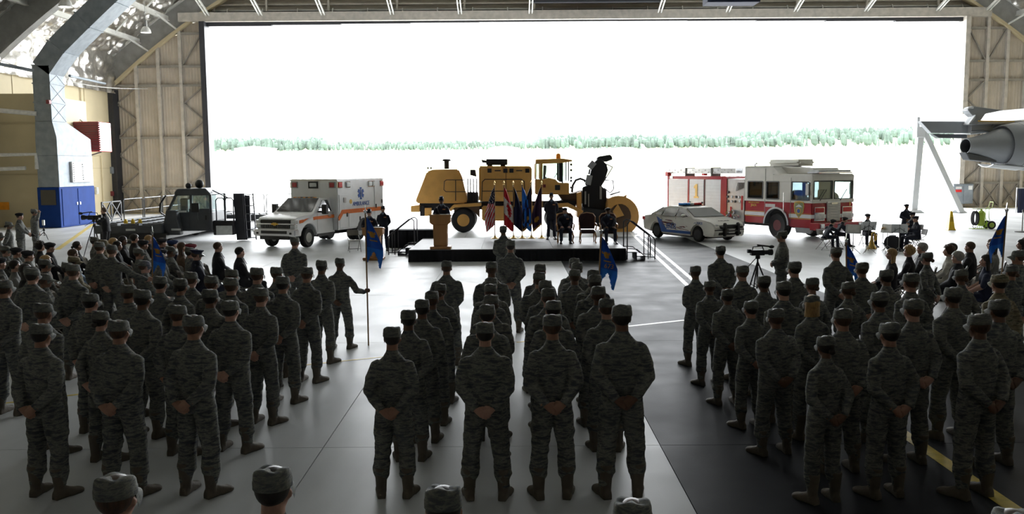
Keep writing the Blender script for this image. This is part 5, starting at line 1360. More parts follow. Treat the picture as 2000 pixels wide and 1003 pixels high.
fr.build('cart_frame', 'green_ext', t)
hs = MB()
for k in range(5):
    hs.tube([(-.30 + .13 * math.cos(a), -.12 + .06 * k, .55 + .34 * math.sin(a)) for a in np.linspace(0, 2 * math.pi, 22)], .024, 6)
hs.build('hose', 'hose', t, smooth=60)
MB().tube([(-.05, 0, .98), (-.2, 0, 1.0), (-.3, -.1, .9)], .014, 6).build('valve_hose', 'hose', t)
MB().tube([(-.38, -.16, .3), (-.5, -.18, .15), (-.42, -.18, .05), (-.3, -.16, .12)], .012, 6).build('nozzle_loop', 'hose', t)
p = gp(1996, 453)
t = thing('stanchion', 'dark flat-based stanchion at the right edge of the floor', 'stanchion', (p.x, p.y, 0))
MB().lathe([(0, 0), (.32, 0), (.32, .03), (.05, .06), (0, .06)], 20).build('base', 'black', t); MB().tube([(0, 0, .05), (0, 0, 1.0)], .03, 8).build('post', 'steel_grey', t); MB().ell((0, 0, 1.02), (.05, .05, .05), 8, 6).build('knob', 'black', t)
p = gp(1986, 416)
t = thing('pipe_and_drape', 'navy pleated drape on a frame near the right door leaf', 'drape', (p.x, p.y, 0))
skirt('drape_cloth', 0, 0, 3.0, 0, .02, 1.62, t, 'dress_navy', .09, .3)
MB().tube([(-.05, .05, 1.66), (3.1, .05, 1.66)], .03, 8).build('top_pipe', 'alu', t)
for x in (-.02, 3.05): MB().tube([(x, .1, 0), (x, .1, 1.66)], .03, 8).build('upright', 'alu', t)
q = at(1878, 378, 65.7)
t = thing('control_cabinet', 'grey electrical cabinet mounted on the right door leaf', 'cabinet', (q.x, 65.8, q.z))
MB().box(-.75, .75, -.35, 0, -.75, .75).build('body', 'galv', t, bevel=.02); MB().box(-.7, -.02, -.38, -.35, -.7, .7).build('door', 'galv', t); MB().box(.02, .7, -.38, -.35, -.7, .7).build('door', 'galv', t)
for z, mt in ((.45, 'white_dull'), (.22, 'red_bright')): MB().box(-.6, -.15, -.395, -.38, z - .09, z + .09).build('warning_label', mt, t)
MB().box(.35, .65, -.395, -.38, .3, .6).build('notice', 'paper', t)

# tripods and cameras
def tripod_parts(t, hh, spread=.42):
    for k in range(3):
        a = R(90 + 120 * k)
        MB().tube([(0, 0, hh - .12), (spread * .55 * math.cos(a), spread * .55 * math.sin(a), hh * .45), (spread * math.cos(a), spread * math.sin(a), 0)], [.018, .016, .012], 6).build('leg', 'black', t)
        MB().bar((0, 0, hh * .42), (spread * .5 * math.cos(a), spread * .5 * math.sin(a), hh * .5), .012).build('spreader', 'black', t)
    MB().tube([(0, 0, hh * .4), (0, 0, hh)], .02, 8).build('centre_column', 'black', t)
    hd_ = MB().lathe([(.05, -.06), (.055, 0), (.04, .03), (0, .03)], 12, Matrix.Translation((0, 0, hh))).build('head', 'black', t)
    MB().tube([(0, 0, hh), (-.25, -.18, hh - .2)], .01, 6).build('pan_handle', 'black', hd_)
def camcorder(t, z, s=1.0, rz=0.0):
    Mx = Matrix.Translation((0, 0, z)) @ Matrix.Rotation(rz, 4, 'Z') @ Matrix.Scale(s, 4)
    b = MB().box(-.18, .16, -.06, .06, 0, .13, Mx).build('camera_body', 'black', t, bevel=.015)
    MB().lathe([(.05, 0), (.055, .1), (.07, .12), (.075, .2), (.0, .2)], 16, Mx @ Matrix.Translation((.15, 0, .07)) @ Matrix.Rotation(R(90), 4, 'Y')).build('lens', 'black', b, smooth=40)
    MB().tube([Mx @ Vector(p) for p in ((-.14, 0, .13), (-.12, 0, .2), (.1, 0, .22), (.14, 0, .13))], .014, 6).build('top_handle', 'black', b)
    MB().tube([Mx @ Vector(p) for p in ((.0, .05, .24), (.3, .05, .2))], .018, 8).build('microphone', 'black', b); MB().ell((.36, .05, .19), (.07, .04, .04), 10, 6, Mx).build('mic_foam', 'black', b)
    MB().box(-.26, -.17, -.04, .04, .06, .15, Mx).build('viewfinder', 'black', b, bevel=.01)
    MB().box(-.05, .06, .06, .11, .02, .1, Mx).build('side_screen', 'black', b)
    return b
cx_ = at(1480, 500, 19.3)
t = thing('video_camera', 'black camcorder on a tripod near the right formation', 'camera', (cx_.x, 19.3, 0)); tripod_parts(t, cx_.z); camcorder(t, cx_.z + .02, .95, R(8))
cx_ = at(183, 430, 32.0)
t = thing('video_camera', 'black broadcast camera on a tripod at the far left', 'camera', (cx_.x, 32.0, 0)); tripod_parts(t, cx_.z); camcorder(t, cx_.z + .02, 1.25, R(175))
p = gp(87, 468); q = at(87, 448, p.y)
t = thing('light_stand', 'small light on a thin tripod in front of the blue cabinet', 'tripod', (p.x, p.y, 0)); tripod_parts(t, q.z, .3)
MB().tube([(0, 0, q.z), (0, 0, q.z + .2)], .02, 6).build('riser', 'black', t); MB().box(-.05, .05, -.05, .05, q.z + .2, q.z + .45).build('light', 'screen_white', t, bevel=.01)

# band instruments
def music_stand(px, py, Y, rz, lab):
    c = at(px, py, Y); hz = c.z
    t = thing('music_stand', lab, 'music stand', (c.x, Y, 0), rz, 'music stands of the band')
    for k in range(3):
        a = R(90 + 120 * k); MB().tube([(0, 0, .25), (.28 * math.cos(a), .28 * math.sin(a), 0)], .009, 5).build('leg', 'steel_grey', t)
    MB().tube([(0, 0, .1), (0, 0, hz)], .012, 6).build('column', 'steel_grey', t)
    Mx = Matrix.Translation((0, 0, hz)) @ Matrix.Rotation(R(18), 4, 'X')
    d = MB().box(-.27, .27, -.01, .01, -.17, .17, Mx).build('desk', 'alu', t)
    f = MB()
    for a, b in (((-.25, -.15), (0, .03)), ((.25, -.15), (0, .03)), ((0, -.17), (0, .17)), ((-.15, -.15), (-.15, .02)), ((.15, -.15), (.15, .02))): f.bar(Mx @ Vector((a[0], -.018, a[1])), Mx @ Vector((b[0], -.018, b[1])), .014)
    f.build('desk_brace', 'black', d)
    MB().box(-.2, .2, .012, .02, -.12, .15, Mx).build('sheet_music', 'paper', d)
music_stand(1667, 447, 31.6, R(150), 'tilted music stand left of the front-facing bandsman')
music_stand(1697, 441, 31.8, R(0), 'music stand squarely before the front-facing bandsman')
music_stand(1734, 446, 32.3, R(120), 'music stand leaning edge-on beside the bass drum')
music_stand(1757, 446, 31.5, R(-20), 'music stand behind the bass drum')
c = gp(1742, 489)
t = thing('bass_drum', 'small pale bass drum with hardware among the band', 'drum', (c.x, c.y, 0), R(-25))
Md = Matrix.Translation((0, 0, .30)) @ RX
MB().lathe([(.27, -.2), (.29, -.2), (.29, -.16), (.275, -.15), (.275, .15), (.29, .16), (.29, .2), (.27, .2)], 28, Md).build('shell', 'black', t, smooth=40)
for s in (-1, 1): MB().lathe([(.0, s * .195), (.275, s * .195)], 28, Md).build('drum_head', 'steel_light', t)
for k in range(6): a = R(60 * k); MB().bar((.29 * math.cos(a), -.2, .3 + .29 * math.sin(a)), (.29 * math.cos(a), .2, .3 + .29 * math.sin(a)), .015).build('tension_rod', 'chrome', t)
for s in (-1, 1): MB().tube([(s * .2, .0, .12), (s * .36, -.18, 0)], .012, 6).build('spur', 'chrome', t)
c2 = gp(1730, 492)
t = thing('hi_hat_stand', 'thin cymbal stand with spread chrome legs by the drum', 'cymbal stand', (c2.x, c2.y + .3, 0))
for k in range(3): a = R(30 + 120 * k); MB().tube([(0, 0, .35), (.3 * math.cos(a), .3 * math.sin(a), 0)], .01, 5).build('leg', 'chrome', t)
MB().tube([(0, 0, .1), (0, 0, .95)], .012, 6).build('column', 'chrome', t)
for z in (.85, .9): MB().lathe([(0, .02), (.03, .02), (.16, 0), (.16, -.003), (0, .015)], 20, Matrix.Translation((0, 0, z))).build('cymbal', 'brass', t, smooth=40)
c3 = gp(1695, 484)
t = thing('tuba', 'brass horn standing between the front-facing bandsman\'s feet', 'horn', (c3.x, c3.y - .35, 0))
MB().lathe([(.19, 0), (.185, .03), (.10, .16), (.06, .35), (.045, .5)], 24).build('bell', 'brass', t, smooth=50)
MB().tube([(0, 0, .48), (0, 0, .6), (.08, 0, .64), (.12, 0, .55), (.12, 0, .3)], .035, 8).build('tubing', 'brass', t, smooth=50)
for k in range(3): MB().tube([(.06 + .05 * k, -.05, .35), (.06 + .05 * k, -.05, .55)], .016, 8).build('valve', 'brass', t)

# ================================================================= PEOPLE
def ering(c, rx, ry, tilt=0.0, n=20, p=2.3, yaw=0.0):
    c = Vector(c); out = []
    ct, st_ = math.cos(tilt), math.sin(tilt); cy_, sy_ = math.cos(yaw), math.sin(yaw)
    for k in range(n):
        a = 2 * math.pi * k / n
        ca, sa = math.cos(a), math.sin(a)
        x = rx * math.copysign(abs(ca) ** (2 / p), ca); y = ry * math.copysign(abs(sa) ** (2 / p), sa)
        out.append(c + Vector((x * cy_ - y * ct * sy_, x * sy_ + y * ct * cy_, y * st_)))
    return out
def remesh(mb, vox, smooth=4, fac=.5):
    me = mb.mesh('tmp')
    o = bpy.data.objects.new('tmp', me); C.objects.link(o)
    m_ = o.modifiers.new('r', 'REMESH'); m_.mode = 'VOXEL'; m_.voxel_size = vox
    if smooth:
        m2 = o.modifiers.new('s', 'SMOOTH'); m2.iterations = smooth; m2.factor = fac
    dg = bpy.context.evaluated_depsgraph_get(); dg.update()
    r_ = bpy.data.meshes.new_from_object(o.evaluated_get(dg))
    bpy.data.objects.remove(o); bpy.data.meshes.remove(me)
    nv = len(r_.vertices); V = np.empty(nv * 3, np.float32); r_.vertices.foreach_get('co', V); V = V.reshape(-1, 3)
    Fc = [tuple(p.vertices) for p in r_.polygons]
    N = np.empty(nv * 3, np.float32); r_.vertices.foreach_get('normal', N)
    bpy.data.meshes.remove(r_)
    return V, Fc, N.reshape(-1, 3)
def hand_mesh(curl=.5, spread=.0, mirror=1):
    """right hand: wrist at origin, fingers along +x, palm faces -z, thumb on +y"""
    mb = MB()
    mb.loft([ering((0, 0, 0), .001, .001)] and [[Vector((x, yy * w_, zz * t_)) for yy, zz in [(math.cos(a), math.sin(a)) for a in np.linspace(0, 2 * math.pi, 12, endpoint=False)]] for x, w_, t_ in ((-.05, .028, .024), (0, .029, .022), (.03, .038, .019), (.07, .043, .017), (.098, .040, .014))])
    for k, (y, L) in enumerate(((.031, .070), (.0105, .080), (-.0105, .075), (-.031, .058))):
        p = Vector((.088, y, 0)); a = 0.0; pts = [p]
        for j, f_ in enumerate((.45, .32, .23)):
            a += curl * (.7, 1.0, .7)[j]
            p = p + Vector((math.cos(a), spread * (y / .03) * .15, -math.sin(a))) * L * f_; pts.append(p)
        mb.tube(pts, [.0098, .0092, .0085, .007], 8)
    mb.tube([(.015, .025, -.004), (.045, .052, -.012), (.072, .056 - .02 * curl, -.022), (.09, .050 - .035 * curl, -.03)], [.014, .0125, .011, .0085], 8)
    V, Fc, N = remesh(mb, .0058, 1, .3)
    if mirror < 0:
        V = V * np.array([1, -1, 1], np.float32); Fc = [f[::-1] for f in Fc]
    return V, Fc
_hands = {}
def hand(curl, mirror):
    k = (round(curl, 1), mirror)
    if k not in _hands: _hands[k] = hand_mesh(curl, 0, mirror)
    return _hands[k]
def frame(x, z):      # rotation whose local x -> x, local z close to z
    x = Vector(x).normalized(); z = Vector(z); z = (z - x * z.dot(x)).normalized(); y = z.cross(x)
    return Matrix((x, y, z)).transposed().to_4x4()
class Pose: pass
def body(name, P, wid=1.0, belly=0.0, female=False, skirt_=False, coat=.10, loose=1.0, blouse=True, seed=0):
    """P: hip, lean (torso pitch), arms [(shoulder adj), elbow, wrist, handdir, palm normal, curl]*2 (left = -x first), legs [hip, knee, ankle]*2"""
    mb = MB(); w_ = wid
    hz = P.hip; ln = P.lean
    up = Vector((0, math.sin(ln), math.cos(ln)))     # spine direction, leaning forward (+y)
    H0 = Vector((0, P.hy, hz))
    def sp(t): return H0 + up * t
    prof = [(-.10, .135, .105), (-.04, .178, .128), (.04, .178, .132), (.14, .170, .126), (.22, .170, .126), (.34, .184, .130), (.41, .184, .124), (.455, .166, .112), (.495, .130, .096), (.530, .096, .080), (.565, .070, .068)]
    if female: prof = [(-.10, .125, .100), (-.04, .172, .122), (.04, .170, .122), (.14, .160, .118), (.22, .158, .116), (.34, .172, .128), (.41, .174, .118), (.452, .160, .104), (.492, .122, .088), (.53, .082, .070), (.565, .060, .060)]
    rings = []
    for t_, rx, ry in prof:
        c = sp(t_)
        b = belly * math.exp(-((t_ - .16) / .14) ** 2)
        rings.append(ering(c + Vector((0, b * .5, 0)), rx * w_ * (loose if t_ < .45 else 1), (ry + b) * (.5 + .5 * w_), ln, 24))
    mb.loft(rings)
    if coat and not P.seated:
        mb.loft([ering(sp(t_), rx * w_, ry * (.5 + .5 * w_), 0, 24) for t_, rx, ry in ((.12, .150, .108), (.02, .184, .132), (-coat + .02, .194, .142), (-coat, .190, .138))])
    # head and neck
    Hc = sp(.575) + up * .055 + Vector((0, .012, 0))
    Hc = sp(.70) + Vector((0, .015 + .03 * math.sin(max(0, P.hp)), 0))
    HM = Matrix.Translation(Hc) @ Matrix.Rotation(P.hyaw, 4, 'Z') @ Matrix.Rotation(-P.hp, 4, 'X')
    nk = .050 if female else .058
    mb.tube([sp(.50), sp(.575), HM @ Vector((0, -.012, -.07)), HM @ Vector((0, -.008, -.02))], [.075, nk * 1.04, nk, nk], 14)
    sk = .98 if female else 1.05
    for c, r_ in (((0, -.008, .022), (.0735, .093, .085)), ((0, .022, -.042), (.058, .066, .070)), ((0, .058, -.088), (.030, .030, .024)), ((0, .074, .010), (.048, .020, .016)), ((.030, .060, -.035), (.028, .03, .026)), ((-.030, .060, -.035), (.028, .03, .026))):
        mb.ell(Vector(c) * sk, [q * sk for q in r_], 16, 10, HM)
    mb.tube([HM @ Vector((0, .085, .005)), HM @ Vector((0, .100, -.022)), HM @ Vector((0, .106, -.036)), HM @ Vector((0, .088, -.044))], [.010, .012, .016, .012], 8)
    mb.ell((0, .082, -.066), (.024, .014, .010), 10, 6, HM)
    for s in (-1, 1): mb.ell((s * .077 * sk, -.004, -.016), (.012, .020, .031), 8, 6, HM @ Matrix.Rotation(s * .25, 4, 'Z'))
    segs = [('torso', sp(-.06), sp(.52))]
    # arms
    for i, s in enumerate((-1, 1)):
        El, Wr, hd, pn, curl = P.arms[i]
        Sh = sp(.425) + Vector((s * (.135 if not female else .120) * w_, 0, 0))
        So = sp(.412) + Vector((s * (.172 if not female else .152) * w_, -.005, 0))
        El, Wr = Vector(El), Vector(Wr)
        f = (.92 if female else 1.0) * (.75 + .25 * w_)
        m1 = (So + El) / 2 + Vector((s * .012, 0, 0)); m2 = El * .55 + Wr * .45
        mb.tube([Sh, So, m1, El + (m1 - El) * .18, El + (m2 - El) * .22, m2, Wr + (m2 - Wr) * .25, Wr], [.074 * f, .075 * f, .070 * f, .065 * f, .062 * f, .057 * f, .047 * f, .045 * f], 14)
        mb.ell(El, (.066 * f,) * 3, 12, 8)
        segs.append(('arm', So, El)); segs.append(('arm', El, Wr))
    # legs
    for i, s in enumerate((-1, 1)):
        Hi, Kn, An = [Vector(q) for q in P.legs[i]]
        f = (.95 if female else 1.0)
        if skirt_: continue
        if blouse:
            rad = [.094, .106, .098, .088, .085, .086, .092, .066, .054]
            pts = [Hi + (Hi - Kn) * .08, Hi + (Kn - Hi) * .25, Hi + (Kn - Hi) * .65, Kn + (Hi - Kn) * .07, Kn + (An - Kn) * .15, Kn + (An - Kn) * .40, Kn + (An - Kn) * .62, Kn + (An - Kn) * .74, An]
        else:
            rad = [.090, .098, .084, .070, .066, .065, .063, .064, .062]
            pts = [Hi + (Hi - Kn) * .08, Hi + (Kn - Hi) * .25, Hi + (Kn - Hi) * .65, Kn + (Hi - Kn) * .07, Kn + (An - Kn) * .15, Kn + (An - Kn) * .40, Kn + (An - Kn) * .65, Kn + (An - Kn) * .85, An]
        mb.tube(pts, [q * f * (.7 + .3 * w_) for q in rad], 14)
        mb.ell(Kn, (.072 * f,) * 3, 12, 8)
    if skirt_:
        for i in (0, 1):
            Hi, Kn, An = [Vector(q) for q in P.legs[i]]
            mb.tube([Hi, Hi + (Kn - Hi) * .5, Kn, Kn + (An - Kn) * .3, Kn + (An - Kn) * .7, An, An - Vector((0, 0, .05))], [.10, .092, .06, .056, .042, .036, .035], 12)
        Hl, Kl = Vector(P.legs[0][0]), Vector(P.legs[0][1]); Hr, Kr = Vector(P.legs[1][0]), Vector(P.legs[1][1])
        hm, km = (Hl + Hr) / 2, (Kl + Kr) / 2
        mb.loft([[hm + (km - hm) * t_ + Vector((rx * math.cos(a), 0, 0)) + Vector((0, 0, rz * math.sin(a))) if P.seated else hm + (km - hm) * t_ + Vector((rx * math.cos(a), rz * math.sin(a), 0)) for a in np.linspace(0, 2 * math.pi, 20, endpoint=False)] for t_, rx, rz in ((-.1, .16, .10), (.3, .18, .105), (.8, .17, .10), (1.0, .165, .09))])
    if P.seated:
        mb.ell(H0 + Vector((0, .02, -.02)), (.175 * w_, .15, .11), 16, 10)
    V, Fc, N = remesh(mb, .0125, 4, .5)
    # cloth folds
    HMi = HM.inverted()
    headc = np.array(Hc); rs = np.linalg.norm(V - headc, axis=1)
    if True:
        for i in range(len(V)):
            if rs[i] > .16:
                q = V[i]
                d = noise.noise(Vector((q[0] * 7 + seed, q[1] * 7, q[2] * 13))) * .007 + noise.noise(Vector((q[0] * 16, q[1] * 16 + seed, q[2] * 30))) * .0035
                V[i] += N[i] * d * (1.6 if q[2] < hz - .25 and blouse else 1.0)
    # regions: 0 skin, 1 top, 2 trousers, 3 brows and eyes
    cen = np.array([V[list(f)].mean(0) for f in Fc])
    mi = np.full(len(Fc), 1, np.int32)
    HMa = np.array(HMi)
    hl = cen @ HMa[:3, :3].T + HMa[:3, 3]
    upv = np.array(up); tt = (cen - np.array(H0)) @ upv
    skin = (tt > .585) & (np.linalg.norm(hl, axis=1) < .22)
    if P.seated: mi[(tt < .02) & (cen[:, 2] < hz + .12)] = 2
    else: mi[tt < -coat + .004] = 2
    if not P.seated:      # sleeves and cuffs hanging below the hem stay with the top
        for nm, a, b in segs:
            if nm == 'arm':
                a_, b_ = np.array(a), np.array(b); ab = b_ - a_; u = np.clip(((cen - a_) @ ab) / (ab @ ab), 0, 1)
                dd = np.linalg.norm(cen - a_ - u[:, None] * ab, axis=1)
                mi[(dd < .062) & (mi == 2) & (cen[:, 2] > hz - .35)] = 1
    if skirt_:
        mi[(cen[:, 2] < min(P.legs[0][1][2], P.legs[1][1][2]) - .07)] = 0
    mi[skin] = 0
    if getattr(P, 'short', False):
        for nm, a, b in segs[2::2]:
            a_, b_ = np.array(a), np.array(b); ab = b_ - a_; u = ((cen - a_) @ ab) / (ab @ ab)
            dd = np.linalg.norm(cen - a_ - np.clip(u, 0, 1)[:, None] * ab, axis=1); mi[(dd < .065) & (u > .05)] = 0
    for s in (-1, 1):
        e = np.array((s * .032, .086, -.004)) * sk
        mi[(np.linalg.norm((hl - e) * [1, .6, 1.8], axis=1) < .016) & skin] = 3
        e = np.array((s * .034, .092, .020)) * sk
        mi[(np.linalg.norm((hl - e) * [.6, .5, 2.2], axis=1) < .016) & skin] = 3
    verts = [tuple(v) for v in V]; faces = list(Fc); mats = list(mi)
    for i, s in enumerate((-1, 1)):
        El, Wr, hd, pn, curl = P.arms[i]
        hv, hf = hand(curl, s * -1 if False else (1 if s < 0 else -1))
        Mx = np.array(Matrix.Translation(Vector(Wr)) @ frame(hd, Vector(pn) * -1))
        hv2 = hv @ Mx[:3, :3].T + Mx[:3, 3]
        b0 = len(verts); verts += [tuple(v) for v in hv2]; faces += [tuple(j + b0 for j in f) for f in hf]; mats += [0] * len(hf)
    me = bpy.data.meshes.new(name); me.from_pydata(verts, [], faces); me.polygons.foreach_set('material_index', mats); me.update()
    shade(me, 180)
    for m_ in ('skin_light', 'abu', 'abu', 'eye_dark'): me.materials.append(M[m_])
    P.HM = HM; P.mesh = me; P.up = up; P.H0 = H0; P.name = name; P.female = female; P.w = w_
    return P
def pose(hip=.93, hy=0.0, lean=0.0, hp=0.0, hyaw=0.0, arms=None, legs=None, seated=False, short=False):
    P = Pose(); P.hip, P.hy, P.lean, P.hp, P.hyaw, P.arms, P.legs, P.seated, P.short = hip, hy, lean, hp, hyaw, arms, legs, seated, short
    return P
def stand_legs(sp=.15, dy=0.0): return [((-.09, 0, .88), (-sp * .86, .015, .50), (-sp, -.02, .10)), ((.09, 0, .88), (sp * .86, .015 + dy, .50), (sp, -.02 + dy, .10))]
A_REST = [((-.222, -.085, 1.12), (-.080, -.205, .945), (.75, -.05, -.45), (0, 1, 0), .4), ((.222, -.085, 1.12), (.080, -.21, .955), (-.75, -.08, -.45), (0, 1, 0), .4)]
A_SIDE = [((-.225, -.03, 1.14), (-.25, .06, .90), (.1, .15, -1), (1, 0, 0), .5), ((.225, -.03, 1.14), (.25, .06, .90), (-.1, .15, -1), (-1, 0, 0), .5)]
A_GUIDON = [((-.222, -.085, 1.12), (-.06, -.21, .95), (.75, -.05, -.45), (0, 1, 0), .4), ((.38, .10, 1.16), (.58, .24, 1.05), (.6, .6, .15), (.6, -.6, 0), 1.0)]
A_GNEAR = [A_GUIDON[0], ((.31, .03, 1.13), (.40, .24, 1.07), (.3, .8, .15), (.8, -.4, 0), 1.0)]
A_FRONT = [((-.24, .0, 1.16), (-.06, .20, 1.03), (.8, .25, -.2), (0, -1, 0), .5), ((.24, .0, 1.16), (.06, .21, 1.05), (-.8, .2, -.2), (0, -1, 0), .5)]
A_LECT = [((-.24, .06, 1.15), (-.17, .30, 1.10), (.2, 1, 0), (0, 0, -1), .3), ((.24, .06, 1.15), (.17, .30, 1.10), (-.2, 1, 0), (0, 0, -1), .3)]
A_CAM = [((-.26, .12, 1.12), (-.08, .26, 1.00), (.6, .6, -.2), (0, -1, .2), .9), ((.24, .10, 1.2), (.10, .26, 1.05), (-.6, .6, -.2), (0, -1, .2), .9)]
A_SALUTE = [((-.26, -.03, 1.14), (-.24, .08, .92), (.1, .15, -1), (1, 0, 0), .5), ((.44, .16, 1.40), (.20, .20, 1.62), (-.7, -.2, .6), (0, .3, -1), .3)]
A_TVCAM = [((-.26, .18, 1.20), (-.14, .42, 1.32), (.4, .8, .2), (0, 0, -1), .8), ((.30, .14, 1.12), (.16, .38, 1.12), (-.3, .9, 0), (0, 0, -1), .9)]
def sit_legs(sp=.13, kz=.47, ky=.46, foot=.10): return [((-.09, .04, .52), (-sp, ky, kz + .04), (-sp, ky + .02, foot)), ((.09, .04, .52), (sp, ky, kz + .04), (sp, ky + .04, foot))]
A_LAP = [((-.24, .06, .77), (-.10, .27, .63), (.75, .5, -.2), (0, .1, -1), .35), ((.24, .06, .77), (.10, .29, .635), (-.75, .5, -.2), (0, .1, -1), .35)]
A_KNEES = [((-.24, .08, .80), (-.14, .32, .63), (.2, 1, -.1), (0, 0, -1), .3), ((.24, .08, .80), (.14, .32, .63), (-.2, 1, -.1), (0, 0, -1), .3)]
A_HORN = [((-.26, .12, .80), (-.12, .34, .85), (.6, .5, .2), (.3, -.8, 0), .9), ((.26, .10, .76), (.12, .32, .76), (-.6, .5, .2), (-.3, -.8, 0), .9)]
A_LEANF = [((-.30, .34, .80), (-.06, .44, .60), (.5, .5, -.4), (0, 0, -1), .4), ((.30, .34, .80), (.06, .44, .60), (-.5, .5, -.4), (0, 0, -1), .4)]
B = {}
B['rest'] = body('soldier_body', pose(arms=A_REST, legs=stand_legs()), 1.0, seed=1)
B['rest_wide'] = body('soldier_body', pose(arms=A_REST, legs=stand_legs(.17)), 1.10, .02, seed=2)
B['rest_slim'] = body('soldier_body', pose(arms=A_REST, legs=stand_legs(.14), hyaw=.06), .93, seed=3)
B['rest_f'] = body('soldier_body', pose(arms=A_REST, legs=stand_legs(.14)), .95, 0, True, seed=4)
B['guidon'] = body('soldier_body', pose(arms=A_GUIDON, legs=stand_legs(.17)), 1.0, seed=5)
B['guidon_near'] = body('soldier_body', pose(arms=A_GNEAR, legs=stand_legs(.17)), 1.0, seed=19)
B['front'] = body('soldier_body', pose(arms=A_FRONT, legs=stand_legs(.12)), 1.05, .03, seed=6)
B['photo'] = body('soldier_body', pose(arms=A_CAM, legs=stand_legs(.13)), 1.0, seed=7)
B['salute'] = body('soldier_body', pose(arms=A_SALUTE, legs=stand_legs(.13)), 1.0, seed=8)
B['tv'] = body('operator_body', pose(arms=A_TVCAM, legs=stand_legs(.16), lean=.06), 1.12, .02, blouse=False, seed=9)
B['dress'] = body('officer_body', pose(arms=A_REST, legs=stand_legs(.12)), 1.02, 0, coat=.16, blouse=False, seed=10)
B['lectern'] = body('officer_body', pose(arms=A_LECT, legs=stand_legs(.11), hp=.45, lean=.05), 1.02, 0, coat=.16, blouse=False, seed=11)
B['sit'] = body('seated_body', pose(.52, 0, -.06, arms=A_LAP, legs=sit_legs(), seated=True), 1.0, .02, seed=12)
B['sit_suit'] = body('seated_body', pose(.52, 0, -.02, .06, arms=A_LAP, legs=sit_legs(.14), seated=True), 1.08, .03, blouse=False, seed=13)
B['sit_f'] = body('seated_body', pose(.52, 0, .0, arms=A_LAP, legs=sit_legs(.08), seated=True), .93, 0, True, True, seed=14)
B['sit_f_short'] = body('seated_body', pose(.52, 0, .0, arms=A_LAP, legs=sit_legs(.08), seated=True, short=True), .93, 0, True, True, seed=15)
B['sit_knees'] = body('seated_body', pose(.52, 0, .0, arms=A_KNEES, legs=sit_legs(.17), seated=True), 1.05, .02, blouse=False, seed=16)
B['sit_horn'] = body('seated_body', pose(.52, 0, .08, .15, arms=A_HORN, legs=sit_legs(.18), seated=True), 1.02, .0, blouse=False, seed=17)
B['sit_lean'] = body('seated_body', pose(.52, -.02, .52, .1, arms=A_LEANF, legs=sit_legs(.16), seated=True), 1.02, .0, blouse=False, seed=18)

# ---- headgear and hair, built around the head
G = {}
def geom(name, mb, smooth=50, bevel=0, **k):
    me = mb.mesh(name, bevel=bevel, **k); shade(me, smooth); G[name] = me; return me
def cap_mesh():
    mb = MB(); rings = []; n = 28
    for z, sx_, sy_ in ((.018, .083, .103), (.022, .086, .106), (.055, .086, .106), (.060, .084, .104), (.088, .082, .098), (.102, .077, .091), (.108, .068, .080), (.106, .05, .06), (.104, .02, .025)):
        r_ = ering((0, -.006, z), sx_, sy_, 0, n, 2.15)
        for k, p in enumerate(r_):
            a = 2 * math.pi * k / n
            if z > .09: p.z += .007 * math.sin(3 * a + 1) * (1 if z < .115 else .4) - .006 * math.cos(a - 1.57)
            p.z -= (p.y + .006) * .10
        rings.append(r_)
    mb.loft(rings); return mb
geom('cap', cap_mesh())
mb = MB(); top = []; bot = []
n = 13
for j in range(5):
    t_ = j / 4
    row = []
    for k in range(n):
        a = R(18 + 144 * k / (n - 1)); rx, ry = .084 + .004 * t_, .103 + .062 * t_ * math.sin(a) ** .7
        row.append(Vector((rx * math.cos(a), -.006 + ry * math.sin(a), .022 - .012 * t_ - .06 * (1 - math.sin(a)) * t_ - .016 * t_)))
    top.append(row)
vs = [p for r_ in top for p in r_] + [p - Vector((0, 0, .005)) for r_ in top for p in r_]
fs = []
for j in range(4):
    for k in range(n - 1):
        q = (j * n + k, j * n + k + 1, (j + 1) * n + k + 1, (j + 1) * n + k); fs.append(q); fs.append(tuple(i + 5 * n for i in q[::-1]))
for k in range(n - 1): fs.append((4 * n + k, 4 * n + k + 1, 9 * n + k + 1, 9 * n + k))
geom('brim', MB().add(vs, fs), 60)
mb = MB(); rings = []
for x, zb, zt in ((-.02, .115, .118),): pass
pts = [(-.105, .035), (.095, .035), (.112, .05), (.085, .10), (.0, .128), (-.08, .105), (-.115, .06)]
mb.loft([[Vector((s * w_ * (1 if z > .09 else 1), y - .006, z)) for y, z in pts] for s, w_ in ((-1, .055),)] + [[Vector((x, y - .006, z + (.012 if z > .09 else 0) * (1 - abs(x) / .055))) for y, z in pts] for x in (-.02, .02)] + [[Vector((.055, y - .006, z)) for y, z in pts]])
for s in (-1, 1): mb.ell((s * .035, -.006, .045), (.046, .104, .035), 16, 8)
geom('flight_cap', mb)
mb = MB(); rings = []
for z, rx, ry, ox in ((.020, .082, .100, 0), (.040, .084, .102, 0), (.052, .105, .120, .016), (.072, .112, .124, .024), (.092, .095, .108, .022), (.102, .05, .06, .015), (.104, .01, .01, .01)):
    r_ = ering((ox, -.004, z), rx, ry, 0, 24, 2)
    for p in r_: p.z -= max(0, p.x - .03) * .35
    rings.append(r_)
mb.loft(rings); geom('beret', mb, 60)
mb = MB(); rings = []       # service cap with a flat wide crown
for z, rx, ry in ((.020, .082, .102), (.055, .084, .104), (.075, .115, .13), (.095, .125, .138), (.102, .11, .125), (.104, .02, .02)): rings.append(ering((0, -.004, z), rx, ry, 0, 24, 2))
mb.loft(rings); geom('service_cap', mb, 40)
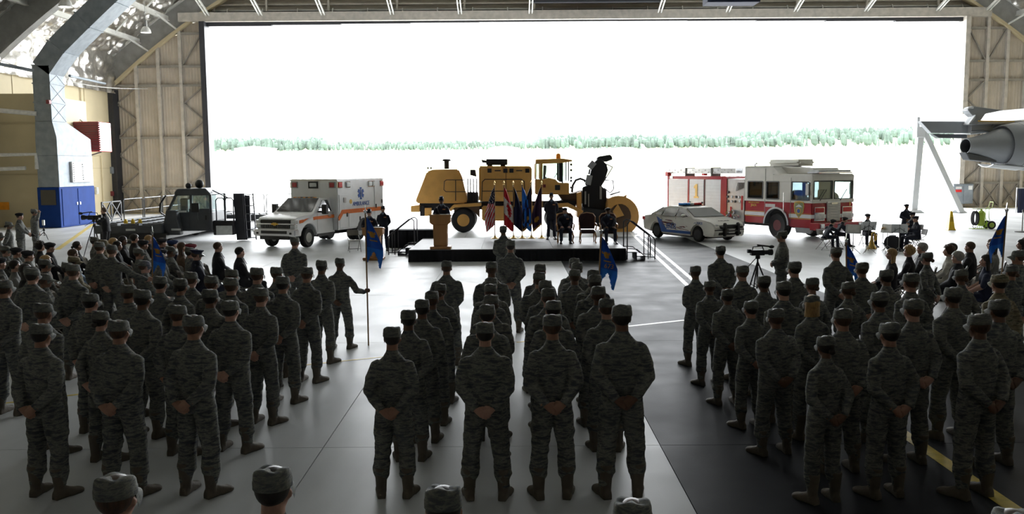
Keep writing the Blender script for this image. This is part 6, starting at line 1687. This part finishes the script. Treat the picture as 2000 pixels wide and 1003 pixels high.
def hair_shell(low_back=-.075, low_side=-.02, thick=.008, front=.045):
    mb = MB(); nu, nv = 30, 14; rows = []
    for j in range(nv + 1):
        row = []
        for k in range(nu):
            a = 2 * math.pi * k / nu; f = math.sin(a)          # f = 1 front
            lowz = front if f > .55 else (low_side if f > -.1 else low_back)
            if .15 < f <= .55: lowz = low_side + (front - low_side) * (f - .15) / .4
            if -.35 < f <= -.1: lowz = low_back + (low_side - low_back) * (f + .35) / .25
            tmax = math.acos(max(-.95, min(1, (lowz - .022) / .09)))
            t_ = tmax * j / nv
            r_ = 1 + thick / .085
            row.append(Vector((.0735 * r_ * math.sin(t_) * math.cos(a), -.008 + .093 * r_ * math.sin(t_) * math.sin(a), .022 + .085 * r_ * math.cos(t_))))
        rows.append(row)
    mb.loft(rows, cap=False); return mb
geom('hair_short', hair_shell(), 180)
geom('hair_full', hair_shell(-.085, -.045, .018, .045), 180)
mb = hair_shell(-.085, -.04, .010, .05); mb.ell((0, -.112, -.03), (.038, .03, .034), 14, 8); geom('hair_bun', mb, 60)
def long_hair(L, w_, flare=0.0):
    mb = hair_shell(-.085, -.06, .016, .05); rings = []
    for t_ in np.linspace(0, 1, 9):
        z = .03 - t_ * L; rings.append([Vector((x * (w_ + flare * t_), y, z)) for x, y in [(math.cos(a), -.012 - .085 * max(0, math.sin(a)) * (1 - .25 * t_) + .02 * max(0, -math.sin(a))) for a in np.linspace(0, 2 * math.pi, 18, endpoint=False)]])
    mb.loft(rings); return mb
geom('hair_long', long_hair(.34, .086, .012), 60)
geom('hair_bob', long_hair(.17, .090, .014), 60)
mb = hair_shell(-.085, -.055, .03, .055)
rr = random.Random(4)
for k in range(40):
    a = rr.uniform(0, 6.28); t_ = rr.uniform(0, 1.9)
    if math.sin(a) > .6 and t_ > .9: continue
    mb.ell((.09 * math.sin(t_) * math.cos(a), -.01 + .11 * math.sin(t_) * math.sin(a), .025 + .1 * math.cos(t_)), (.026, .026, .026), 7, 5)
geom('hair_curly', mb, 60)
# boots and shoes (toe towards +y, ankle at origin height .10)
def boot_mesh(high=True):
    mb = MB(); rings = []
    def sec(y, w_, z1): return [Vector((x * w_, y, z)) for x, z in ((-1, 0), (-1, .03), (-.9, z1 * .7), (-.45, z1), (.45, z1), (.9, z1 * .7), (1, .03), (1, 0))]
    for y, w_, z1 in ((-.085, .022, .05), (-.075, .036, .085), (-.03, .041, .12), (.03, .042, .115), (.08, .045, .085), (.13, .050, .065), (.175, .048, .055), (.205, .036, .042), (.215, .018, .03)): rings.append(sec(y, w_, z1))
    mb.loft(rings)
    if high: mb.tube([(0, -.02, .05), (0, -.02, .12), (0, -.025, .2), (0, -.03, .30)], [.045, .048, .052, .058], 14)
    V, Fc, N = remesh(mb, .011, 3, .5)
    m2 = MB(); m2.add([tuple(v) for v in V], Fc)
    me = m2.mesh('boot', fixn=False); shade(me, 180); return me
G['boot'] = boot_mesh(True); G['shoe'] = boot_mesh(False)
mb = MB().loft([[Vector((x * w_, y, z)) for x, z in ((-1, -.02), (-1, .02), (0, .05), (1, .02), (1, -.02))] for y, w_ in ((-.01, .05), (.03, .058))])
G['sole'] = None
# collar, tie, ribbons for dress uniform and suits
mb = MB(); mb.prism([(-.05, 0), (.05, 0), (0, -.15)], .0, .006, 'xz'); geom('shirt_front', mb, 30)
mb = MB(); mb.prism([(-.012, 0), (.012, 0), (.022, -.13), (0, -.15), (-.022, -.13)], .0, .006, 'xz'); geom('tie', mb, 30)
mb = MB()
for r_ in range(3):
    for c_ in range(3): mb.box(-.05 + c_ * .034, -.05 + c_ * .034 + .031, 0, .006, -.03 + r_ * .014, -.03 + r_ * .014 + .012)
geom('ribbons', mb, 30)
for k in ('cap',): pass
def with_mat(me, m_):
    key = (me.name, m_)
    if key not in _mm:
        c = me.copy(); c.materials.clear(); c.materials.append(M[m_]); _mm[key] = c
    return _mm[key]
_mm = {}
SKINS = ['skin_light', 'skin_light', 'skin_tan', 'skin_light', 'skin_tan', 'skin_brown']
prng = random.Random(21)
STAND_TOP = {'cap': 1.755, 'flight_cap': 1.765, 'beret': 1.74, 'service_cap': 1.74, None: 1.735}
pending = []
def person(kind, x, y, rz, height, label, z=0.0, fixed=False, seat_chair=None, **kw):
    e = dict(kind=kind, x=x, y=y, rz=rz, height=height, label=label, z=z, fixed=fixed, chair=seat_chair, kw=kw)
    pending.append(e); return e
def settle():
    act = [e for e in pending if e['z'] == 0]
    for it in range(60):
        mv = 0
        for i, a in enumerate(act):
            for b in act[i + 1:]:
                dx, dy = b['x'] - a['x'], b['y'] - a['y']; d = math.hypot(dx, dy)
                sa, sb = a['kind'].startswith('sit'), b['kind'].startswith('sit')
                need = .66 if (sa and sb) else (.62 if (sa or sb) else .56)
                if d < need and not (a['fixed'] and b['fixed']):
                    if d < 1e-4: dx, dy, d = .01, .01, .014
                    p = (need - d) * .5; ux, uy = dx / d, dy / d
                    fa = 0 if a['fixed'] else (1 if not b['fixed'] else 2); fb = 0 if b['fixed'] else (1 if not a['fixed'] else 2)
                    if sa != sb and not a['fixed'] and not b['fixed']: fa, fb = (2, 0) if sa else (0, 2)
                    a['x'] -= ux * p * fa * .6; a['y'] -= uy * p * fa * .6; b['x'] += ux * p * fb * .6; b['y'] += uy * p * fb * .6; mv += 1
        if not mv: break
    for e in pending:
        t = make_person(e['kind'], e['x'], e['y'], e['rz'], e['height'], e['label'], e['z'], **e['kw'])
        if e['chair']:
            c = folding_chair(e['x'], e['y'], e['rz'], e['chair'][0], e['chair'][1]); c.scale = [min(1.08, t.scale[0])] * 3
def make_person(kind, x, y, rz, height, label, z=0.0, group=None, top='abu', bottom=None, hat='cap', hatm='cap_abu', hair='hair_short', hairm=None, skin=None, shoe='boot', shoem='boot_sage', shirt=None, legm=None, ribbons=False):
    P = B[kind]; rest_h = (P.HM @ Vector((0, 0, .118 if hat else .113))).z + (.01 if hat in ('cap', 'flight_cap') else 0)
    sc = height / rest_h
    t = thing('person', label, 'person', (x, y, z), rz, group)
    t.scale = (sc, sc, sc)
    def part(name, me, ml=None):
        o = bpy.data.objects.new(name, me); C.objects.link(o); o.parent = t
        if ml is not None: o.matrix_local = ml
        return o
    b = part('body', P.mesh)
    skin = skin or prng.choice(SKINS); bottom = bottom or top
    for i, m_ in enumerate((skin, top, bottom)):
        b.material_slots[i].link = 'OBJECT'; b.material_slots[i].material = M[m_]
    fs_ = .99 if P.female else 1.05
    if hair:
        hm = hairm or prng.choice(['hair_dark', 'hair_brown', 'hair_dark', 'hair_brown'])
        part('hair', with_mat(G[hair], hm), P.HM @ Matrix.Scale(fs_, 4))
    if hat:
        c = part('cap' if hat == 'cap' else hat, with_mat(G[hat], hatm), P.HM @ Matrix.Scale(fs_, 4) @ Matrix.Rotation(prng.uniform(-.05, .05), 4, 'X'))
        if hat in ('cap', 'service_cap'):
            o = bpy.data.objects.new('brim', with_mat(G['brim'], hatm if hat == 'cap' else 'black_gloss')); C.objects.link(o); o.parent = c
    for i in (0, 1):
        An = Vector(P.legs[i][2]); s = -1 if i == 0 else 1
        part('boot' if shoe == 'boot' else 'shoe', with_mat(G[shoe], shoem), Matrix.Translation((An.x, An.y + .015, An.z - .10)) @ Matrix.Rotation(-s * .22 if not P.seated else -s * .1, 4, 'Z') @ Matrix.Diagonal((1.16, 1.08, 1.06, 1)))
    if shirt:
        q = P.H0 + P.up * .565; fy = .078
        tl = Matrix.Rotation(-P.lean + .45, 4, 'X')
        part('shirt_front', with_mat(G['shirt_front'], shirt), Matrix.Translation(q + Vector((0, fy, 0))) @ tl)
        part('tie', with_mat(G['tie'], 'dress_navy'), Matrix.Translation(q + Vector((0, fy + .006, -.005))) @ tl)
    if ribbons:
        q = P.H0 + P.up * .40; part('ribbons', with_mat(G['ribbons'], 'ribbon'), Matrix.Translation(q + Vector((-.09, .118, 0))) @ Matrix.Rotation(.15, 4, 'X') @ Matrix.Rotation(.25, 4, 'Z'))
    return t
def by_head(px, py, h, dz=0.0):
    p = gp(px, py, h + dz); return p.x, p.y
def by_feet(px, py, yf):
    """stand a figure whose cap top is at (px,py) and whose heels are at row yf: returns x, y, height"""
    g_ = gp(px, yf); d = g_.y
    a = at(px, py, d); return a.x, d, a.z

ORD = ['nearest the camera', 'second from the camera', 'third from the camera', 'fourth from the camera', 'fifth from the camera', 'sixth from the camera', 'farthest from the camera', 'eighth']
FEM = set()
def formation(name, files, rz, grp):
    for fi, (fname, members) in enumerate(files):
        for k, m_ in enumerate(members):
            px, py = m_[0], m_[1]; o = m_[2] if len(m_) > 2 else {}
            if 'yf' in o: x, y, h = by_feet(px, py, o['yf'])
            else:
                h = o.get('h', 1.76); x, y = by_head(px, py, h)
            kind = o.get('k') or prng.choice(['rest', 'rest', 'rest_wide', 'rest_slim'])
            which = ORD[k] if k < len(members) - 1 or len(members) < 3 else 'farthest from the camera'
            lab = o.get('lab') or f'soldier in camouflage, {name}, {fname}, {which}'
            person(kind, x, y, rz + prng.uniform(-.06, .06), h, lab, group=grp, top=o.get('top', 'abu'), hair=o.get('hair', 'hair_short'), hairm=o.get('hm'), skin=o.get('skin'), hatm=o.get('hatm', 'cap_abu'))
D = dict
formation('centre formation', [
    ('leftmost file', [(765, 636, D(yf=968, k='rest_slim')), (797, 603, D(yf=897)), (824, 583, D(h=1.70, skin='skin_brown')), (843, 567, D(h=1.70, skin='skin_brown')), (860, 552, D(h=1.66, k='rest_f', hair='hair_bun')), (872, 508, D(yf=712, k='rest_wide'))]),
    ('second file', [(947, 627, D(yf=972, k='rest_wide')), (951, 593, D(h=1.74)), (959, 574, D(h=1.74)), (958, 552, D(h=1.72, k='rest_f', hair='hair_bun')), (959, 541, D(h=1.72)), (960, 510, D(h=1.78, k='rest_wide'))]),
    ('third file', [(1079, 612, D(yf=970)), (1081, 585, D(h=1.74, hm='hair_dark')), (1071, 561, D(h=1.76)), (1065, 546, D(h=1.74)), (1053, 530, D(h=1.74)), (1055, 514, D(h=1.74))]),
    ('rightmost file', [(1215, 593, D(yf=968, k='rest')), (1185, 581, D(h=1.75)), (1169, 557, D(h=1.76, skin='skin_brown')), (1162, 535, D(h=1.78)), (1150, 523, D(h=1.76)), (1131, 527, D(h=1.70)), (1127, 511, D(h=1.74))])], 0.0, 'soldiers of the centre formation')
formation('left formation', [
    ('rightmost file', [(376, 613, D(yf=965)), (448, 585, D(yf=880, k='rest_wide')), (508, 561, D(yf=826)), (551, 538, D(yf=785)), (598, 520, D(yf=745, skin='skin_tan')), (627, 507, D(yf=708, skin='skin_brown'))]),
    ('second file from right', [(230, 623, D(yf=965)), (346, 594, D(h=1.72, k='rest_slim')), (409, 563, D(h=1.75)), (450, 541, D(h=1.77)), (499, 521, D(h=1.80, k='rest_wide')), (539, 520, D(h=1.72))]),
    ('third file from right', [(77, 630, D(yf=968)), (194, 604, D(h=1.70, k='rest_f', hair='hair_bun')), (276, 564, D(h=1.80)), (349, 541, D(h=1.76, k='rest_f', hair='hair_bun')), (403, 537, D(h=1.72)), (453, 525, D(h=1.74))]),
    ('fourth file from right', [(82, 590, D(h=1.74)), (174, 571, D(h=1.74)), (249, 555, D(h=1.74)), (317, 538, D(h=1.74)), (375, 531, D(h=1.74))]),
    ('leftmost file', [(6, 545, D(h=1.80)), (69, 522, D(h=1.78, k='rest_wide')), (58, 519, D(h=1.74)), (133, 515, D(h=1.80))])], R(-16), 'soldiers of the left formation')
formation('right formation', [
    ('leftmost file', [(1615, 653, D(yf=978, k='rest_f', hair='hair_bun')), (1517, 601, D(yf=885, skin='skin_brown')), (1469, 586, D(yf=833)), (1422, 563, D(yf=788, skin='skin_brown')), (1387, 547, D(yf=750, skin='skin_brown')), (1359, 518, D(yf=712, k='rest_slim'))]),
    ('second file from left', [(1740, 628, D(yf=968)), (1648, 601, D(h=1.74)), (1587, 574, D(h=1.72, k='rest_f', hair='hair_bob', hm='hair_blonde', lab='soldier in camouflage with a blonde bob under the cap, right formation')), (1531, 548, D(h=1.78)), (1493, 537, D(h=1.70, skin='skin_brown')), (1451, 517, D(h=1.74))]),
    ('third file from left', [(1916, 611, D(yf=968)), (1786, 582, D(h=1.80)), (1720, 568, D(h=1.76)), (1649, 547, D(h=1.70, k='rest_f', hair='hair_bun')), (1597, 541, D(h=1.70, k='rest_f', hair='hair_bun')), (1553, 509, D(h=1.80))]),
    ('fourth file from left', [(1954, 583, D(h=1.80)), (1864, 559, D(h=1.80)), (1781, 532, D(h=1.82)), (1733, 525, D(h=1.74)), (1685, 511, D(h=1.74))]),
    ('rightmost file', [(1954, 534, D(h=1.80, top='ocp', hatm='ocp')), (1879, 524, D(h=1.72, k='rest_f', hair='hair_bun')), (1978, 516, D(h=1.72, k='rest_f', hair='hair_bun'))])], R(16), 'soldiers of the right formation')
# leaders out in front, and the row closest to the photographer
for px, py, yf, h, kind, rz, lab in ((997, 468, 648, 0, 'rest', 0, 'soldier alone at parade rest in front of the centre formation'), (983, 440, 0, 1.78, 'rest', .25, 'soldier half hidden just before the stage, left of the lone leader'),
                                 (575, 462, 0, 1.80, 'rest_wide', -.2, 'broad soldier alone in front of the left formation, before the ambulance'), (1408, 479, 0, 1.74, 'rest_wide', .25, 'soldier alone in front of the right formation, left of the camcorder'),
                                 (193, 471, 0, 1.80, 'rest_wide', -.25, 'soldier leading the left formation, left of the guidon bearer')):
    if yf: x, y, h = by_feet(px, py, yf)
    else: x, y = by_head(px, py, h)
    person(kind, x, y, rz, h, lab)
for px, py, h, lab in ((222, 925, 1.76, 'cap and head at the bottom edge, left corner'), (530, 909, 1.76, 'cap and head at the bottom edge, left of centre'), (865, 947, 1.74, 'cap and head at the bottom edge, before the centre formation'), (1236, 972, 1.72, 'top of a cap at the bottom edge, right of centre'), (1985, 993, 1.72, 'sliver of a cap at the bottom right corner')):
    x, y = by_head(px, py, h); person('rest', x, y, R(-10) if px < 600 else 0, h, lab, group='soldiers nearest the camera')
# guidon bearers and their flags
def bearer(px, py, h, rz, lab, flab, yf=None, txt=None, fx=None, side=1, ang=24, lean=0.0, fh=2.45, size=1.0, ly=0.0, far=False):
    if yf: x, y, h = by_feet(px, py, yf)
    else: x, y = by_head(px, py, h)
    person('guidon' if far else 'guidon_near', x, y, rz, h, lab, fixed=True, group='guidon bearers')
    sc = h / 1.765
    g_ = Matrix.Rotation(rz, 4, 'Z') @ Vector((.645 * sc, .305 * sc, 0) if far else (.43 * sc, .33 * sc, 0))
    hz = 1.06 * sc
    guidon(x + g_.x - lean * hz, y + g_.y - ly * hz, 0.0, fh, lean, flab, txt, side, 0.0, ang, size, ly)
bearer(663, 503, 0, R(-8), 'guidon bearer at the right front corner of the left formation', 'blue swallow-tailed guidon held upright left of the centre aisle', yf=680, txt=None, ang=26, fh=2.4, size=1.15)
bearer(217, 477, 1.78, R(-12), 'guidon bearer reaching sideways to a flag, left formation front', 'blue guidon beside the seated left audience', ang=10, lean=.05, fh=1.95, far=True)
bearer(1122, 503, 1.74, R(0), 'guidon bearer hidden at the front right of the centre formation', 'blue guidon with orange numerals above the centre formation', txt='673', ang=24, fh=2.1, lean=.04, size=1.1)
bearer(1634, 482, 1.78, R(12), 'guidon bearer at the front of the right formation', 'dark blue guidon drooping behind the right formation bearer', ang=14, lean=-.03, fh=1.82, ly=.02)
bearer(1992, 487, 1.80, R(50), 'guidon bearer in profile at the right edge', 'blue guidon with a spear head near the right edge', ang=14, lean=.03, fh=2.38, side=-1)

# ---- officers on and around the stage
DB = D(top='dress_blue', bottom='dress_trouser', hat='flight_cap', hatm='dress_blue', shoe='shoe', shoem='shoe_black', shirt='shirt_blue', ribbons=True)
person('lectern', -2.47, 30.72, R(180), 1.78, 'officer in dark dress uniform reading at the stage lectern', z=SZ, **DB)
p = gp(1077, 467, SZ); person('dress', p.x, p.y, R(180), 1.80, 'officer in dark dress uniform standing on the stage beside the flags', z=SZ, **DB)
person('lectern', -5.12, 31.35, R(178), 1.76, 'officer in dark dress uniform speaking at the floor lectern', **DB)
p = gp(750, 489); person('dress', p.x, p.y, R(178), 1.76, 'officer in dark dress uniform standing behind the floor lectern', **DB)
DB2 = dict(DB); DB2['hat'] = 'beret'; DB2['hatm'] = 'beret_black'
person('sit_knees', 1.98, 32.35, R(180), 1.30, 'officer in dark uniform seated nearest the flags on stage', z=SZ, **DB2)
person('sit_knees', 3.55, 32.05, R(186), 1.30, 'officer in dark uniform seated at the right end of the stage', z=SZ, **DB2)
# ---- band
BD = D(top='dress_blue', bottom='dress_blue', hat='beret', hatm='beret_black', shoe='shoe', shoem='shoe_black', shirt='shirt_white')
def seat_band(px, yf, kind, rz, lab, chair=True, hh=1.30):
    p = gp(px, yf)
    person(kind, p.x, p.y, rz, hh, lab, seat_chair=('folding chair under the ' + lab.split(',')[0], 'folding chairs of the band'), group='band members', **BD)
seat_band(1611, 487, 'sit_lean', R(-75), 'hunched bandsman in black beside the fire engine bumper', hh=1.16)
seat_band(1632, 481, 'sit_lean', R(-95), 'second hunched bandsman with gold trouser stripe', hh=1.18)
seat_band(1692, 480, 'sit_horn', R(180), 'bandsman in black beret facing the camera', hh=1.30)
seat_band(1790, 490, 'sit_horn', R(88), 'bandsman seated in profile at the right of the drum', hh=1.32)
seat_band(1783, 479, 'sit_horn', R(110), 'bandsman behind the profile player', hh=1.34)
p = gp(1768, 474); person('front', p.x, p.y, R(180), 1.62, 'bandsman standing behind the bass drum', group='band members', **BD)
# gold stripe down the trousers of three players is a narrow braid
# ---- camera crew and photographers
x_, y_ = by_head(1529, 450, 1.80); person('front', x_, y_, R(68), 1.80, 'soldier in profile with folded hands standing right of the camcorder', hair='hair_short')
x_, y_ = by_head(205, 405, 1.78); person('tv', x_, y_, R(95), 1.78, 'cameraman in black behind the broadcast camera', top='suit_black', hat=None, hair='hair_short', hairm='hair_brown', shoe='shoe', shoem='shoe_black')
x_, y_ = by_head(16, 432, 1.70); person('rest_f', x_, y_, R(-70), 1.70, 'standing soldier with a bun and cap at the far left edge', hair='hair_bun')
x_, y_ = by_head(37, 415, 1.80); xp, yp = x_, y_
person('photo', x_, y_, R(-75), 1.80, 'soldier in a black beret holding a camera at far left', hat='beret', hatm='beret_black')
x_, y_ = by_head(48, 409, 1.82); person('salute', x_, y_ + .6, R(-70), 1.82, 'soldier raising a hand to his cap behind the photographer')
t = thing('photo_camera', 'black still camera with strap held by the beret photographer', 'camera', (xp + .34, yp + .12, 1.02), R(-20))
MB().box(-.07, .07, -.04, .04, -.05, .05).build('body', 'black', t, bevel=.01); MB().lathe([(.035, 0), (.04, .1), (.03, .1)], 14, Matrix.Translation((.05, 0, 0)) @ Matrix.Rotation(R(110), 4, 'Y')).build('lens', 'black', t); MB().box(-.03, .03, -.02, .02, .05, .08).build('prism', 'black', t, bevel=.01)
MB().tube([(.07, 0, 0), (.25, -.02, -.25), (.42, -.02, -.45), (.46, -.02, -.40), (.3, -.02, -.2)], .008, 5).build('strap', 'black', t)
x_, y_ = by_head(-4, 452, 1.72); person('rest_f', x_, y_, R(-70), 1.72, 'soldier cut off by the left edge behind the audience', hair='hair_bun')
x_, y_ = by_head(1812, 491, 1.70); person('rest_f', x_, y_, R(40), 1.70, 'soldier with a bun standing among the seated civilians', hair='hair_bun')

# ---- seated audiences
def seat(px, py, rz, lab, kind='sit', hh=None, chair=True, **k):
    hat = k.get('hat', 'cap'); hh = hh or (1.44 if hat else 1.42)
    x, y = by_head(px, py, hh)
    person(kind, x, y, rz, hh, lab, seat_chair=('folding chair under the ' + lab.split(',')[0], 'folding chairs of the audience'), **k)
SU = D(top='suit_black', hat=None, shoe='shoe', shoem='shoe_black', kind='sit_suit', shirt='shirt_white')
BE = D(hat='beret', hatm='beret_black')
LF, RT = R(-58), R(58)
for px, py, lab, k in (
    (420, 473, 'balding man in a dark suit, front row of the left audience', dict(SU, hairm='hair_brown', skin='skin_light')),
    (468, 482, 'man in a black suit nearest the left formation, looking down', dict(SU, hairm='hair_dark', skin='skin_light')),
    (383, 486, 'airman in dark blue service uniform and cap beside the suits', dict(top='dress_blue', bottom='dress_trouser', hat='service_cap', hatm='dress_navy', shoe='shoe', shoem='shoe_black', kind='sit_suit', shirt='shirt_blue')),
    (379, 474, 'seated person in a maroon beret, left audience', dict(hat='beret', hatm='beret_maroon')),
    (369, 482, 'seated soldier in a patrol cap left of the blue service uniform', {}),
    (354, 473, 'woman with long brown hair in the left audience', dict(kind='sit_f', top='brown_top', hat=None, hair='hair_long', hairm='hair_brown', skin='skin_light', shoe='shoe', shoem='shoe_black')),
    (338, 480, 'seated soldier in a cap between guidon and brown-haired woman', {}),
    (339, 467, 'seated airman in a blue beret, left audience', dict(hat='beret', hatm='beret_blue', top='dress_blue')),
    (317, 464, 'seated airman in a black beret right of the left guidon', dict(BE, top='dress_blue')),
    (313, 485, 'seated soldier in a black beret behind the left guidon', dict(BE)),
    (314, 492, 'seated soldier with raised chin right of the left guidon', {}),
    (280, 484, 'seated soldier with bowed cap left of the left guidon', {}),
    (280, 459, 'fair-haired man in a dark suit, back row near the loader', dict(SU, hairm='hair_blonde', skin='skin_light')),
    (255, 459, 'dark-haired person in black, back row near the loader', dict(SU, hair='hair_full', hairm='hair_dark')),
    (241, 460, 'person with short dark hair, back row near the loader', dict(SU, hairm='hair_dark')),
    (265, 468, 'seated soldier in a black beret before the dark-haired pair', dict(BE)),
    (243, 470, 'woman with long dark hair in a black top, left audience', dict(kind='sit_f', top='suit_black', hat=None, hair='hair_long', hairm='hair_dark', skin='skin_tan', shoe='shoe', shoem='shoe_black')),
    (219, 464, 'blonde woman seated right of the left formation leaders', dict(kind='sit_f', top='grey_top', hat=None, hair='hair_bob', hairm='hair_blonde', skin='skin_light', shoe='shoe', shoem='shoe_black')),
    (201, 461, 'seated soldier in a cap behind the left formation leaders', {}),
    (175, 468, 'seated soldier in an olive cap left of the formation leaders', dict(hatm='ocp', top='ocp')),
    (165, 470, 'person with a dark ponytail left of the olive cap', dict(kind='sit_f', top='suit_charcoal', hat=None, hair='hair_bun', hairm='hair_dark', shoe='shoe', shoem='shoe_black')),
    (142, 486, 'bareheaded man in a pale shirt, left audience', dict(kind='sit_suit', top='shirt_blue', bottom='suit_charcoal', hat=None, hairm='hair_brown', shoe='shoe', shoem='shoe_black')),
    (107, 471, 'large man in a black beret and dark coat, left audience', dict(BE, top='suit_black', kind='sit_suit')),
    (86, 472, 'person with full black hair beside the large beret', dict(kind='sit_f', top='suit_black', hat=None, hair='hair_curly', hairm='hair_dark', shoe='shoe', shoem='shoe_black')),
    (57, 488, 'seated soldier in a beret, second from the left edge group', dict(BE)),
    (34, 482, 'seated soldier in a tall black beret near the left edge', dict(BE)),
    (13, 479, 'seated soldier in a cap below the standing bun soldier', {}),
    (4, 502, 'seated soldier at the left edge in a dark beret', dict(BE)),
    (31, 507, 'bareheaded dark-haired woman in a grey top near the left edge', dict(kind='sit_f', top='grey_top', hat=None, hair='hair_bun', hairm='hair_dark', shoe='shoe', shoem='shoe_black')),
    (47, 515, 'woman with long black hair near the left edge', dict(kind='sit_f', top='suit_black', hat=None, hair='hair_long', hairm='hair_dark', shoe='shoe', shoem='shoe_black')),
    (87, 498, 'woman with reddish blonde hair in the left audience', dict(kind='sit_f', top='brown_top', hat=None, hair='hair_bob', hairm='hair_blonde', skin='skin_light', shoe='shoe', shoem='shoe_black')),
    (105, 503, 'seated soldier in a pale cap right of the reddish blonde woman', {}),
    (127, 501, 'seated soldier in an olive cap, left audience middle', dict(hatm='ocp', top='ocp')),
    (152, 510, 'seated soldier in a cap left of the formation leaders\' backs', {}),
    (90, 532, 'seated soldier turned in profile between two standing backs', {}),
    (252, 509, 'seated soldier under the guidon bearer\'s outstretched arm', {})):
    k = dict(k); kd = k.pop('kind', 'sit')
    seat(px, py, LF + prng.uniform(-.12, .12), lab, kd, **k)
for px, py, lab, k in (
    (1743, 485, 'woman with long straight blonde hair in a dark dress, right audience', dict(kind='sit_f', top='suit_black', hat=None, hair='hair_long', hairm='hair_blonde', skin='skin_light')),
    (1777, 480, 'woman with curly blonde hair in a dark jacket, right audience', dict(kind='sit_f', top='suit_black', hat=None, hair='hair_curly', hairm='hair_blonde', skin='skin_light')),
    (1814, 475, 'grey-haired man in a dark suit behind the standing soldier', dict(SU, hairm='hair_grey', skin='skin_light', hair='hair_full')),
    (1846, 477, 'woman with short hair in a white jacket, right audience', dict(kind='sit_f', top='jacket_white', bottom='suit_black', hat=None, hair='hair_curly', hairm='hair_brown', skin='skin_light')),
    (1877, 474, 'woman with long dark hair right of the white jacket', dict(kind='sit_f', top='suit_black', hat=None, hair='hair_long', hairm='hair_dark', skin='skin_light')),
    (1871, 491, 'grey-haired man in a charcoal suit, near row of the right audience', dict(SU, top='suit_charcoal', hairm='hair_grey', skin='skin_light', hair='hair_full')),
    (1902, 472, 'balding man in a black suit, far row of the right audience', dict(SU, hairm='hair_brown', skin='skin_tan')),
    (1917, 471, 'woman with dark hair behind the balding man', dict(kind='sit_f', top='grey_top', hat=None, hair='hair_long', hairm='hair_dark', skin='skin_light')),
    (1928, 497, 'black-haired woman in a short-sleeved navy top, right audience', dict(kind='sit_f_short', top='dress_navy', hat=None, hair='hair_long', hairm='hair_dark', skin='skin_light')),
    (1951, 467, 'man in a brown jacket partly hidden by the right guidon', dict(kind='sit_suit', top='brown_top', bottom='suit_charcoal', hat=None, hairm='hair_brown', skin='skin_light', shoe='shoe', shoem='shoe_black')),
    (1983, 467, 'woman with black hair right of the right guidon', dict(kind='sit_f', top='suit_black', hat=None, hair='hair_long', hairm='hair_dark')),
    (2004, 463, 'person in dark clothes cut off by the right edge', dict(SU)),
    (2012, 500, 'seated civilian at the right edge with bare arms', dict(kind='sit_f_short', top='grey_top', hat=None, hair='hair_long', hairm='hair_brown', skin='skin_light'))):
    k = dict(k); kd = k.pop('kind', 'sit')
    if kd.startswith('sit_f'): k.setdefault('shoe', 'shoe'); k.setdefault('shoem', 'shoe_black')
    seat(px, py, RT + prng.uniform(-.12, .12), lab, kd, **k)

settle()
